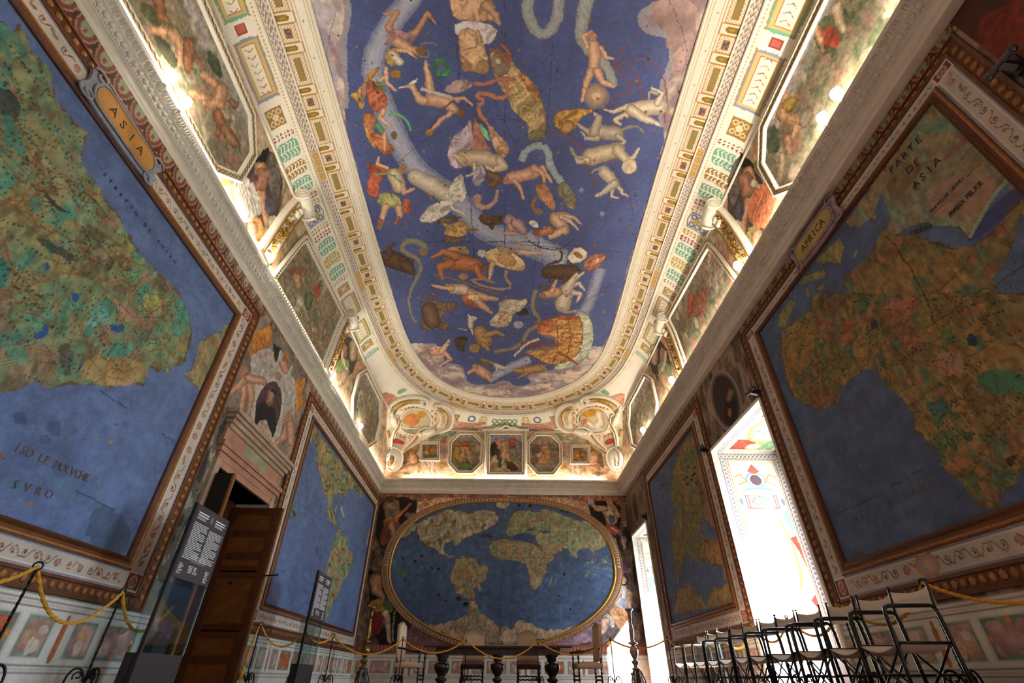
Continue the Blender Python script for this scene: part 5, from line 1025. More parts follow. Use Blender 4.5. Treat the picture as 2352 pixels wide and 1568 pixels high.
# ---- near left map ----
def paint_asia(cv, root):
    T = Z((0, 0), 1.7424)
    l1 = T([(-60, 60), (0, 70), (40, 110), (75, 90), (100, 150), (120, 180), (150, 230), (195, 275), (215, 300), (200, 330), (215, 370), (235, 430), (265, 440), (290, 480), (310, 510), (355, 520), (340, 560), (330, 600), (325, 650), (350, 690), (400, 760), (440, 830), (475, 850), (500, 920), (530, 970), (560, 1020), (600, 1060), (640, 1100), (690, 1140), (715, 1180), (735, 1220), (760, 1260), (765, 1330), (755, 1400), (730, 1460), (660, 1490), (600, 1470), (575, 1540), (500, 1530), (420, 1550), (330, 1535), (290, 1530), (210, 1550), (150, 1530), (90, 1550), (-60, 1580)])
    r = land(cv, l1, 3, ('5c7462', '7a7a54', '8c7450', '8a6450', '3f7a70', '5a4c38'), .05)
    for p, c in (([(-20, 330), (60, 360), (90, 450), (60, 500), (-20, 440)], '2c3434'), ([(150, 730), (260, 830), (270, 860), (200, 810)], '24282a'), ([(140, 930), (280, 1010), (300, 1050), (180, 1000)], '2c3a3a'), ([(380, 1215), (440, 1240), (430, 1300), (340, 1310), (350, 1260)], '6a9a90'), ([(200, 600), (290, 640), (330, 720), (300, 840), (260, 800), (160, 660)], '8a7c60'), ([(280, 760), (380, 800), (370, 850), (300, 830)], '6a9078'), ([(-20, 1020), (40, 1060), (30, 1160), (-20, 1180)], '2a7068'), ([(500, 1080), (570, 1100), (560, 1150), (510, 1120)], '6c9470'), ([(100, 1240), (170, 1260), (160, 1320), (110, 1300)], '4f8878'), ([(320, 1450), (420, 1420), (600, 1450), (590, 1540), (330, 1530)], 'a87c50'), ([(560, 1170), (640, 1180), (640, 1240), (580, 1260)], '9a8c50'), ([(20, 440), (110, 560), (90, 640), (20, 560)], '4a7a6c'), ([(430, 1170), (560, 1250), (600, 1310), (520, 1300)], '946858')):
        cv.pf(T(p), c, al=.75, tex=.35, ts=.15, wob=.04, ws=.15)
    cv.pf(T([(230, 1370), (300, 1380), (290, 1500), (250, 1480)]), '50423a', al=.7, wob=.04, tex=.3)
    for p in (([(175, 1295), (195, 1300), (190, 1340), (160, 1365), (138, 1355), (150, 1330), (170, 1325)]), ([(440, 1290), (470, 1300), (495, 1290), (500, 1320), (470, 1330), (440, 1320)]), ([(290, 1160), (320, 1170), (310, 1210), (285, 1205)]), ([(180, 1050), (200, 1060), (195, 1080), (180, 1075)]), ([(315, 1490), (335, 1430), (330, 1480)]), ([(222, 505), (240, 515), (230, 530)])):
        cv.pf(T(p), '2c4c80', wob=.02, ws=.08)
    w_, m_ = r; sb = cv.c[w_]; sb[m_] *= np.array([.90, 1.0, 1.04], np.float32)
    specks(cv, r, 1500, 4, sz=(.006, .014)); rivers(cv, r, 60, 6, wd=.016)
    for k in range(7): cv.pl(T([(-20, 1400 + k * 14), (140, 1370 + k * 12), (250, 1330 + k * 10)]), 1.6, '8f8266', al=.8)
    r2 = land(cv, T([(900, 1300), (880, 1330), (830, 1350), (800, 1370), (790, 1420), (770, 1470), (740, 1500), (760, 1520), (800, 1560), (830, 1500), (930, 1300)]), 8, ('8a7f64', '7c7458', '94805c', '8c7054', '6c7464', '5c5440'), .03)
    V = Z((0, 768), 1.96)
    for c, s in (((90, 370), 40), ((240, 420), 38), ((200, 470), 34)): cv.pf(V([(c[0] - s, c[1] - s * .6), (c[0] + s * .7, c[1] - s), (c[0] + s, c[1] + s * .3), (c[0], c[1] + s)]), '3f4c70', al=.8, wob=.05, ws=.1)
    for k in range(60):
        x, y = rng.uniform(0, 520), rng.uniform(400, 800) + 0; x2 = V([(x, y)])[0]; s = rng.uniform(1., 4.) * (1 if rng.rand() > .2 else 1.8)
        cv.pf([(x2[0] - s, x2[1]), (x2[0], x2[1] - s * .8), (x2[0] + s, x2[1]), (x2[0] + s * .4, x2[1] + s)], rng.choice(['9a5c34', 'a8743c', '5c4c44', '6c6a58']), wob=.01)
    for c in ((330, 740), (60, 690), (300, 690)): cv.pf(V([(c[0] - 60, c[1] - 20), (c[0], c[1] - 50), (c[0] + 50, c[1] - 20), (c[0] + 40, c[1] + 40), (c[0] - 40, c[1] + 30)]), '4f6c8c', al=.6, wob=.06, ws=.1)
    cv.pl(V([(0, 545), (400, 730), (620, 835)]), 1.8, '33406a'); cv.pl(V([(450, 245), (790, 490)]), 1.6, '33406a'); cv.pe(V([(5, 540)])[0], 9, 7, '7c4a30')
    cv.pf(V([(420, 740), (610, 830), (560, 1000), (390, 950)]), '3c4a60', al=.55, tex=.3, ts=.3, wob=.06, ws=.3)
    write(root, 'inscription', 'ISO LE MOLVCHE', -1, *cvp(cv, V([(50, 520), (390, 665)])), .11, INK2)
    write(root, 'inscription', 'S V R O', -1, *cvp(cv, V([(40, 690), (220, 740)])), .11, INK2)
    write(root, 'inscription', 'STRETTO DE ANIAN', -1, *cvp(cv, T([(400, 690), (700, 1060)])), .07, INK)
def cvp(cv, p): return cv.P(p)
wall_map(-1, (.3, 5.96, 1.145, 4.73), (-.3, 6.6, .66, 5.22), 'painted_map', 'near left wall map, huge green and ochre land mass, under the ASIA cartouche', paint_asia, ((.3, .08), (1.5, .06), (1.65, .011), (6, .014)))
# ---- far left map ----
def paint_new(cv, root):
    T = Z((600, 940), 2.8)
    P_ = ('5f7c68', '8c8058', 'a88a5a', 'a8785c', '4f7c6c', '6c6844')
    r = land(cv, T([(325, 115), (350, 190), (355, 330), (380, 420), (400, 520), (430, 590), (420, 640), (440, 700), (470, 750), (490, 745), (470, 690), (455, 610), (465, 540), (500, 540), (520, 575), (560, 520), (600, 510), (640, 560), (660, 540), (600, 460), (540, 370), (450, 260), (390, 180), (340, 100)]), 12, P_, .05)
    specks(cv, r, 260, 14, sz=(.012, .03)); r = land(cv, T([(490, 770), (520, 780), (555, 830), (560, 900), (590, 930), (580, 1010), (545, 1080), (520, 1100), (500, 1180), (460, 1240), (425, 1330), (410, 1370), (415, 1260), (430, 1120), (415, 1050), (440, 930), (470, 850)]), 17, ('5f8c78', '7f8058', 'a8825c', 'ab7860', '458474', '7c6c4c'), .05)
    specks(cv, r, 200, 19, sz=(.012, .03))
    land(cv, T([(320, 110), (345, 130), (340, 190), (300, 230), (280, 260), (300, 180)]), 22, P_, .04); cv.pf(T([(510, 410), (545, 420), (530, 450), (510, 440)]), '4c6c94', wob=.05, ws=.1)
    for p in ([(480, 620), (490, 610), (480, 650), (470, 660)], [(510, 620), (522, 630), (525, 660), (540, 690), (532, 695), (515, 660)]): cv.pf(T(p), 'a8a880', wob=.03, ws=.08)
    cv.pf(T([(180, 590), (240, 610), (262, 670), (215, 740), (165, 690)]), '4f6a74', wob=.08, ws=.2, tex=.3); cv.pf(T([(190, 640), (230, 650), (215, 700)]), '34423e', wob=.06, ws=.1)
    cv.pf(T([(355, 880), (368, 890), (360, 920), (372, 960), (362, 940), (352, 910)]), '3c4456', wob=.03, ws=.08); cv.pf(T([(120, 1030), (220, 1000), (180, 1030), (140, 1050)]), '51608a', wob=.05, ws=.1); cv.pf(T([(75, 1190), (105, 1185), (100, 1215), (78, 1215)]), '8a6c44', wob=.02)
    cv.pf(T([(716, 710), (740, 700), (735, 800), (690, 910), (672, 860), (690, 790)]), '9a8c84', al=.8, wob=.05, ws=.15)
    cv.pl(T([(200, 580), (330, 660), (480, 770), (690, 950)]), 1.3, '3c4a78', al=.8)
wall_map(-1, (9.92, 16.4, 1.15, 4.79), (9.32, 16.97, .66, 5.22), 'painted_map', 'far left wall map with a narrow green continent running down a blue ocean', paint_new, ((9.9, .018), (16.4, .03)))
# ---- near right map ----
def paint_africa(cv, root):
    T = Z((1700, 200), 2.6135); V = Z((1700, 700), 2.3758)
    PA = ('66603c', '7a6c40', '8c6c40', '845440', '44604c', '5a4a30')
    cv.c *= np.array([.92, .92, .86], np.float32)
    # desert lands at the top
    t = land(cv, T([(1160, 90), (1200, 80), (1704, 560), (1704, 800), (1600, 560), (1520, 620), (1440, 780), (1370, 910), (1300, 840), (1100, 820), (980, 840), (930, 900), (880, 870), (900, 780), (860, 680), (855, 640), (790, 770), (690, 855), (630, 820), (700, 720), (900, 430)]), 31, ('6f7a68', '8a7464', '8a7a5c', '9a7a6c', '70887c', '7a6450'), .02)
    for p, c in (([(900, 480), (1080, 440), (1060, 560), (960, 680), (860, 640)], '6c5a3c'), ([(1200, 440), (1300, 320), (1400, 290), (1360, 340), (1230, 440)], '8a5c58'), ([(1180, 560), (1380, 500), (1560, 600), (1420, 740), (1200, 800), (1080, 740)], '97786a'), ([(1230, 140), (1330, 260), (1160, 300), (1130, 210)], '6c9080')):
        cv.pf(T(p), c, al=.7, tex=.15, wob=.06, ws=.3)
    cv.pf(T([(1500, 720), (1704, 560), (1760, 640), (1704, 680), (1600, 760), (1500, 860), (1380, 940), (1350, 900), (1440, 780)]), '3f4470', wob=.02)
    cv.pl(T([(1370, 905), (1430, 790), (1520, 640), (1600, 560)]), 8, '8a9c80')
    r = land(cv, T([(855, 860), (900, 870), (980, 880), (1080, 900), (1180, 940), (1300, 970), (1400, 950), (1490, 900), (1600, 760), (1680, 670), (1690, 700), (1650, 900), (1600, 1040), (1530, 1150), (1520, 1250), (1600, 1330), (1640, 1420), (1720, 1520), (1720, 1640), (240, 1640), (250, 1500), (300, 1420), (430, 1370), (450, 1280), (540, 1280), (640, 1240), (620, 1140), (720, 1060), (790, 1000), (830, 900)]), 37, PA, .04)
    r = land(cv, V([(230, 130), (300, 80), (390, 40), (390, -60), (1549, -60), (1560, 160), (1540, 190), (1500, 220), (1600, 250), (1600, 780), (1500, 960), (1420, 1050), (1400, 1110), (1330, 1110), (1250, 1030), (1190, 960), (1100, 880), (1100, 820), (1040, 760), (1000, 700), (950, 690), (945, 600), (900, 530), (860, 480), (800, 440), (770, 400), (740, 320), (690, 350), (620, 370), (580, 430), (520, 530), (450, 570), (360, 550), (290, 500), (250, 410), (235, 330), (222, 190)]), 43, PA, .05)
    for p, c in (([(230, 130), (380, 80), (420, 180), (320, 400), (240, 380)], '9c7c44'), ([(540, 110), (640, 60), (620, 180), (560, 260)], '98593c'), ([(740, 30), (1000, -80), (960, 60), (820, 120)], '9c6048'), ([(1040, 260), (1200, 240), (1240, 340), (1110, 400)], '9a7060'), ([(1000, 540), (1100, 500), (1140, 560), (1040, 620)], '2f6a74'), ([(1290, 370), (1549, 350), (1549, 480), (1360, 490), (1300, 430)], '2f6c58'), ([(1070, 650), (1150, 620), (1160, 670), (1090, 690)], 'a06c50'), ([(1120, 860), (1240, 820), (1260, 860), (1160, 910)], '9c6c4c'), ([(1200, 920), (1260, 900), (1340, 1050), (1300, 1070)], '4a6c48'), ([(1360, 940), (1420, 900), (1480, 980), (1430, 1030)], '3c6a4c'), ([(1500, 870), (1549, 790), (1549, 900)], '8a5040'), ([(1440, 840), (1530, 800), (1500, 890)], '3c241e'), ([(1210, 690), (1290, 680), (1250, 740)], '2f6450'), ([(1100, 150), (1160, 130), (1150, 210), (1100, 210)], '3f6a4c')):
        cv.pf(V(p), c, al=.7, tex=.35, ts=.15, wob=.05, ws=.12)
    for p in ([(710, 90), (745, 75), (750, 110), (725, 138), (708, 120)], [(1240, 165), (1290, 160), (1300, 230), (1250, 220)], [(1275, 5), (1290, 2), (1290, 20)]): cv.pf(V(p), '24384a', wob=.03, ws=.1)
    cv.pl(T([(865, 890), (920, 930), (960, 1010), (1020, 1080), (1060, 1180), (1100, 1225), (1140, 1330), (1160, 1430)]), 3.5, '4c3428'); cv.pl(T([(1100, 1225), (1210, 1230), (1280, 1300)]), 2.4, '6a3c24')
    specks(cv, r, 1500, 47, sz=(.006, .014)); rivers(cv, r, 50, 48, '6a4020')
    for k in range(60):
        p = T([(rng.uniform(900, 1650), rng.uniform(900, 1300))]); cv.pl([p[0], p[0] + np.array([rng.uniform(-2, 2), 5])], 2, '1c2428', sm=0)
    # northern shore and islands
    for p in ([(590, 900), (620, 960), (600, 1060), (540, 1040), (480, 1060), (450, 1050)], [(380, 1140), (500, 1090), (510, 1130), (430, 1160), (360, 1190)], [(300, 1270), (330, 1300), (270, 1440), (225, 1440), (240, 1370)], [(460, 1200), (500, 1170), (505, 1200), (480, 1220)], [(395, 1200), (420, 1250), (400, 1270)], [(780, 800), (820, 750), (810, 790)], [(670, 1030), (700, 965), (695, 1010)]):
        land(cv, T(p), 51, ('84804c', '8c8450', '94804c', '8c7444', '6c7850', '7c6c44'), .02)
    cv.pl(V([(345, 755), (600, 550), (780, 400)]), 1.8, '6a4434'); cv.pl(V([(490, 1150), (700, 1060), (1090, 840)]), 1.8, '35405e'); cv.pl(T([(1140, 780), (1300, 600), (1480, 420)]), 1.4, '6a5040'); cv.pl(T([(1530, 1200), (1704, 1060)]), 1.6, '54402c')
    for a, b in ((610, 540), (715, 440), (730, 385), (720, 495), (660, 880), (590, 660), (555, 790)): cv.pf(V([(a - 12, b), (a - 3, b - 4), (a, b - 14), (a + 4, b - 3), (a + 14, b), (a + 3, b + 4), (a, b + 14), (a - 4, b + 3)]), '9a5428', sm=0)
    cv.pf(V([(605, 1360), (665, 1338), (672, 1352), (612, 1376)]), '5c4030', sm=0); cv.pl(V([(635, 1350), (620, 1300), (618, 1345)]), 1.3, '3c3028')
    P = lambda a, b: cvp(cv, T([a, b]))
    write(root, 'inscription', 'PARTE', 1, *P((905, 530), (1105, 310)), .13, INK); write(root, 'inscription', 'DE', 1, *P((1010, 530), (1095, 450)), .13, INK); write(root, 'inscription', 'ASIA', 1, *P((1050, 620), (1220, 440)), .13, INK)
    write(root, 'inscription', 'TROPICO DE CANCRO', 1, *P((1150, 760), (1345, 555)), .05, INK); write(root, 'inscription', 'ARABIA FELICE', 1, *P((1270, 780), (1465, 580)), .075, INK)
    write(root, 'inscription', 'MAR ROSSO', 1, *P((1035, 890), (1150, 850)), .08, INK2); Q = lambda a, b: cvp(cv, V([a, b]))
    write(root, 'inscription', 'MARE OCEANO', 1, *Q((625, 1200), (1085, 985)), .11, INK2)
wall_map(1, (2.46, 6.5, 1.26, 4.95), (1.93, 7.1, .68, 5.3), 'painted_map', 'near right wall map lettered PARTE DE ASIA, under the AFRICA cartouche', paint_africa, ((2.4, .011), (6.5, .015)))
def paint_r2(cv, root):
    V = Z((1420, 880), 3.015); PA = ('5c6848', '7a6c48', '8c7048', '7c5440', '4c6450', '5a4834')
    cv.c *= np.array([.95, .92, .88], np.float32)
    r = land(cv, V([(520, 320), (560, 430), (580, 560), (600, 700), (600, 850), (590, 950), (560, 1010), (600, 1060), (650, 1080), (600, 1100), (600, 1200), (640, 1250), (560, 1240), (470, 1180), (430, 1300), (410, 1400), (380, 1200), (360, 1050), (400, 900), (360, 750), (380, 600), (420, 450)]), 61, PA, .06); specks(cv, r, 300, 62)
    cv.pf(V([(540, 560), (570, 520), (600, 640), (640, 800), (680, 950), (690, 1000), (620, 980), (590, 880), (610, 780), (560, 650)]), '946850', al=.8, tex=.3, wob=.05, ws=.2)
    land(cv, V([(600, 1100), (640, 1080), (690, 1080), (740, 1250), (730, 1240), (650, 1260), (610, 1200)]), 65, ('9a7c48', '8c6c44', 'a8784c', '9a5c40', '8a7448', '7c5c3c'), .04)
    land(cv, V([(410, 1420), (480, 1400), (520, 1410), (530, 1450), (580, 1480), (600, 1540), (625, 1500), (650, 1410), (720, 1420), (760, 1350), (800, 1500), (810, 1520), (380, 1600), (400, 1500)]), 68, ('8c7448', '7c6c4c', '9a7c4c', '8a6848', '4c6850', '6c5c3c'), .05)
    cv.pf(V([(690, 1000), (740, 1240), (760, 1360), (725, 1360), (730, 1260), (700, 1200)]), '9a6c54', al=.9, wob=.04); cv.pf(V([(300, 710), (325, 680), (318, 715)]), '24302a', wob=.02)
    for k in range(9): p = V([(rng.uniform(450, 560), rng.uniform(550, 700))]); cv.pe(p[0], 3, 3.5, '28281e')
wall_map(1, (10.09, 14.02, 1.22, 4.85), (9.44, 14.36, .68, 5.3), 'painted_map', 'far right wall map between the two bright windows', paint_r2, ((10, .017), (14, .022)))
# ---- cartouches naming the maps ----
def name_plate(side, c, L, hgt, word, label, gold, rib):
    root = empty('name_cartouche', ((XL + .05) if side < 0 else (XR - .05), c[0], c[1] + H), 0, label, 'cartouche', None); sx = 1 if side < 0 else -1
    def shape(pts, t, m, nm, x0=.0):
        bm = B(); a = [bm.verts.new((sx * (x0 + t), y, z)) for y, z in pts]; b = [bm.verts.new((sx * x0, y, z)) for y, z in pts]
        bm.faces.new(a if sx > 0 else a[::-1]); 
        for k in range(len(a)): bm.faces.new((a[k], a[(k + 1) % len(a)], b[(k + 1) % len(a)], b[k]))
        return obj(nm, bm, m, root)
    st = lambda w, h: [(w / 2 * sg - sg * h / 2 + sg * math.cos(t) * h / 2, math.sin(t) * h / 2) for sg, ts in ((1, np.linspace(-PI / 2, PI / 2, 10)), (-1, np.linspace(PI / 2, -PI / 2, 10))) for t in ts]
    shape(smooth_poly([(-L * .62, -hgt * .5), (-L * .5, -hgt * .42), (-L * .42, -hgt * .58), (L * .42, -hgt * .58), (L * .5, -hgt * .42), (L * .62, -hgt * .5), (L * .56, -hgt * .1), (L * .56, hgt * .1), (L * .62, hgt * .5), (L * .5, hgt * .42), (L * .42, hgt * .58), (-L * .42, hgt * .58), (-L * .5, hgt * .42), (-L * .62, hgt * .5), (-L * .56, hgt * .1), (-L * .56, -hgt * .1)], 2), .03, rib, 'strapwork')
    shape(st(L * .98, hgt * .84), .045, rib, 'rim'); shape(st(L * .92, hgt * .74), .055, gold, 'plaque')
    bm = B(); pts = [(sx * .05, y, z) for y, z in st(L * .98, hgt * .84)]; tube(bm, pts, .012, 6, True)
    for sg in (-1, 1):
        for sz in (-1, 1): tube(bm, [(sx * .04, sg * (L * .5 + .1 * math.cos(q) * (1 - q / 9)), sz * (hgt * .42 + .07 * math.sin(q) * (1 - q / 9))) for q in np.linspace(0, 7, 20)], .014, 6)
    obj('scroll_edge', bm, rib, root, True)
    d = 1 if side < 0 else -1
    ycs = L * .30
    w = write(root, 'lettering', word, side, (c[0] + (-ycs if side < 0 else ycs), c[1] - hgt * .16), (c[0] + (ycs if side < 0 else -ycs), c[1] - hgt * .16), hgt * .46, INK, off=.05 + .0565)
    return root
name_plate(-1, (2.99, 4.94), 1.0, .33, 'ASIA', 'grey strapwork cartouche with amber plaque reading ASIA above the near left map', mat('plaque_amber', 'b8803c', .5, noise=.35, nscale=3), mat('strap_grey', '8a8a94', .7, noise=.2))
name_plate(1, (4.48, 5.17), .95, .36, 'AFRICA', 'pinkish scroll cartouche with yellow plaque reading AFRICA above the near right map', mat('plaque_yellow', 'a8924c', .5, noise=.25, nscale=3), mat('strap_pink', '96808a', .7, noise=.3))
# ================================================================ WALLS
WPAINT = paint_mat('fresco_wall', fine=40, amt=.14, bump=.25)
def dado(cv, a0, a1, seed, tone=(1, 1, 1)):
    t = np.array(tone, np.float32); r = random.Random(seed)
    w = cv.win(a0, a1, -H, .66); n = fbm(cv.X[w], cv.Y[w], .4, seed, 5)[..., None]
    cv.c[w] = (C('dedbd5') * (1 - n) + C('c0bbb2') * n) * t
    for z, wd, c in ((.645, .018, '8c8478'), (.625, .012, 'c4beb2'), (.60, .012, '8a7c70'), (.575, .02, 'c0bab0'), (.545, .01, '7c6c60'), (.10, .012, '7c7468'), (.075, .02, 'bcb6aa'), (.045, .01, '8c8478')):
        cv.line([(a0, z), (a1, z)], wd, c)
    y = a0 + .08; k = 0
    while y < a1 - .3:
        typ = (0, 1, 0, 2)[k % 4]; L = (.36, .62, .36, .12)[k % 4]; L = min(L, a1 - y - .05)
        if typ == 2:
            cv.fill([(y + .03, .12), (y + .09, .12), (y + .1, .3), (y + .085, .5), (y + .06, .54), (y + .035, .5), (y + .02, .3)], 'a0603c', sm=1, tex=.2)
        else:
            z0, z1 = .15, .50; cv.rect(y, y + L, z0, z1, 'c2bcae'); cv.rect(y + .02, y + L - .02, z0 + .02, z1 - .02, '78887a' if typ == 0 else '6f8274', tex=.2)
            base = r.choice(('b08c88', 'a88478', 'b4a090', 'a0746c')) if typ == 0 else r.choice(('b08a8c', 'a85c3c', 'b49088'))
            if typ == 0:
                cv.rect(y + .045, y + L - .045, z0 + .045, z1 - .045, base, tex=.3, ts=.1)
                for _ in range(5): cv.ell(y + r.uniform(.09, L - .09), r.uniform(z0 + .09, z1 - .09), r.uniform(.03, .06), r.uniform(.04, .08), r.choice(('c4bcb0', 'bc8c7c', 'c09a70', 'a07c80', 'c8b8a4')), .85, .2)
            else:
                q = [(y + .04, z0 + .04), (y + L * .35, z0 + .04), (y + L * .42, z0 + .1), (y + L * .58, z0 + .1), (y + L * .65, z0 + .04), (y + L - .04, z0 + .04), (y + L - .09, (z0 + z1) / 2), (y + L - .04, z1 - .04), (y + L * .65, z1 - .04), (y + L * .58, z1 - .09), (y + L * .42, z1 - .09), (y + L * .35, z1 - .04), (y + .04, z1 - .04), (y + .09, (z0 + z1) / 2)]
                cv.fill(q, base, sm=1, tex=.35, ts=.12)
                for cx, cz in ((y + L / 2, z1 - .05), (y + L / 2, z0 + .05), (y + .055, .325), (y + L - .055, .325)): cv.ell(cx, cz, .04, .035, 'b0703c'); cv.ell(cx, cz, .022, .02, 'c08c60')
        y += L + (.07 if typ != 2 else .05); k += 1
def scallops(cv, a0, a1, z0=5.2, z1=5.444):
    cv.rect(a0, a1, z0, z1, '4c241a', tex=.3)
    for y in np.arange(a0, a1, .29):
        cv.ell(y + .14, z1, .13, z1 - z0 - .03, '8c7c68'); cv.ell(y + .14, z1, .115, z1 - z0 - .05, '743c30'); cv.ell(y + .14, z1 - .02, .07, .12, '86977a', .9); cv.rect(y + .12, y + .16, z1 - .11, z1 - .04, '8a3c38'); cv.ell(y, z0 + .05, .022, .035, 'a07440')
def grot(cv, a0, a1, z0, z1, seed, dark=False):
    w = cv.win(a0, a1, z0, z1); X, Y = cv.X[w], cv.Y[w]
    a = fbm(X * 1.6, Y * .8, .45, seed, 4)[..., None]; b = fbm(X * 1.8, Y * .8, .26, seed + 5, 4)[..., None]
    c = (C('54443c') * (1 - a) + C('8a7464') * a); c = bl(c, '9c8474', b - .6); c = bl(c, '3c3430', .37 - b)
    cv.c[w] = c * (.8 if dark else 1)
def side_wall(side, ybays, holes):
    knots = ((-3, .3), (1.2, .1), (1.5, .014), (6, .014), (10, .017), (17, .028)) 
    ys = list(axis(YF, YB, *knots)); zs = list(axis(-H, ZC + .02, (-.2, .014), (6, .014)))
    for (p, q, r, s) in holes:
        for v in (p, q): ys[int(np.argmin(np.abs(np.array(ys) - v)))] = v
        for v in (r, s): zs[int(np.argmin(np.abs(np.array(zs) - v)))] = v
    cv = Canvas(ys, zs, '7c6c60', conv=lambda p: on(p[:, 0], p[:, 1], 0, XL if side < 0 else XR)[:, 1:3])
    grot(cv, YF, YB, .6, ZC + .1, 5 + side)
    dado(cv, YF, YB, 3 if side < 0 else 8)
    if side < 0:
        scallops(cv, -.3, 6.62); scallops(cv, 9.35, 16.98)
        cv.rect(6.62, 9.32, .66, 3.2, '5c5650', tex=.5, ts=.35); w = cv.win(6.62, 9.32, .66, 3.4); n = fbm(cv.X[w], cv.Y[w] * .7, .3, 77, 5)[..., None]; cv.c[w] = np.where(n > .56, C('8c867c'), np.where(n < .42, C('34302e'), C('5c5752')))
        V = Z((480, 680), 3.267)
        cv.pf(V([(340, 170), (400, 120), (760, 640), (640, 1080), (560, 1260), (120, 870), (160, 700)]), '766c66', tex=.25, ts=.3)
        cv.pf(V([(330, 260), (420, 250), (450, 190), (475, 260), (470, 370), (380, 400), (330, 460), (300, 480)]), 'b07434', tex=.35, ts=.1); cv.pf(V([(650, 630), (720, 600), (730, 640), (690, 740), (720, 800), (680, 830), (650, 920), (660, 760)]), 'b07434', tex=.35, ts=.1)
        cv.pf(V([(570, 400), (610, 440), (600, 500), (570, 480)]), 'a86c34')
        cv.pf(V([(310, 470), (360, 410), (440, 380), (500, 430), (640, 600), (660, 720), (640, 900), (560, 1100), (470, 1160), (360, 1080), (310, 900), (320, 640)]), 'a49c98', tex=.2, ts=.08)
        cv.pf(V([(330, 900), (340, 780), (400, 660), (470, 610), (540, 640), (570, 760), (550, 920), (500, 1040), (430, 1120), (360, 1060)]), 'b0a8a4'); cv.pf(V([(345, 900), (355, 790), (410, 680), (470, 630), (530, 660), (552, 770), (535, 910), (480, 1030), (420, 1090), (370, 1050)]), '463238', tex=.3)
        cv.pf(V([(345, 830), (420, 780), (490, 830), (510, 900), (500, 1040), (440, 1090), (350, 1050)]), '1c1a1c'); cv.limb(V([(470, 730), (455, 800)]), [9, 7], '8a6a54'); cv.pf(V([(450, 700), (500, 690), (520, 760), (500, 740)]), '1e1a1c'); cv.pf(V([(430, 790), (470, 790), (460, 850)]), '5c4c44'); cv.pf(V([(360, 960), (430, 910), (445, 970), (480, 1060), (430, 1120), (360, 1070)]), 'a08a80', tex=.2)
        for pts in ([(270, 580), (270, 700), (240, 880)], [(300, 600), (320, 760), (300, 880)], [(290, 610), (200, 690), (150, 750)], [(300, 610), (410, 640)], [(600, 930), (560, 1060), (480, 1130)], [(610, 960), (620, 1100)], [(560, 500), (580, 560)]): cv.limb(V(pts), [10, 8, 4], 'a5806c')
        for c_ in ((270, 550), (600, 890), (520, 600)): cv.pe(V([c_])[0], 8, 9, '9c7860')
        cv.pf(V([(480, 350), (520, 380), (560, 390), (520, 460), (500, 500), (490, 430)]), '20201e', tex=.4); cv.pf(V([(540, 370), (560, 470), (510, 500)]), 'b0aaa4'); cv.pf(V([(640, 500), (600, 620), (590, 560)]), 'b0aaa4'); cv.pf(V([(380, 420), (470, 400), (490, 440), (380, 470), (340, 500)]), 'a8a4a0')
        for k in range(8): cv.pl(V([(375 + 15 * k, 420 - k * 1), (380 + 15 * k, 470 - k * 3)]), 2, '9c7468')
        cv.warp(.022, .14, .9, mod=.2, x0=6.62, x1=9.31)
    else:
        scallops(cv, 1.9, 7.1, 5.28); scallops(cv, 9.44, 14.36, 5.28)
        cv.rect(7.12, 7.17, .4, 4.05, 'aaa49c'); V = Z((1420, 880), 3.015)
        for cyc, T in ((0, V),):
            cv.pe(T([(745, 120)])[0], 36, 72, '8c8480', -12); cv.pe(T([(745, 120)])[0], 32, 66, '6c5c5c', -12); cv.pe(T([(745, 120)])[0], 28, 60, '3a2a2c', -12)
            cv.pf(T([(745, 90), (790, 80), (830, 140), (810, 260), (750, 280), (730, 200)]), '1a1718'); cv.limb(T([(780, 60), (765, 110)]), [7, 6], '7c5c48'); cv.pf(T([(765, 160), (790, 190), (780, 240), (755, 220)]), '8a5c30')
        cv.rect(14.36, 17, .66, 5.44, '6f5c50', tex=.5, ts=.4); cv.ell(15.9, 4.7, .42, .55, '8c7c70'); cv.ell(15.9, 4.7, .36, .48, '5c4a44'); cv.ell(15.9, 4.6, .2, .3, '342a28')
        cv.rect(-1, 1.9, .66, 5.44, '3c2420', tex=.5, ts=.4); cv.fill([(1.2, 4.6), (1.9, 5.3), (1.9, 4.2), (.6, 4.0)], '6a2a20', sm=1, tex=.3); cv.fill([(.2, 5.3), (1.4, 5.44), (1.1, 4.9), (.4, 4.8)], '5c5030', tex=.4)
    X, Y = cv.X, cv.Y; P = np.stack([np.full(X.shape, XL if side < 0 else XR), X, Y + H], -1)
    cx = (X[:-1, :-1] + X[1:, 1:]) / 2; cz = (Y[:-1, :-1] + Y[1:, 1:]) / 2; M = np.ones(cx.shape, bool)
    for (p, q, r, s) in holes: M &= ~((cx > p) & (cx < q) & (cz > r) & (cz < s))
    for (y0, y1, z0, z1) in ybays: M &= ~((cx > y0 + .1) & (cx < y1 - .1) & (cz > z0 + .1) & (cz < z1 - .1))
    nm = 'wall_left' if side < 0 else 'wall_right'
    o = grid_mesh(nm, P, cv.c, M, WPAINT, None, False); tag(o, kind='structure')
    # masonry behind
    bm = B(); t = 1.5 if side > 0 else .55; x0, x1 = (XL - t, XL - .004) if side < 0 else (XR + .004, XR + t)
    hs = sorted(holes); y = YF - .3
    for (p, q, r, s) in hs:
        box(bm, x0, x1, y, p, 0, ZC + .5 + H); box(bm, x0, x1, p, q, s + H, ZC + .5 + H)
        if r > -H: box(bm, x0, x1, p, q, 0, r + H)
        y = q
    box(bm, x0, x1, y, YB + .3, 0, ZC + .5 + H); o = obj(nm, bm, STUC2); tag(o, kind='structure')
DOOR = (7.0, 8.92, -H, 2.62)
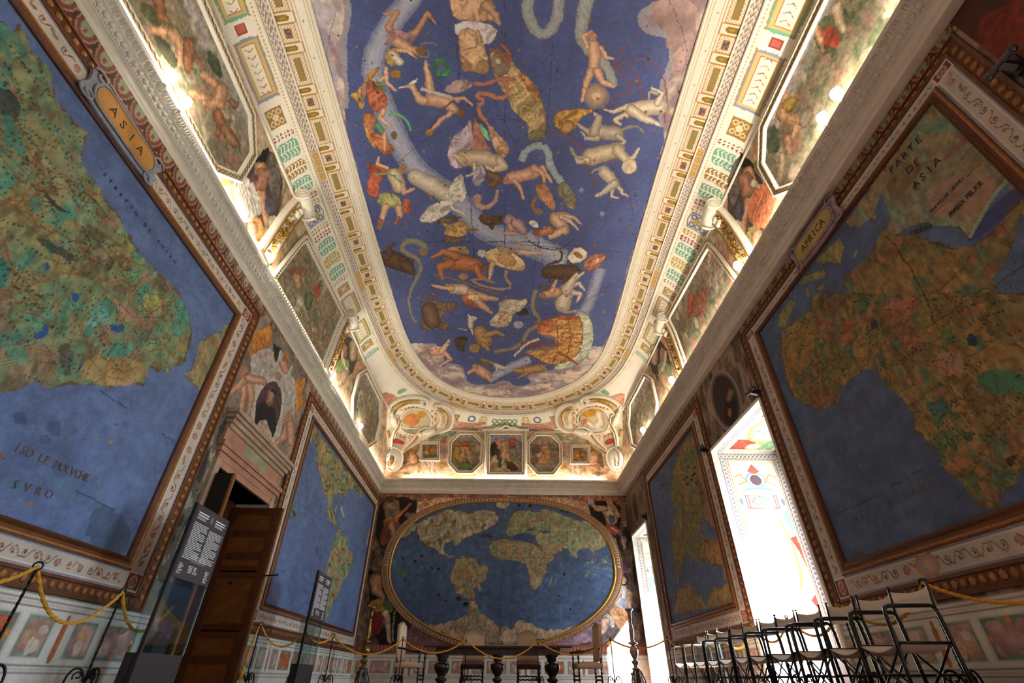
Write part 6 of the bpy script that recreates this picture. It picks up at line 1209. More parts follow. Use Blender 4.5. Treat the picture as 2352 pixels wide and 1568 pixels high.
WIN = [(-.35, 1.9, -H, 4.1), (7.16, 9.42, -H, 3.98), (14.95, 16.72, -H, 3.98)]
side_wall(-1, [(-.2, 5.96, 1.145, 4.73), (9.92, 16.4, 1.15, 4.79)], [DOOR]); side_wall(1, [(2.46, 6.5, 1.26, 4.95), (10.09, 14.02, 1.22, 4.85)], WIN)
# ---- end wall with the oval world map ----
def end_wall():
    xs = axis(XL, XR, (-5, .017), (5, .017)); zs = axis(-H, ZC + .02, (-.2, .015), (6, .017))
    cv = Canvas(xs, zs, '5c4438', conv=lambda p: on(p[:, 0], p[:, 1], 1, YB)[:, [0, 2]])
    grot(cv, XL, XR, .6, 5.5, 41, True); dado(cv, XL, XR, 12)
    A, Bq = Z((860, 1130), 4.481), Z((1160, 1130), 4.481)
    cv.rect(XL, XR, 5.28, 5.45, '8c5a48', tex=.4, ts=.08)
    cv.pf(A([(450, 50), (1434, 50), (1434, 90), (900, 60), (640, 120), (500, 180), (430, 250)]), 'b39478', tex=.25, ts=.1); cv.pf(Bq([(0, 40), (860, 60), (880, 280), (760, 200), (400, 90), (0, 70)]), 'b39478', tex=.25, ts=.1)
    for p in (A([(525, 100)])[0], Bq([(790, 115)])[0]): cv.pe(p, 8, 9, 'a8704c', tex=.3)
    cv.rect(XL, XR, .66, .9, '7a4438'); 
    for x in np.arange(XL, XR, .11): cv.rect(x, x + .05, .72, .84, '9c6c58')
    cv.pf(A([(340, 1390), (300, 1480), (260, 1568), (1434, 1568), (1434, 1540), (900, 1520), (600, 1450)]), '6c4c50', tex=.2); cv.pf(Bq([(0, 1568), (0, 1540), (300, 1530), (830, 1400), (980, 1300), (980, 1568)]), '8c7488', tex=.15)
    for T_ in (A, Bq): pass
    # four seated painted women
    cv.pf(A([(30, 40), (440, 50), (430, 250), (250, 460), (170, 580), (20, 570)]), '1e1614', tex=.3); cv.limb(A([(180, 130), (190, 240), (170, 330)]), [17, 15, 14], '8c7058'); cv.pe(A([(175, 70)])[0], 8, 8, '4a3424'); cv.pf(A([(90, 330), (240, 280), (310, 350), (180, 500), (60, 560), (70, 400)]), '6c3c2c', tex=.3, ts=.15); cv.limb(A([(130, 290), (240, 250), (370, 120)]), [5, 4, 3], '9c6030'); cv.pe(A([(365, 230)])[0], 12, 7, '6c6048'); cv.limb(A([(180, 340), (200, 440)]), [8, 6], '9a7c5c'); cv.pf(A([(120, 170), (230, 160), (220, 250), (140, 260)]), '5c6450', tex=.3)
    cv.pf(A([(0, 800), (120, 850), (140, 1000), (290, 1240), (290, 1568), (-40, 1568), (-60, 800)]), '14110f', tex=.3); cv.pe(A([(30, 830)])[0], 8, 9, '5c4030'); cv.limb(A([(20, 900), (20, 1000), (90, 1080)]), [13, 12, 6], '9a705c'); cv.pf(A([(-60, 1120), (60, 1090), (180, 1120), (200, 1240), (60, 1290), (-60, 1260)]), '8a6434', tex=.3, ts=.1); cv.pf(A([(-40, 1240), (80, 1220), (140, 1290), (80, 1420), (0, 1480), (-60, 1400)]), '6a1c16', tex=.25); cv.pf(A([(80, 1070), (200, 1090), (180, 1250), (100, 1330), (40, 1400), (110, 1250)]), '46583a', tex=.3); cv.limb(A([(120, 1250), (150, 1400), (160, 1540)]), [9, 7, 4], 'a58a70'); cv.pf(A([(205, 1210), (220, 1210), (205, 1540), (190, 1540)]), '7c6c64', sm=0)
    cv.pf(Bq([(850, 75), (1195, 85), (1200, 330), (1180, 450), (1260, 600), (1130, 640), (1000, 400), (890, 280)]), '1c1513', tex=.3); cv.limb(Bq([(1090, 190), (1100, 270)]), [17, 14], 'b09478'); cv.pe(Bq([(1080, 95)])[0], 8, 9, 'a5805c'); cv.limb(Bq([(1030, 170), (940, 160), (890, 110)]), [6, 5, 4], 'ac8868'); cv.pe(Bq([(885, 90)])[0], 8, 7, '8a8084'); cv.limb(Bq([(1140, 180), (1170, 240)]), [7, 5], 'ac8868'); cv.pf(Bq([(1050, 230), (1140, 240), (1130, 310), (1080, 320)]), '4c5468'); cv.pf(Bq([(1000, 320), (1150, 330), (1210, 420), (1120, 440), (1040, 400)]), '8c3c2c', tex=.3); cv.pf(Bq([(1060, 350), (1150, 360), (1190, 430)]), 'a88470')
    for c_ in ((1130, 500), (1220, 480)): cv.limb(Bq([c_, (c_[0] + 10, c_[1] + 90)]), [6, 3], '9a8070'); cv.pe(Bq([(c_[0], c_[1] - 25)])[0], 4, 4, '8c6c54')
    cv.pf(Bq([(1150, 920), (1310, 920), (1340, 1100), (1340, 1568), (960, 1568), (980, 1300), (1120, 1100)]), '5c5458', tex=.2); cv.limb(Bq([(1215, 960), (1220, 1060), (1200, 1160)]), [9, 19, 18], 'c8beb8'); cv.pe(Bq([(1220, 895)])[0], 12, 15, '34302e'); cv.pe(Bq([(1216, 905)])[0], 7, 9, 'c4a890'); cv.pf(Bq([(1100, 1180), (1180, 1180), (1280, 1250), (1300, 1400), (1200, 1450), (1150, 1350), (1080, 1240)]), 'c08a64', tex=.25); cv.limb(Bq([(1280, 1040), (1290, 1200)]), [7, 6], 'c4aa98'); cv.limb(Bq([(1170, 1060), (1060, 1170)]), [7, 4], 'b8a4a0'); cv.pf(Bq([(1010, 1280), (1080, 1230), (1140, 1350), (1110, 1400), (1040, 1350)]), 'c0bcb8', tex=.1); cv.limb(Bq([(1040, 1330), (1000, 1430)]), [10, 6], 'c0988c'); cv.pf(Bq([(1200, 1080), (1270, 1100), (1240, 1200), (1150, 1180)]), 'b0b0c8', tex=.1); cv.pf(Bq([(1060, 1500), (1110, 1500), (1110, 1568), (1040, 1568)]), 'b08450')
    cv.pf(Bq([(1200, 680), (1300, 690), (1300, 800), (1210, 830)]), '5c4048', tex=.4)
    for a, b_, c_, d_ in ((1200, 90, 1245, 350),): 
        cv.pf(Bq([(a, b_), (c_, b_), (c_ + 10, d_), (a + 15, d_)]), '9c7c60', sm=0)
        for k in range(9): cv.pf(Bq([(a + 5, b_ + 28 * k), (c_ - 5, b_ + 28 * k), (c_ - 5, b_ + 10 + 28 * k), (a + 5, b_ + 10 + 28 * k)]), '6a4434', sm=0)
    cv.warp(.06, .22, .95, mod=.3)
    P = np.stack([cv.X, np.full(cv.X.shape, YB), cv.Y + H], -1)
    cx = (cv.X[:-1, :-1] + cv.X[1:, 1:]) / 2 - .09; cz = (cv.Y[:-1, :-1] + cv.Y[1:, 1:]) / 2 - 3.02
    n_ = np.where(cz > 0, 2.5, 1.95); M = (np.abs(cx) / 3.5) ** n_ + (np.abs(cz) / 2.0) ** n_ > 1
    tag(grid_mesh('wall_back', P, cv.c, M, WPAINT, None, False), kind='structure')
    bm = B(); box(bm, XL - .3, XR + .3, YB + .02, YB + .4, 0, 9.0 + H); tag(obj('wall_back', bm, STUC2), kind='structure')
    bm = B(); box(bm, XL - .3, XR + .3, YF - .35, YF + .0, 0, 9.0 + H); tag(obj('wall_front', bm, STUC2), kind='structure')
    # the oval map itself
    root = empty('oval_world_map', (.09, YB, 3.02 + H), 0, 'large oval world map with brown-green continents on the end wall behind the table', 'wall map'); org = np.array(root.location)
    def oval(k, n=96):
        out = []
        for t in np.linspace(0, 2 * PI, n, endpoint=False):
            e = 2 / 2.5 if math.sin(t) > 0 else 2 / 1.95
            out.append((.09 + 3.71 * k * math.copysign(abs(math.cos(t)) ** e, math.cos(t)), 3.02 + 2.16 * k * math.copysign(abs(math.sin(t)) ** e, math.sin(t))))
        return np.array(out)
    xs = axis(-3.7, 3.9, (-4, .017), (4, .017)); zs = axis(.8, 5.24, (0, .015), (6, .017)); cm = Canvas(xs, zs, conv=cv.conv)
    n = fbm(cm.X, cm.Y, 1.3, 15, 5)[..., None]; n2 = fbm(cm.X, cm.Y * 2, .25, 19, 4)[..., None]; cm.c[:] = (C('39445f') * (1 - n) + C('4c6488') * n) * (1 + .25 * (n2 - .5))
    PA = ('6f7c60', '8c7c5c', 'a08660', '94604c', '60806c', '7a6a54')
    regs = [land(cm, A([(430, 330), (520, 280), (640, 220), (740, 180), (830, 190), (920, 200), (1000, 215), (1130, 185), (1240, 190), (1290, 280), (1240, 340), (1150, 390), (1050, 430), (960, 460), (880, 520), (840, 545), (800, 490), (740, 510), (720, 560), (720, 620), (780, 650), (840, 675), (780, 670), (680, 640), (620, 570), (540, 550), (470, 490), (430, 400)]), 81, ('8a8c70', '9c907c', 'a8987c', '9a7464', '5c4c40', '7a8468'), .05),
            land(cm, A([(250, 480), (310, 380), (420, 310), (425, 400), (330, 450)]), 83, PA, .05), land(cm, A([(830, 690), (900, 650), (980, 660), (1050, 700), (1080, 750), (1170, 760), (1180, 810), (1150, 900), (1090, 930), (1095, 1020), (1060, 950), (1020, 1000), (1050, 1060), (1030, 1110), (960, 1090), (900, 1050), (850, 1020), (840, 950), (780, 920), (790, 840), (820, 780)]), 85, ('8a8458', '98804c', 'a87c4c', '94583c', '6c8460', '84744c'), .05),
            land(cm, Bq([(0, 480), (80, 490), (180, 500), (300, 520), (340, 560), (400, 640), (500, 650), (500, 690), (440, 740), (420, 830), (390, 900), (350, 970), (300, 1010), (260, 950), (240, 850), (220, 740), (120, 700), (0, 690), (-140, 640), (-160, 560), (-120, 500)]), 87, ('7a7450', '90784c', '9c7048', '94583c', '647c58', '7c6848'), .05),
            land(cm, Bq([(80, 200), (200, 190), (360, 210), (420, 160), (500, 200), (620, 240), (760, 290), (880, 300), (960, 380), (1060, 520), (1010, 560), (930, 600), (920, 660), (870, 580), (760, 590), (730, 690), (690, 640), (660, 570), (590, 570), (510, 640), (440, 660), (330, 520), (310, 430), (210, 400), (130, 430), (60, 450), (10, 420), (60, 300)]), 89, ('70885c', '8a8458', '94844c', 'a06c4c', '5c8468', '6f7a54'), .05)]
    cm.pf(Bq([(320, 520), (420, 640), (500, 680), (430, 670), (340, 570)]), 'a05c40', al=.8, wob=.03); cm.pf(Bq([(420, 530), (590, 560), (570, 600), (450, 650), (380, 570)]), 'a0705c', al=.7, tex=.3, wob=.04)
    for p in ([(210, 370), (310, 370), (310, 400), (220, 400)], [(370, 390), (480, 390), (470, 420), (380, 420)], [(60, 470), (150, 420), (240, 430), (310, 450), (300, 510), (180, 510)]): cm.pf(Bq(p), '34466c', wob=.03)
    cm.pf(Bq([(480, 850), (495, 860), (460, 970), (445, 950)]), '8a7c54', wob=.02)
    for k in range(40): q = Bq([(rng.uniform(820, 1100), rng.uniform(650, 880))])[0]; s = rng.uniform(1, 4); cm.pf([(q[0] - s, q[1]), (q[0], q[1] - s), (q[0] + s, q[1] + s)], rng.choice(['8a7c4c', 'a08450', '5c8470']), wob=.02)
    land(cm, A([(400, 1310), (560, 1350), (780, 1340), (900, 1290), (970, 1240), (990, 1170), (980, 1110), (1040, 1110), (1070, 1200), (1160, 1290), (1290, 1380), (1434, 1400), (1434, 1568), (900, 1530), (600, 1450), (430, 1370)]), 93, ('94806c', '9a846c', '8c6c64', 'a08070', '6c8070', '6c5450'), .06); land(cm, Bq([(-30, 1420), (60, 1400), (130, 1340), (200, 1320), (320, 1370), (400, 1410), (560, 1410), (740, 1380), (860, 1340), (800, 1430), (500, 1500), (200, 1530), (-30, 1560)]), 95, ('a08c78', 'ac9884', 'a88c78', 'b09880', '8c8474', 'a08474'), .06)
    for c_, s in (((300, 680), 14), ((430, 710), 14), ((600, 780), 13), ((660, 790), 13), ((670, 1055), 12), ((735, 1115), 12), ((875, 1095), 24), ((940, 1150), 26), ((325, 905), 12), ((450, 850), 9), ((495, 650), 12)): cm.pe(A([c_])[0], s / 4.48 * 1.1, s / 4.48, '15171c')
    for c_, s in (((145, 130), 16), ((260, 140), 18), ((200, 110), 10), ((185, 170), 10), ((585, 190), 14), ((640, 205), 10), ((605, 840), 16), ((555, 1060), 12), ((675, 1205), 10)): cm.pe(Bq([c_])[0], s / 4.48 * 1.1, s / 4.48, '1c2028')
    cm.pf(A([(190, 800), (280, 790), (370, 800), (330, 850), (200, 840)]), '4c6454', wob=.05, ws=.1); cm.pf(A([(1260, 100), (1330, 110), (1400, 100), (1380, 150), (1310, 170), (1250, 150)]), 'a8987c', wob=.05, ws=.08, tex=.4); cm.pf(A([(1060, 440), (1200, 420), (1230, 470), (1120, 480)]), '262c30', al=.6, wob=.05)
    cm.pf(A([(1370, 290), (1434, 320), (1420, 420), (1360, 460), (1380, 360)]), '7a7c50', wob=.05)
    for k in range(0, 4): cm.line([(-3.7, 3.02 + (.32, .32, 1.3, -.9)[k]), (3.9, 3.02 + (.32, .32, 1.3, -.9)[k])], .02 if k < 2 else .01, '6a3c34' if k < 2 else '44506c', .7)
    cm.line([(.05, .8), (.05, 5.3)], .018, '3c3034', .7); cm.ell(.05, 3.34, .06, .06, '94582c')
    regs = [r for r in regs if r is not None]
    for w_, m_ in regs: sb = cm.c[w_]; q_ = sb[m_]; l_ = q_.mean(1, keepdims=True); sb[m_] = q_ * .58 + l_ * np.array([1.06, 1.02, .92], np.float32) * .48
    for i, r in enumerate(regs): specks(cm, r, (200, 16, 80, 90, 160)[i], 200 + i, sz=(.008, .022), cols=('3a342c', '4c4438', '5c5444'))
    cm.warp(.04, .25, mod=.2)
    w, m = cm.fill(oval(1.0), None); M = np.zeros(cm.X.shape, bool); M[w] = m; M = M[:-1, :-1] | M[1:, 1:] | M[:-1, 1:] | M[1:, :-1]
    Pm = np.stack([cm.X, np.full(cm.X.shape, YB - .012), cm.Y + H], -1); grid_mesh('map_field', Pm - org, cm.c, M, paint_mat('fresco_map'), root, False)
    def ring(nm, k0, k1, m, h0, h1, flat=False):
        a, b = oval(k0), oval(k1); bm = B(); R = [[bm.verts.new((p[0] - org[0], -h, p[1] + H - org[2])) for p in q] for q, h in ((a, 0), (a, h0), ((a + b) / 2, h1), (b, h0), (b, 0))]
        for p, q in zip(R, R[1:]):
            for k in range(96): bm.faces.new((p[k], q[k], q[(k + 1) % 96], p[(k + 1) % 96]))
        return obj(nm, bm, m, root, not flat)
    ring('gilt_rim', .99, 1.012, GOLD, .03, .05); ring('white_band', 1.014, 1.062, mat('band_white', 'b0a090', .7, noise=.1), .012, .016); ring('outer_line', 1.06, 1.072, OCH, .02, .03)
    o1 = oval(1.038, 220); tb = B(); box(tb, -1, 1, -1, 1, -1, 1); Ms = []
    for i in range(220):
        d = o1[(i + 1) % 220] - o1[i - 1]; an = math.atan2(d[1], d[0])
        Ms.append(Matrix.Translation((o1[i][0] - org[0], -.02, o1[i][1] + H - org[2])) @ Matrix.Rotation(-an, 4, 'Y') @ Matrix.Diagonal((.022, .006, .052, 1)))
    inst_mesh('dentil', tb, Ms, mat('dentil_red', '8a5440', .7, noise=.2), root, False)
end_wall()
# ---- floor ----
def floor():
    m = mat('terracotta', '7c4a34', .55); nt = m.node_tree; b = nt.nodes['Principled BSDF']; br = nt.nodes.new('ShaderNodeTexBrick'); tc = nt.nodes.new('ShaderNodeTexCoord')
    br.inputs['Color1'].default_value = (.15, .085, .055, 1); br.inputs['Color2'].default_value = (.20, .11, .075, 1); br.inputs['Mortar'].default_value = (.10, .07, .05, 1); br.inputs['Scale'].default_value = 3; br.inputs['Mortar Size'].default_value = .01
    nt.links.new(tc.outputs['Object'], br.inputs['Vector']); nt.links.new(br.outputs['Color'], b.inputs['Base Color'])
    bm = B(); box(bm, XL - 2.3, XR + 1.7, YF - .3, YB + .4, -.2, 0); tag(obj('floor', bm, m), kind='structure')
floor()
# ---- window recesses ----
def recess(i, hole):
    y0, y1, z0, z1 = hole; x0, x1 = XR, XR + 1.48
    root = empty('window_%d' % (i + 1), (x1, (y0 + y1) / 2, 0)); tag(root, kind='structure'); org = np.array(root.location)
    # far jamb, painted with grotesques: s = depth, t = height
    def jamb(y, yo, flip, name):
        ss = axis(0, 1.48, (0, .012 if i == 1 else .03)); ts = axis(-H, z1, (-.2, .012 if i == 1 else .03)); cv = Canvas(ss, ts, 'cfc6bc'); D = 1.48
        cv.rect(0, .09, -H, z1, 'd2ccc4'); cv.rect(D - .07, D, -H, z1, 'd2ccc4')
        for a in (.10, D - .22): cv.rect(a, a + .14, .3, z1 - .03, '8c7c84'); [cv.ell(a + .07, q, .05, .05, 'd6ccc4', ring=.45) for q in np.arange(.35, z1, .085)]
        for q in (z1 - .17, .32): cv.rect(.10, D - .08, q, q + .12, '8c7c84'); [cv.ell(a, q + .06, .045, .045, 'd6ccc4', ring=.45) for a in np.arange(.16, D - .1, .085)]
        L, R = .27, D - .25; mid = (L + R) / 2
        cv.rect(L, R, .46, z1 - .19, 'd8d0c4'); cv.line([(L, .46), (L, z1 - .19), (R, z1 - .19), (R, .46), (L, .46)], .014, 'b8965c')
        zt = z1 - .19
        cv.ell(mid, zt - .42, .22, .17, '8a90a8', ring=.3); cv.ell(mid, zt - .42, .12, .11, '5c4650'); cv.fill([(mid - .13, zt - .24), (mid, zt - .08), (mid + .13, zt - .24), (mid, zt - .3)], 'a05c50'); cv.line([(mid - .42, zt - .36), (mid - .3, zt - .3), (mid - .2, zt - .45), (mid - .38, zt - .52)], .03, 'b8843c'); cv.line([(mid + .42, zt - .36), (mid + .3, zt - .3), (mid + .2, zt - .45), (mid + .38, zt - .52)], .03, 'b8843c')
        cv.fill([(mid - .36, zt - .66), (mid - .1, zt - .62), (mid + .1, zt - .62), (mid + .36, zt - .66), (mid + .2, zt - .58), (mid - .2, zt - .58)], '7ca48c')
        cv.rect(mid - .32, mid + .32, zt - 1.0, zt - .72, 'b04c44'); cv.rect(mid - .30, mid + .30, zt - .98, zt - .74, 'd8cec2'); cv.ell(mid, zt - .86, .2, .11, 'b04c44'); cv.ell(mid, zt - .86, .18, .095, '86b09c')
        for s_ in (-1, 1): cv.rect(mid + s_ * .26 - .012, mid + s_ * .26 + .012, zt - .98, zt - .74, 'b04c44'); cv.fill([(mid + s_ * .42, zt - .76), (mid + s_ * .46, zt - .86), (mid + s_ * .42, zt - .96), (mid + s_ * .38, zt - .86)], '6c7888')
        cv.rect(L + .02, R - .02, zt - 1.5, zt - 1.05, '8f9cc0'); cv.fill([(mid - .3, zt - 1.3), (mid - .18, zt - 1.1), (mid + .18, zt - 1.1), (mid + .3, zt - 1.3), (mid + .38, zt - 1.9), (mid + .3, zt - 2.5), (mid - .3, zt - 2.5), (mid - .38, zt - 1.9)], 'cc9c60', sm=2); cv.fill([(mid - .24, zt - 1.32), (mid - .14, zt - 1.16), (mid + .14, zt - 1.16), (mid + .24, zt - 1.32), (mid + .31, zt - 1.9), (mid + .24, zt - 2.42), (mid - .24, zt - 2.42), (mid - .31, zt - 1.9)], 'a8b8cc', sm=2, tex=.2)
        for s_ in (-1, 1): cv.fill([(mid + s_ * .46, zt - 1.5), (mid + s_ * .32, zt - 1.55), (mid + s_ * .42, zt - 1.8), (mid + s_ * .47, zt - 2.1)], 'b0443c'); cv.ell(mid + s_ * .3, zt - 2.9, .1, .1, '8fa8c0', ring=.4); cv.fill([(mid + s_ * .46, zt - 2.5), (mid + s_ * .34, zt - 2.6), (mid + s_ * .46, zt - 2.8)], 'b0443c')
        cv.ell(mid, zt - 2.75, .2, .16, '8888b0', ring=.3); cv.ell(mid, zt - 3.0, .14, .1, 'b85048')
        X, Y = cv.X, cv.Y; P = np.stack([x0 + X, y + (yo - y) * X / 1.48 + (.003 if flip else -.003), Y + H], -1)
        grid_mesh(name, P - org, cv.c, None, WPAINT, root, False)
    jamb(y1, y1 + .0, False, 'painted_jamb'); jamb(y0, y0, True, 'painted_jamb')
    ss = axis(0, 1.48, (0, .014)); ts = axis(y0, y1, (0, .014)); cv = Canvas(ss, ts, 'd0c6bc')
    cv.rect(0, .08, y0, y1, 'd4cec6'); cv.rect(.09, .2, y0, y1, '8c7c84'); [cv.ell(.145, q, .045, .045, 'd6ccc4', ring=.45) for q in np.arange(y0 + .06, y1, .085)]
    cv.rect(1.28, 1.4, y0, y1, '8c7c84'); cv.rect(.24, 1.26, y0 + .1, y1 - .1, 'cfc4b4'); ym = (y0 + y1) / 2
    for q0, q1 in ((y0 + .14, ym - .5), (ym + .5, y1 - .14)): cv.rect(.3, .72, q0, q1, 'a8483c', tex=.3); cv.rect(.76, 1.2, q0, q1, '7c9c7c', tex=.3)
    cv.ell(.76, ym, .44, .62, 'cc9c5c'); cv.ell(.76, ym, .38, .54, 'a8a8a0', tex=.4)
    for q in (ym - .85, ym + .85): cv.ell(.76, q, .17, .17, 'cc9c5c'); cv.ell(.76, q, .13, .13, 'cfc8b8')
    P = np.stack([x0 + cv.X, cv.Y, np.full(cv.X.shape, z1 + H - .003)], -1); grid_mesh('painted_soffit', P - org, cv.c, None, WPAINT, root, False)
    # white stone edge round the opening, standing slightly proud
    bm = B(); e = .06
    box(bm, XR - .03, XR + .03, y0 - e, y0, 0, z1 + H + e); box(bm, XR - .03, XR + .03, y1, y1 + e, 0, z1 + H + e); box(bm, XR - .03, XR + .03, y0, y1, z1 + H, z1 + H + e); bmesh.ops.translate(bm, verts=bm.verts, vec=-Vector(org)); obj('stone_edge', bm, STUC, root)
    wd = mat('window_wood', '5c4634', .6, noise=.2); bm = B(); xa, xb = x1 - .09, x1 - .03; h0, h1 = .5, z1 + H
    for yy in (y0 + .24, y1 - .30): box(bm, xa, xb, yy, yy + .06, h0, h1 - .4)
    for zz in (h0, h1 - .46): box(bm, xa, xb, y0 + .24, y1 - .24, zz, zz + .06)
    bmesh.ops.translate(bm, verts=bm.verts, vec=-Vector(org)); obj('window_frame', bm, wd, root)
    bm = B(); box(bm, x1 - .1, x1, y0, y0 + .24, 0, h1); box(bm, x1 - .1, x1, y1 - .24, y1, 0, h1); box(bm, x1 - .1, x1, y0, y1, h1 - .4, h1); box(bm, x1 - .1, x1, y0, y1, 0, h0); bmesh.ops.translate(bm, verts=bm.verts, vec=-Vector(org)); obj('added_sun_stop', bm, STUC, root)  # stops added out of view to keep sun off the jamb's outer strip
    g = bpy.data.materials.get('window_glass')
    if not g:
        g = bpy.data.materials.new('window_glass'); g.use_nodes = True; nt = g.node_tree; nt.nodes.clear(); o = nt.nodes.new('ShaderNodeOutputMaterial'); mx = nt.nodes.new('ShaderNodeMixShader'); t = nt.nodes.new('ShaderNodeBsdfTransparent'); gl = nt.nodes.new('ShaderNodeBsdfGlossy'); gl.inputs['Roughness'].default_value = .03
        mx.inputs[0].default_value = .07; nt.links.new(t.outputs[0], mx.inputs[1]); nt.links.new(gl.outputs[0], mx.inputs[2]); nt.links.new(mx.outputs[0], o.inputs[0])
    bm = B(); box(bm, x1 - .062, x1 - .058, y0, y1, h0, h1); bmesh.ops.translate(bm, verts=bm.verts, vec=-Vector(org)); obj('pane', bm, g, root)
for i, h in enumerate(WIN): recess(i, h)
# dark curtain-rod brackets beside the windows
BLK = mat('black_iron', '17151a', .45, spec=.5)
def bracket(y, z, lab):
    root = empty('iron_bracket', (XR, y, z + H), 0, lab, 'bracket', 'dark iron brackets over the window openings'); bm = B()
    box(bm, -.035, 0, -.05, .05, -.12, .08); box(bm, -.16, -.02, -.02, .02, -.02, .02); obj('wall_plate', bm, BLK, root)
    bm = B(); tube(bm, [(-.15, -.11, 0), (-.15, .11, 0)], .028, 10); blob(bm, (-.15, -.12, 0), .036); blob(bm, (-.15, .12, 0), .036); box(bm, -.15, -.03, -.03, .03, -.1, -.02, Matrix.Rotation(.3, 4, 'Y')); obj('holder', bm, BLK, root)
bracket(7.1, 4.13, 'dark iron bracket at the near top corner of the big bright window opening'); bracket(9.62, 4.13, 'dark iron bracket at the far top corner of the big bright window opening'); bracket(14.82, 4.13, 'dark iron bracket at the far narrow window opening'); bracket(1.84, 4.42, 'dark iron bracket high at the right edge of the view')
# ---- door ----
def door():
    MR = mat('door_marble', 'a08878', .5, noise=.25, nscale=4); MR2 = mat('door_marble_pink', 'a07464', .5, noise=.3, nscale=5); MG = mat('door_marble_green', '8c9078', .5, noise=.3, nscale=5)
    root = empty('door_surround', (XL, 7.96, 0), 0, 'marble door surround with stepped entablature under the oval portrait', 'door surround')
    def bx(nm, m, *bs):
        bm = B()
        for (x, y0, y1, z0, z1) in bs: box(bm, 0, x, y0 - 7.96, y1 - 7.96, z0 + H, z1 + H)
        obj(nm, bm, m, root)
    bx('cornice', MR, (.20, 6.72, 9.2, 3.40, 3.47), (.16, 6.76, 9.16, 3.34, 3.40), (.12, 6.80, 9.12, 3.27, 3.34), (.08, 6.84, 9.08, 3.2, 3.27)); bx('frieze', MR2, (.05, 6.84, 7.5, 2.97, 3.2), (.05, 8.4, 9.08, 2.97, 3.2)); bx('frieze_panel', MG, (.05, 7.5, 8.4, 2.97, 3.2)); bx('architrave', MR2, (.12, 6.78, 9.12, 2.9, 2.97), (.09, 6.82, 9.1, 2.82, 2.9), (.06, 6.86, 9.06, 2.72, 2.82), (.05, 6.9, 9.02, DOOR[3], 2.72)); bx('jamb', MR, (.06, 6.86, 7.0, -H, 2.72)); bx('jamb', MR, (.06, 8.92, 9.06, -H, 2.72))
    # passage behind the door
    bm = B(); P = mat('passage_paint', '7c4c34', .7, noise=.4, nscale=3)
    box(bm, XL - 2.0, XL - .55, 6.9, 7.0, 0, 2.62 + H); box(bm, XL - 2.0, XL - .55, 8.92, 9.02, 0, 2.62 + H); box(bm, XL - 2.1, XL - 2.0, 6.9, 9.02, 0, 2.72 + H); box(bm, XL - 2.0, XL - .0, 6.9, 9.02, 2.62 + H, 2.72 + H); tag(obj('wall_passage', bm, P), kind='structure')
    W1 = mat('door_wood', '74441c', .5, noise=.35, nscale=7, bump=.2); W2 = mat('door_wood_dark', '522c12', .5, noise=.3, nscale=9)
    def leaf(x0, x1, y, h, nm, lab, back=False):
        r = empty(nm, ((x0 + x1) / 2, y, 0)); tag(r, kind='structure'); w = (x1 - x0) / 2; bm = B(); box(bm, -w, w, -.025, .025, .01, h)
        obj('leaf', bm, W1 if not back else mat('door_back_shade', '0c0a0a', .8), r)  # near leaf: shade on its back is put into the colour as black
        bm = B()
        for (a, b, c, d) in ((-w, -w + .12, 0.01, h), (w - .12, w, 0.01, h)): box(bm, a, b, -.045, -.024, c, d)
        for q in (.01, .38, .72, .80, 1.58, 1.66, 1.86, h - .5, h - .12): 
            if q + .1 < h + .02: box(bm, -w, w, -.04, -.024, q, min(q + .1, h))
        if not back: obj('rail', bm, W2, r)
        else: bm.free()
        bm = B(); box(bm, w, w + .03, -.03, .03, .01, h); obj('edge_strip', bm, W1, r)
        if not back:
            for z0, z1 in ((.5, .7), (.92, 1.56), (1.98, h - .54), (h - .38, h - .14)):
                bm = B(); box(bm, -w + .16, w - .16, -.034, -.02, z0, z1); bmesh.ops.bevel(bm, geom=bm.edges[:], offset=.012, segments=1); obj('panel', bm, W1, r)
            bm = B(); blob(bm, (-.05, -.05, 1.50 + H * 0), .035, (1, .6, 1)); lathe(bm, [(.05, 0), (.045, .01)], 12); obj('knob', bm, BLK, r)
            bm = B(); tube(bm, [(w, -.05, 1.60), (w + .25, -.05, 1.62)], .012, 6); blob(bm, (w + .25, -.05, 1.62), .018); obj('bolt_handle', bm, BLK, r)
    leaf(-4.86, -4.0, 8.93 - .03, 2.55 + H, 'door_1', 'brown panelled wooden door leaf standing open'); leaf(-4.62, -4.0, 6.98, 2.50 + H, 'door_2', 'door leaf with its back coloured black for shade', True)
door()
# ---- lamps on the cornice ----
GLOW = mat('lamp_glass', 'ffffff', .3, emit=(1, .86, .62), estr=38); TUBEM = mat('tube_glass', 'ffffff', .3, emit=(1, .80, .50), estr=14); WHITE = mat('lamp_housing', 'd8d4cc', .5)
for side, lab in ((-1, 'left'), (1, 'right')):
    x = (XL + .10) if side < 0 else (XR - .26); sx = 1 if side < 0 else -1
    names = {2.96: 'nearest', 3.28: 'second nearest', 6.05: 'third', 10.05: 'fourth', 12.95: 'farthest'}
    for y in (2.96, 3.28, 6.05, 10.05, 12.95):
        r = empty('globe_lamp', (x, y, ZL + H + .10), 0, 'glowing white lamp on the %s cornice, %s of its row' % (lab, names[y]), 'lamp', 'lamps standing on the cornice'); bm = B()
        k = 1.0; pr = [(.012, -.12), (.014, -.02), (.05, .01), (.068, .05), (.075, .09), (.066, .135), (.04, .165), (0.001, .175)]; lathe(bm, pr, 20); obj('bulb', bm, GLOW, r, True)
        bm = B(); lathe(bm, [(.03, -.14), (.03, -.12), (.012, -.115)], 14); obj('socket', bm, WHITE, r, True)
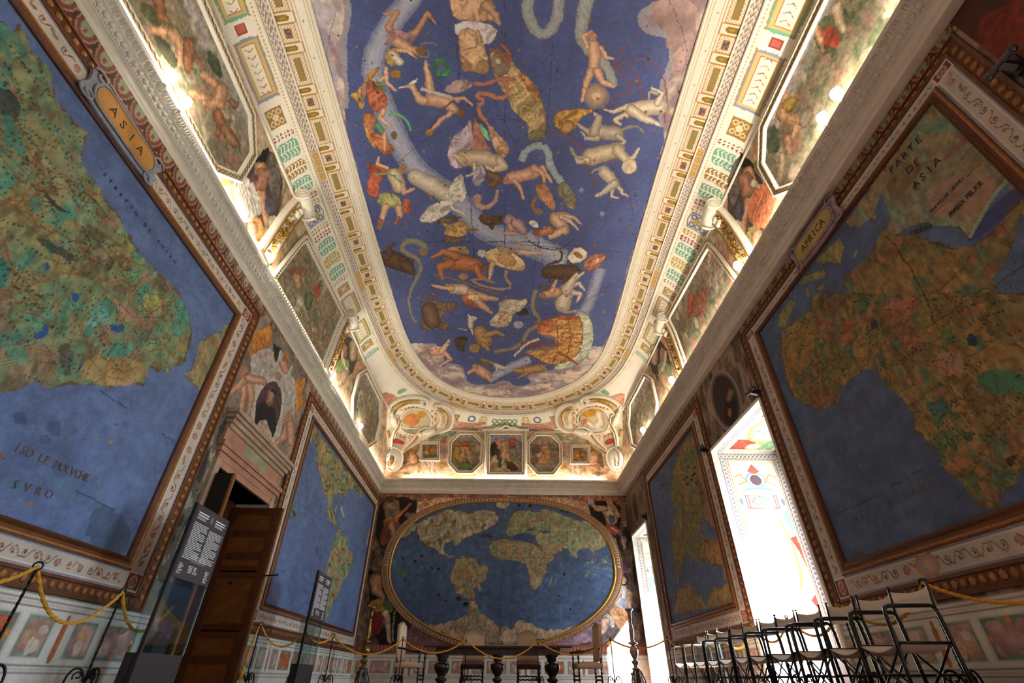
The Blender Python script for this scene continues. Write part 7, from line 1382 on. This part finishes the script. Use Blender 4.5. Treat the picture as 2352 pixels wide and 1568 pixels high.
for side, segs in ((-1, [(2.0, 5.2), (6.6, 9.6), (10.2, 11.8), (12.0, 15.2)]), (1, [(2.0, 5.2), (6.6, 9.6), (10.2, 11.8), (12.0, 15.2)])):
    for n_, (a, b) in enumerate(segs):
        x = (XL + .08) if side < 0 else (XR - .08); r = empty('strip_light', (x, (a + b) / 2, ZL + H - .01), 0, 'warm strip light lying on the %s cornice, %s of four' % ('left' if side < 0 else 'right', ('nearest', 'second', 'third', 'farthest')[n_]), 'strip light', 'strip lights along the side cornices')
        bm = B(); box(bm, -.03, .03, -(b - a) / 2, (b - a) / 2, -.03, 0); obj('channel', bm, WHITE, r); bm = B(); tube(bm, [(0, -(b - a) / 2, .012), (0, (b - a) / 2, .012)], .014, 8); obj('tube', bm, TUBEM, r, True)
r = empty('strip_light', (.1, YB - .1, ZL + H - .01), 0, 'warm strip light lying along the end cornice below the square fresco', 'strip light', None); bm = B(); box(bm, -3.6, 3.6, -.03, .03, -.03, 0); obj('channel', bm, WHITE, r); bm = B(); tube(bm, [(-3.6, 0, .012), (3.6, 0, .012)], .014, 8); obj('tube', bm, TUBEM, r, True)
# ================================================================ FURNITURE AND FITTINGS
IRON = mat('wrought_iron', '15141a', .4, .6, spec=.5); ROPE = mat('yellow_rope', 'c08a22', .7, noise=.15, nscale=60)
ZP = .74
def make_post():
    r = empty('rope_stanchion'); h = ZP + H
    bm = B(); tube(bm, [(0, 0, z) for z in np.linspace(.12, h - .03, 60)], .011, 4, twist=.42); obj('twisted_pole', bm, IRON, r)
    bm = B(); tube(bm, [(.03 * math.cos(t), 0, h + .03 * math.sin(t) - .005) for t in np.linspace(0, 2 * PI, 13)[:-1]], .008, 6, True); blob(bm, (0, 0, h - .035), .018); obj('ring', bm, IRON, r, True)
    for k in range(3):
        a = k * 2 * PI / 3 + .4; bm = B(); ca, sa = math.cos(a), math.sin(a)
        prof = [(.012, .16), (.03, .22), (.07, .265), (.12, .26), (.15, .21), (.155, .13), (.19, .05), (.25, .012)]
        p = smooth_poly(prof, 2, False); tube(bm, [(x * ca, x * sa, z) for x, z in p], .010, 6)
        tube(bm, [((.07 + .035 * math.cos(t) * (1 - t / 9)) * ca, (.07 + .035 * math.cos(t) * (1 - t / 9)) * sa, .205 + .035 * math.sin(t) * (1 - t / 9)) for t in np.linspace(-.8, 5.5, 16)], .008, 6)
        obj('scroll_leg', bm, IRON, r, True)
    return r
def at(px, z): p = on(px[0], px[1], 2, z); return (float(p[0]), float(p[1]))
left = [(-3.55, 2.95)] + [at(p, ZP) for p in ((88, 1298), (283, 1357))] + [(-4.02, 6.72)]
mid = [at(p, ZP) for p in ((600, 1432), (703, 1447), (766, 1458), (926, 1465), (1071, 1467), (1235, 1470), (1402, 1466), (1533, 1464))]
right = [(3.95, 10.6)] + [at(p, ZP + .04) for p in ((1651, 1446), (1723, 1425), (1804, 1410), (1925, 1376), (2113, 1325))] + [(3.8, 2.7)]
proto = make_post(); first = True
where = ['near the left edge of the view, beside the map labelled ASIA'] 
plabs = ['outside the left edge', 'nearest on the left, below the big left map', 'second from the left, below the corner of the big left map', 'behind the glass sign stand beside the open door', 'right behind the open door, with a tasselled rope end', 'beside the far glass sign stand', 'left of the far left candlestick, first past the far sign', 'in front of the left end of the table', 'in front of the table, second from its left end', 'in front of the table, third from its left end', 'right of the table in front of the right armchair', 'in front of the bright far window', 'between far window and folding chairs', 'behind the farthest folding chairs', 'behind the folding chairs in the big window glare', 'behind the folding chairs, near side of the big window', 'behind the second nearest folding chairs', 'behind the nearest folding chair', 'outside the right edge']
posts = []
allp = left + mid + right
for i, (x, y) in enumerate(allp):
    o = proto if i == 0 else copy_tree(proto); o.location = (x, y, 0); o.rotation_euler.z = (i * .7) % 2
    tag(o, 'black iron rope stand ' + plabs[i], 'rope stand', 'rope stands round the room'); posts.append(o)
def rope(a, b, sag, lab, n=26):
    mx, my = (a[0] + b[0]) / 2, (a[1] + b[1]) / 2; z = ZP + H - .01; L = math.hypot(b[0] - a[0], b[1] - a[1]); n = max(40, int(L / .02))
    bm = B(); P = []
    for k in range(n + 1):
        t = k / n; P.append((a[0] + (b[0] - a[0]) * t - mx, a[1] + (b[1] - a[1]) * t - my, -sag * 4 * t * (1 - t)))
    tube(bm, P, (.0150), 9, twist=.62, lobes=3, la=.13); o = obj('rope', bm, ROPE, None, False, (mx, my, z)); tag(o, lab, 'rope', 'yellow barrier ropes')
segs = [(0, 1, .22), (1, 2, .33), (2, 3, .30), (4, 5, .27), (5, 6, .15), (6, 7, .30), (7, 8, .25), (8, 9, .34), (9, 10, .27), (10, 11, .17), (11, 12, .25), (12, 13, .2), (13, 14, .28), (14, 15, .26), (15, 16, .26), (16, 17, .26), (17, 18, .26)]
rl = ['at the left edge of the view', 'in the deep loop below the bottom of the big left map', 'running behind the glass sign stand', 'from behind the open door to the far sign', 'just past the far sign', 'towards the left end of the table', 'across the left end of the table', 'across the middle of the table', 'across the right end of the table', 'in front of the right candlestick', 'beside the far bright window', 'behind the farthest folding chairs', 'behind the far folding chairs', 'behind the middle folding chairs, lit by the big window', 'behind folding chairs at the near edge of the big window', 'behind the two nearest folding chairs', 'swinging out of the right edge of the view']
for (i, j, s), l in zip(segs, rl): rope(allp[i], allp[j], s, 'yellow barrier rope ' + l)
a = allp[4]; bm = B(); tube(bm, [(-.01, 0, 0), (-.03, -.02, -.15), (-.06, -.05, -.45), (-.065, -.06, -.56)], [.015, .015, .017, .02], 8); blob(bm, (-.066, -.06, -.60), .032, (1, 1, 1.3)); tube(bm, [(-.066, -.06, -.62), (-.07, -.06, -.74)], [.025, .04], 10)
tag(obj('tassel_rope', bm, ROPE, None, True, (a[0], a[1], ZP + H)), 'loose yellow rope end with a tassel hanging beside the open door', 'rope')
# ---- folding canvas chairs ----
CANV = mat('canvas', 'd8ccbe', .85, noise=.06, nscale=40); STEEL = mat('black_tube', '0f0f12', .35, .3, spec=.6)
def make_dir():
    r = empty('folding_chair'); w = .24; d = .22; ha = .70
    for s in (-1, 1):
        y = s * w; bm = B()
        p = [(-d - .01, y, 0.01), (-d, y, .3), (-d + .01, y, ha - .06), (-d + .02, y, ha - .015), (-d + .06, y, ha), (d - .02, y, ha + .005), (d + .01, y, ha - .02), (d + .02, y, ha - .08), (d + .03, y, .3), (d + .04, y, .01)]
        tube(bm, p, .0155, 8); tube(bm, [(d + .01, y, ha - .03), (d + .035, y, .885)], .010, 8); tube(bm, [(-d, y, .44), (d + .02, y, .44)], .011, 8); tube(bm, [(-d, y, .12), (d + .03, y, .12)], .009, 6); blob(bm, (d + .036, y, .90), .014, sub=1)
        obj('side_frame', bm, STEEL, r, True)
    for x in (-d + .03, d):
        for s in (-1, 1):
            bm = B(); tube(bm, [(x + s * .008, -s * w, .44), (x + s * .008, s * w, .06)], .009, 6); obj('cross_brace', bm, STEEL, r, True)
    for x in (-d, d + .03): bm = B(); tube(bm, [(x, -w, .23), (x, w, .23)], .010, 6); obj('stretcher', bm, STEEL, r, True)
    # sagging seat
    bm = B(); n = 12; rows = []
    for layer in (0, 1):
        g = []
        for i in range(n + 1):
            y = -w + 2 * w * i / n; z = .445 - .06 * (1 - ((i - n / 2) / (n / 2)) ** 2) - layer * .008
            g.append([bm.verts.new((x, y, z)) for x in (-d + .01, -d + .02, 0, d)])
        rows.append(g)
    for g in rows:
        for a_, b_ in zip(g, g[1:]):
            for k in range(3): bm.faces.new((a_[k], b_[k], b_[k + 1], a_[k + 1]))
    for i in range(n):
        for k in (0, 3): bm.faces.new((rows[0][i][k], rows[0][i + 1][k], rows[1][i + 1][k], rows[1][i][k]))
    obj('seat', bm, CANV, r, True)
    bm = B(); L = []
    for layer in (0, 1):
        g = []
        for i in range(n + 1):
            y = -w - .012 + (2 * w + .024) * i / n; q = 1 - ((i - n / 2) / (n / 2)) ** 2; x = d + .03 + .055 * q + layer * .006 + .0
            g.append([bm.verts.new((x, y, z - (.035 * q if z > .8 else -.0) )) for z in (.695, .78, .872)])
        L.append(g)
    for g in L:
        for a_, b_ in zip(g, g[1:]):
            for k in range(2): bm.faces.new((a_[k], b_[k], b_[k + 1], a_[k + 1]))
    for i in range(n):
        for k in (0, 2): bm.faces.new((L[0][i][k], L[0][i + 1][k], L[1][i + 1][k], L[1][i][k]))
    obj('backrest', bm, CANV, r, True); return r
pd = make_dir(); ysn = [4.54, 5.06, 5.62, 6.30, 6.85, 7.40, 7.92, 8.46, 8.98, 9.50, 10.02]
ords = ['nearest of its row, at the right edge', 'second of its row counted from the right edge', 'third of its row counted from the right edge', 'fourth of its row, at the near edge of the window glare', 'fifth of its row, against the bright window', 'sixth of its row, against the bright window', 'seventh of its row', 'eighth of its row', 'ninth of its row', 'tenth of its row', 'farthest of its row']
for i, y in enumerate(ysn):
    o = pd if i == 0 else copy_tree(pd); o.location = (3.40 + (.02 if i % 2 else 0), (y + .25) * .97, 0); o.rotation_euler.z = (0, .02, -.02, .03, 0, -.03, .02, 0, .02, -.02, .01)[i]
    tag(o, 'white canvas folding chair, ' + ords[i], 'chair', 'folding canvas chairs along the right wall')
# ---- high-backed chairs ----
DW = mat('dark_walnut', '241712', .35, noise=.2, nscale=12, coat=.2); UPH = mat('cream_upholstery', 'c8ab90', .7, noise=.06, nscale=20); UPH2 = mat('brown_leather', '6a4a40', .5, noise=.1)
def turned(h, r0, segs=4):
    p = [(r0 * .8, 0), (r0, .02), (r0 * .7, .05)]
    for k in range(segs):
        z = .08 + (h - .12) * k / segs; dz = (h - .12) / segs; p += [(r0 * .75, z), (r0 * 1.05, z + dz * .3), (r0 * .95, z + dz * .55), (r0 * .55, z + dz * .85)]
    return p + [(r0 * .9, h - .02), (r0 * .9, h)]
def make_high(arms, top=1.24):
    r = empty('armchair' if arms else 'high_back_chair'); w = .25; d = .25; sh = .47
    for x in (-w, w):
        for y in (-d, d):
            bm = B(); lathe(bm, turned(sh - .06 if not (arms and y < 0) else .70, .024, 4 if not (arms and y < 0) else 6), 10, x, y); obj('leg', bm, DW, r, True)
    for z in (.09, .20, .27):
        bm = B()
        for k, yy in enumerate((-d, d)):
            pts = [(xx, yy, z + .012 * math.sin(i * 1.3)) for i, xx in enumerate(np.linspace(-w, w, 26))]; tube(bm, pts, .011, 6)
        obj('twisted_stretcher', bm, DW, r, True)
    bm = B()
    for x in (-w, w): box(bm, x - .014, x + .014, -d, d, .10, .13)
    obj('side_rail', bm, DW, r)
    def cushion(nm, w0, w1, d0, d1, z0, z1, m):
        bm = B(); box(bm, w0, w1, d0, d1, z0, z1); bmesh.ops.subdivide_edges(bm, edges=bm.edges[:], cuts=5, use_grid_fill=True)
        for v in bm.verts:
            u = (v.co.x - (w0 + w1) / 2) / (w1 - w0) * 2; q = (v.co.y - (d0 + d1) / 2) / (d1 - d0) * 2; e = (1 - u ** 4) * (1 - q ** 4)
            if v.co.z > z1 - .001: v.co.z += .035 * e
            v.co.x *= 1 - .04 * (abs(v.co.z - (z0 + z1) / 2) / ((z1 - z0) / 2)) ** 3
        obj(nm, bm, m, r, True)
    cushion('seat', -w - .03, w + .03, -d - .03, d + .03, sh - .06, sh + .03, UPH if arms else UPH2)
    # back with a humped top
    bm = B(); xs = np.linspace(-w - .01, w + .01, 19); F = []; 
    def ztop(u): return top + .0 - .085 * min(1, abs(u) ** 1.5 * 1.25) + (.03 if abs(u) > .86 else 0)
    for yy, bul in ((d - .03, -1), (d + .04, 1)):
        cols = []
        for x in xs:
            u = x / (w + .01); zt = ztop(u); cols.append([bm.verts.new((x, yy + bul * .018 * (1 - u ** 4) * math.sin(PI * t) + (zt - .6) * 0.06 * t, .54 + (zt - .54) * t)) for t in np.linspace(0, 1, 7)])
        F.append(cols)
    for i in range(18):
        for k in range(6):
            bm.faces.new((F[0][i][k], F[0][i + 1][k], F[0][i + 1][k + 1], F[0][i][k + 1])); bm.faces.new((F[1][i][k], F[1][i][k + 1], F[1][i + 1][k + 1], F[1][i + 1][k]))
        for k in (0, 6): bm.faces.new((F[0][i][k], F[1][i][k], F[1][i + 1][k], F[0][i + 1][k]))
    for i in (0, 18):
        for k in range(6): bm.faces.new((F[0][i][k], F[0][i][k + 1], F[1][i][k + 1], F[1][i][k]))
    obj('backrest', bm, UPH, r, True)
    for x in (-w, w): bm = B(); tube(bm, [(x, d, sh - .05), (x, d + .01, .6)], .02, 8); obj('back_post', bm, DW, r, True)
    if arms:
        for x in (-w - .01, w + .01): bm = B(); tube(bm, smooth_poly([(x, d), (x, 0)], 0, False).tolist() if False else [(x, d + .01, .78), (x, .12, .765), (x, -.08, .715), (x, -d - .02, .72), (x, -d - .07, .695)], [.02, .022, .024, .028, .02], 8); obj('arm', bm, DW, r, True)
    return r
c1 = make_high(False); c1.location = (-.62, 13.82, 0); tag(c1, 'cream high-backed chair behind the table, left of the two', 'chair', 'high-backed chairs at the table')
c2 = copy_tree(c1); c2.location = (.72, 13.80, 0); tag(c2, 'cream high-backed chair behind the table, right of the two', 'chair', 'high-backed chairs at the table')
a1 = make_high(True, 1.30); a1.location = (-1.98, 12.95, 0); a1.rotation_euler.z = PI / 2 - .12; tag(a1, 'tall cream armchair in profile at the left end of the table', 'armchair', 'armchairs at the table ends')
a2 = copy_tree(a1); a2.location = (1.98, 12.75, 0); a2.rotation_euler.z = -PI / 2 + .1; tag(a2, 'tall brownish armchair in profile at the right end of the table', 'armchair', 'armchairs at the table ends')
# facing: chairs look towards -y (local front); rotate so the ends face inwards
def make_table():
    r = empty('long_table', (0, 13.0, 0), 0, 'long dark wooden table on urn-shaped legs before the end wall', 'table')
    bm = B(); box(bm, -1.66, 1.64, -.45, .45, .785, .82); bmesh.ops.bevel(bm, geom=bm.edges[:], offset=.01, segments=2); obj('tabletop', bm, DW, r)
    bm = B(); box(bm, -1.40, 1.38, -.34, .34, .66, .785); obj('apron', bm, DW, r)
    bm = B()
    for k in range(14): box(bm, -1.36 + k * .2, -1.22 + k * .2, -.35, -.34, .685, .76)
    obj('apron_panel', bm, mat('walnut_panel', '3a2418', .4), r)
    for x in (-1.28, -.02, 1.22):
        for y in (-.22, .22):
            bm = B(); lathe(bm, [(.12, .05), (.12, .09), (.07, .11), (.06, .15), (.11, .19), (.10, .22), (.05, .25), (.06, .27), (.13, .36), (.155, .43), (.15, .48), (.085, .50), (.05, .52), (.07, .54), (.10, .57), (.085, .60), (.13, .64), (.13, .66)], 20, x, y, 8, .02); obj('leg', bm, DW, r, True)
    bm = B(); box(bm, -1.35, 1.3, -.08, .08, .05, .12)
    for x in (-1.28, -.02, 1.22): box(bm, x - .1, x + .1, -.4, .4, 0, .07)
    obj('floor_rail', bm, DW, r)
make_table()
# ---- standing candlesticks ----
def make_candle(m, m2):
    r = empty('floor_candlestick'); bm = B()
    lathe(bm, [(.05, .42), (.10, .43), (.12, .45), (.06, .48), (.045, .52), (.09, .57), (.10, .61), (.05, .64), (.035, .66), (.06, .68), (.10, .76), (.115, .84), (.09, .92), (.045, .96), (.04, .98), (.12, 1.0), (.12, 1.03), (.05, 1.06), (.035, 1.10), (.05, 1.18), (.065, 1.30), (.05, 1.42), (.028, 1.5), (.045, 1.53), (.028, 1.56)], 24, 0, 0, 6, .05); obj('baluster', bm, m, r, True)
    bm = B(); lathe(bm, [(.03, 1.56), (.05, 1.64), (.045, 1.70), (.07, 1.76), (.11, 1.80), (.115, 1.83), (.02, 1.82)], 20); lathe(bm, [(.012, 1.82), (.01, 1.88), (.001, 1.89)], 8); obj('drip_pan', bm, m, r, True)
    bm = B(); k = 3; rings = []
    for z, rr in ((.05, .22), (.08, .23), (.16, .17), (.26, .13), (.36, .12), (.42, .13), (.43, .10)): rings.append([bm.verts.new((rr * (1.0 if j % 2 == 0 else .72) * math.cos(j * PI / 3), rr * (1.0 if j % 2 == 0 else .72) * math.sin(j * PI / 3), z)) for j in range(6)])
    for a_, b_ in zip(rings, rings[1:]):
        for j in range(6): bm.faces.new((a_[j], a_[(j + 1) % 6], b_[(j + 1) % 6], b_[j]))
    bm.faces.new(rings[0][::-1]); bm.faces.new(rings[-1]); obj('tripod_base', bm, m2, r)
    for j in range(3):
        an = j * 2 * PI / 3; bm = B(); c, s = math.cos(an), math.sin(an)
        tube(bm, [(x * c, x * s, z) for x, z in smooth_poly([(.12, .40), (.16, .30), (.21, .20), (.20, .12), (.24, .05), (.30, .03), (.31, .07), (.28, .09)], 2, False)], .022, 8); blob(bm, (.28 * c, .28 * s, .03), .035); obj('lion_foot', bm, m, r, True)
        bm = B()
        for q in range(5): blob(bm, (.11 * math.cos(an + PI / 3) + .02 * c * (q - 2), .11 * math.sin(an + PI / 3) + .02 * s * (q - 2), .16 + .045 * q), .03, (1, 1, 1.2), 1)
        obj('carved_leaf', bm, m, r, True)
    return r
SILV = mat('silvered_wood', 'a89a90', .35, .35, noise=.25, nscale=20); SILD = mat('silver_dark', '5c4c44', .45, .3, noise=.3, nscale=14); BRS = mat('aged_brass', '7c6434', .3, .8, noise=.3, nscale=15); BLU = mat('blue_grey_paint', '4c5864', .4, .3, noise=.3, nscale=16)
q = make_candle(SILV, SILD); q.location = (3.62, 15.0, 0); tag(q, 'tall silvery carved floor candlestick lit by the far window, right of the table', 'candlestick')
q = make_candle(BRS, BLU); q.location = (-3.52, 15.0, 0); q.rotation_euler.z = .5; tag(q, 'tall brass and blue-grey floor candlestick in the dim far left corner', 'candlestick')
# ---- information stands ----
SIGN = mat('sign_panel', '2e2a32', .5); TXT = mat('sign_print', 'eeeef2', .7); PED = mat('pedestal_grey', '2c262a', .6)
GL = bpy.data.materials.new('sheet_glass'); GL.use_nodes = True; nt = GL.node_tree; nt.nodes.clear(); o_ = nt.nodes.new('ShaderNodeOutputMaterial'); mx = nt.nodes.new('ShaderNodeMixShader'); t_ = nt.nodes.new('ShaderNodeBsdfTransparent'); g_ = nt.nodes.new('ShaderNodeBsdfGlossy'); t_.inputs[0].default_value = (.80, .88, .88, 1); g_.inputs['Roughness'].default_value = .02; mx.inputs[0].default_value = .10; nt.links.new(t_.outputs[0], mx.inputs[1]); nt.links.new(g_.outputs[0], mx.inputs[2]); nt.links.new(mx.outputs[0], o_.inputs[0])
EDGE = mat('glass_edge', '6f9ca0', .2, spec=.8)
def sign(x, y0, y1, lab, dep=.15, zt=1.70):
    r = empty('information_stand', (x, (y0 + y1) / 2, 0), 0, lab, 'information stand', 'glass information stands'); w = (y1 - y0) / 2; zb = zt * .54 + H; zt = zt + H; zp = .24 + H - .02
    bm = B(); box(bm, -dep, 0, -w, w, 0, zp); obj('pedestal', bm, PED, r)
    bm = B(); box(bm, -.012, 0, -w, w, zp, zt); obj('glass_sheet', bm, GL, r); bm = B(); box(bm, -dep, -dep + .012, -w, w, zp, zb - .02); obj('glass_sheet', bm, GL, r)
    bm = B(); box(bm, -.014, .003, w - .004, w + .006, zp, zt); obj('glass_edge', bm, EDGE, r)
    bm = B(); box(bm, -.03, .008, -w - .022, -w, 0, zt + .01); obj('black_post', bm, BLK, r)
    bm = B(); box(bm, .001, .012, -w, w, zb, zt); pn = obj('printed_panel', bm, SIGN, r)
    bm = B(); rn = random.Random(3)
    def bar(a, b, z, h=.006): box(bm, .012, .0135, -w + a, -w + b, z - h, z)
    W_ = 2 * w
    for c0 in (.06, W_ * .58 + .02):
        for k in range(2): bar(c0, c0 + W_ * .30, zt - .07 - k * .028, .012)
        bar(c0, c0 + W_ * .24, zt - .125, .005); bar(c0, c0 + W_ * .27, zt - .14, .005)
    for c0, n_, z0 in ((.05, 24, zt - .19), (W_ * .52, 22, zt - .21)):
        for k in range(n_):
            z = z0 - k * .0165; e = c0 + W_ * .42 - (rn.random() * .04 if k % 6 != 5 else W_ * .2); q_ = c0
            while q_ < e: l = rn.uniform(.012, .04); bar(q_, min(q_ + l, e), z, .0065); q_ += l + .007
    for c0, n_ in ((.05, 7), (W_ * .32, 5), (W_ * .46, 5), (W_ * .8, 8)):
        for k in range(n_): bar(c0, c0 + rn.uniform(.05, .1), zb + .15 - k * .016, .006)
    obj('printed_text', bm, TXT, pn)
    bm = B(); box(bm, .012, .0134, -w + W_ * .3, -w + W_ * .72, zb + .19, zb + .27); blob(bm, (.012, -.01, zt - .10), .03, (.05, 1, 1.5)); obj('plan_drawing', bm, mat('plan_grey', '6a666e', .7), pn)
    return r
sign(-3.6, 5.77, 6.55, 'dark printed panel on a glass information stand, nearer one beside the open door')
sign(-3.3, 9.52, 10.31, 'dark printed panel on a glass information stand, far one below the second left map', .12, 1.62)
r = empty('black_spotlight_box', (-3.68, 6.1, .40), 0, 'small black lamp box with a bent wire on the pedestal of the nearer glass stand', 'lamp'); bm = B(); box(bm, -.055, .055, -.13, .13, .0, .14); bmesh.ops.bevel(bm, geom=bm.edges[:], offset=.01, segments=2); obj('housing', bm, BLK, r); bm = B(); tube(bm, smooth_poly([(0, -.10, .13), (0, -.03, .21), (0, .04, .20), (0, .06, .13)], 2, False).tolist() if False else [(0, -.12, .12), (0, -.02, .21), (0, .03, .20), (0, .06, .13)], .005, 6); obj('wire', bm, BLK, r, True)
# ================================================================ CAMERA, LIGHT, SETTINGS
cd = bpy.data.cameras.new('camera'); co = bpy.data.objects.new('camera', cd); COL.objects.link(co)
cd.sensor_fit = 'HORIZONTAL'; cd.sensor_width = 36; cd.lens = 36 * CAM['f'] / 2352; cd.clip_start = .05; cd.clip_end = 200
ya, pi_, ro = CAM['yaw'], CAM['pitch'], CAM['roll']
Rt = Vector((math.cos(ya), -math.sin(ya), 0)); Fh = Vector((math.sin(ya), math.cos(ya), 0)); Uz = Vector((0, 0, 1))
Fw = Fh * math.cos(pi_) + Uz * math.sin(pi_); Up = -Fh * math.sin(pi_) + Uz * math.cos(pi_)
X_ = Rt * math.cos(ro) - Up * math.sin(ro) if False else Rt * math.cos(ro) + Up * math.sin(-ro) * -1 if False else None
# image u axis: u' = u cos - v sin, v' = u sin + v cos
Xc = Rt * math.cos(ro) - Up * math.sin(ro); Yc = Rt * math.sin(ro) + Up * math.cos(ro)
M = Matrix(((Xc.x, Yc.x, -Fw.x, 0), (Xc.y, Yc.y, -Fw.y, 0), (Xc.z, Yc.z, -Fw.z, H), (0, 0, 0, 1))); co.matrix_world = M
SC.camera = co
def area(name, loc, size, sy, power, col, direction, spread=PI):
    l = bpy.data.lights.new(name, 'AREA'); l.shape = 'RECTANGLE'; l.size = size; l.size_y = sy; l.energy = power; l.color = col; l.spread = spread
    o = bpy.data.objects.new(name, l); COL.objects.link(o); o.location = loc; o.rotation_euler = Vector(direction).to_track_quat('-Z', 'Y').to_euler(); return o
WARM = (1, .89, .70)
K = dict(strip=25., end=52., sky=86., sun=170.)
for side in (-1, 1):
    x = (XL + .06) if side < 0 else (XR - .14)
    for a, b in ((-2.9, 5.3), (5.5, 9.9), (10.1, 16.8)):
        L = b - a; l = bpy.data.lights.new('cornice_light', 'AREA'); l.shape = 'RECTANGLE'; l.size = .06; l.size_y = L; l.energy = K['strip'] * L * (1.35 if a < 0 else 1.05 if a < 7 else .7); l.color = WARM
        o = bpy.data.objects.new('cornice_light', l); COL.objects.link(o); o.location = (x, (a + b) / 2, ZL + H + .035); o.rotation_euler = (0, PI - (-.55 if side > 0 else .55), 0)
l = bpy.data.lights.new('cornice_light', 'AREA'); l.shape = 'RECTANGLE'; l.size = 7.4; l.size_y = .06; l.energy = K['end']; l.color = WARM; o = bpy.data.objects.new('cornice_light', l); COL.objects.link(o); o.location = (.1, YB - .12, ZL + H + .035); o.rotation_euler = (PI - .4, 0, 0)
for side in (-1, 1):
    for y in (2.96, 3.28, 6.05, 10.05, 12.95):
        l = bpy.data.lights.new('globe_light', 'POINT'); l.energy = 12; l.color = (1, .89, .70); l.shadow_soft_size = .08; o = bpy.data.objects.new('globe_light', l); COL.objects.link(o); o.location = ((XL + .26) if side < 0 else (XR - .26), y, ZL + H + .24)
# daylight
wd = bpy.data.worlds.new('sky'); SC.world = wd; wd.use_nodes = True; bg = wd.node_tree.nodes['Background']
sk = wd.node_tree.nodes.new('ShaderNodeTexSky'); sk.sky_type = 'HOSEK_WILKIE'; sk.sun_direction = (.75, -.35, .6); sk.turbidity = 3; sk.ground_albedo = .5
wd.node_tree.links.new(sk.outputs[0], bg.inputs['Color']); bg.inputs['Strength'].default_value = K['sky']
s = bpy.data.lights.new('sun', 'SUN'); s.energy = K['sun']; s.angle = math.radians(.8); s.color = (1, .96, .9); so = bpy.data.objects.new('sun', s); COL.objects.link(so)
so.rotation_euler = Vector((-1.5, 1.0, -1.55)).to_track_quat('-Z', 'Y').to_euler()
for (p, q_, r_, t_2) in WIN:
    l = bpy.data.lights.new('window_portal', 'AREA'); l.shape = 'RECTANGLE'; l.size = q_ - p; l.size_y = t_2 - .8; l.cycles.is_portal = True
    o = bpy.data.objects.new('window_portal', l); COL.objects.link(o); o.location = (XR + 1.5, (p + q_) / 2, (t_2 + .8) / 2 + H); o.rotation_euler = Vector((-1, 0, 0)).to_track_quat('-Z', 'Z').to_euler()
SC.view_settings.view_transform = 'Standard'; SC.view_settings.look = 'None'; SC.view_settings.gamma = 1; SC.view_settings.exposure = 0; SC.view_settings.use_curve_mapping = False
SC.cycles.max_bounces = 8; SC.cycles.diffuse_bounces = 5; SC.cycles.sample_clamp_indirect = 8
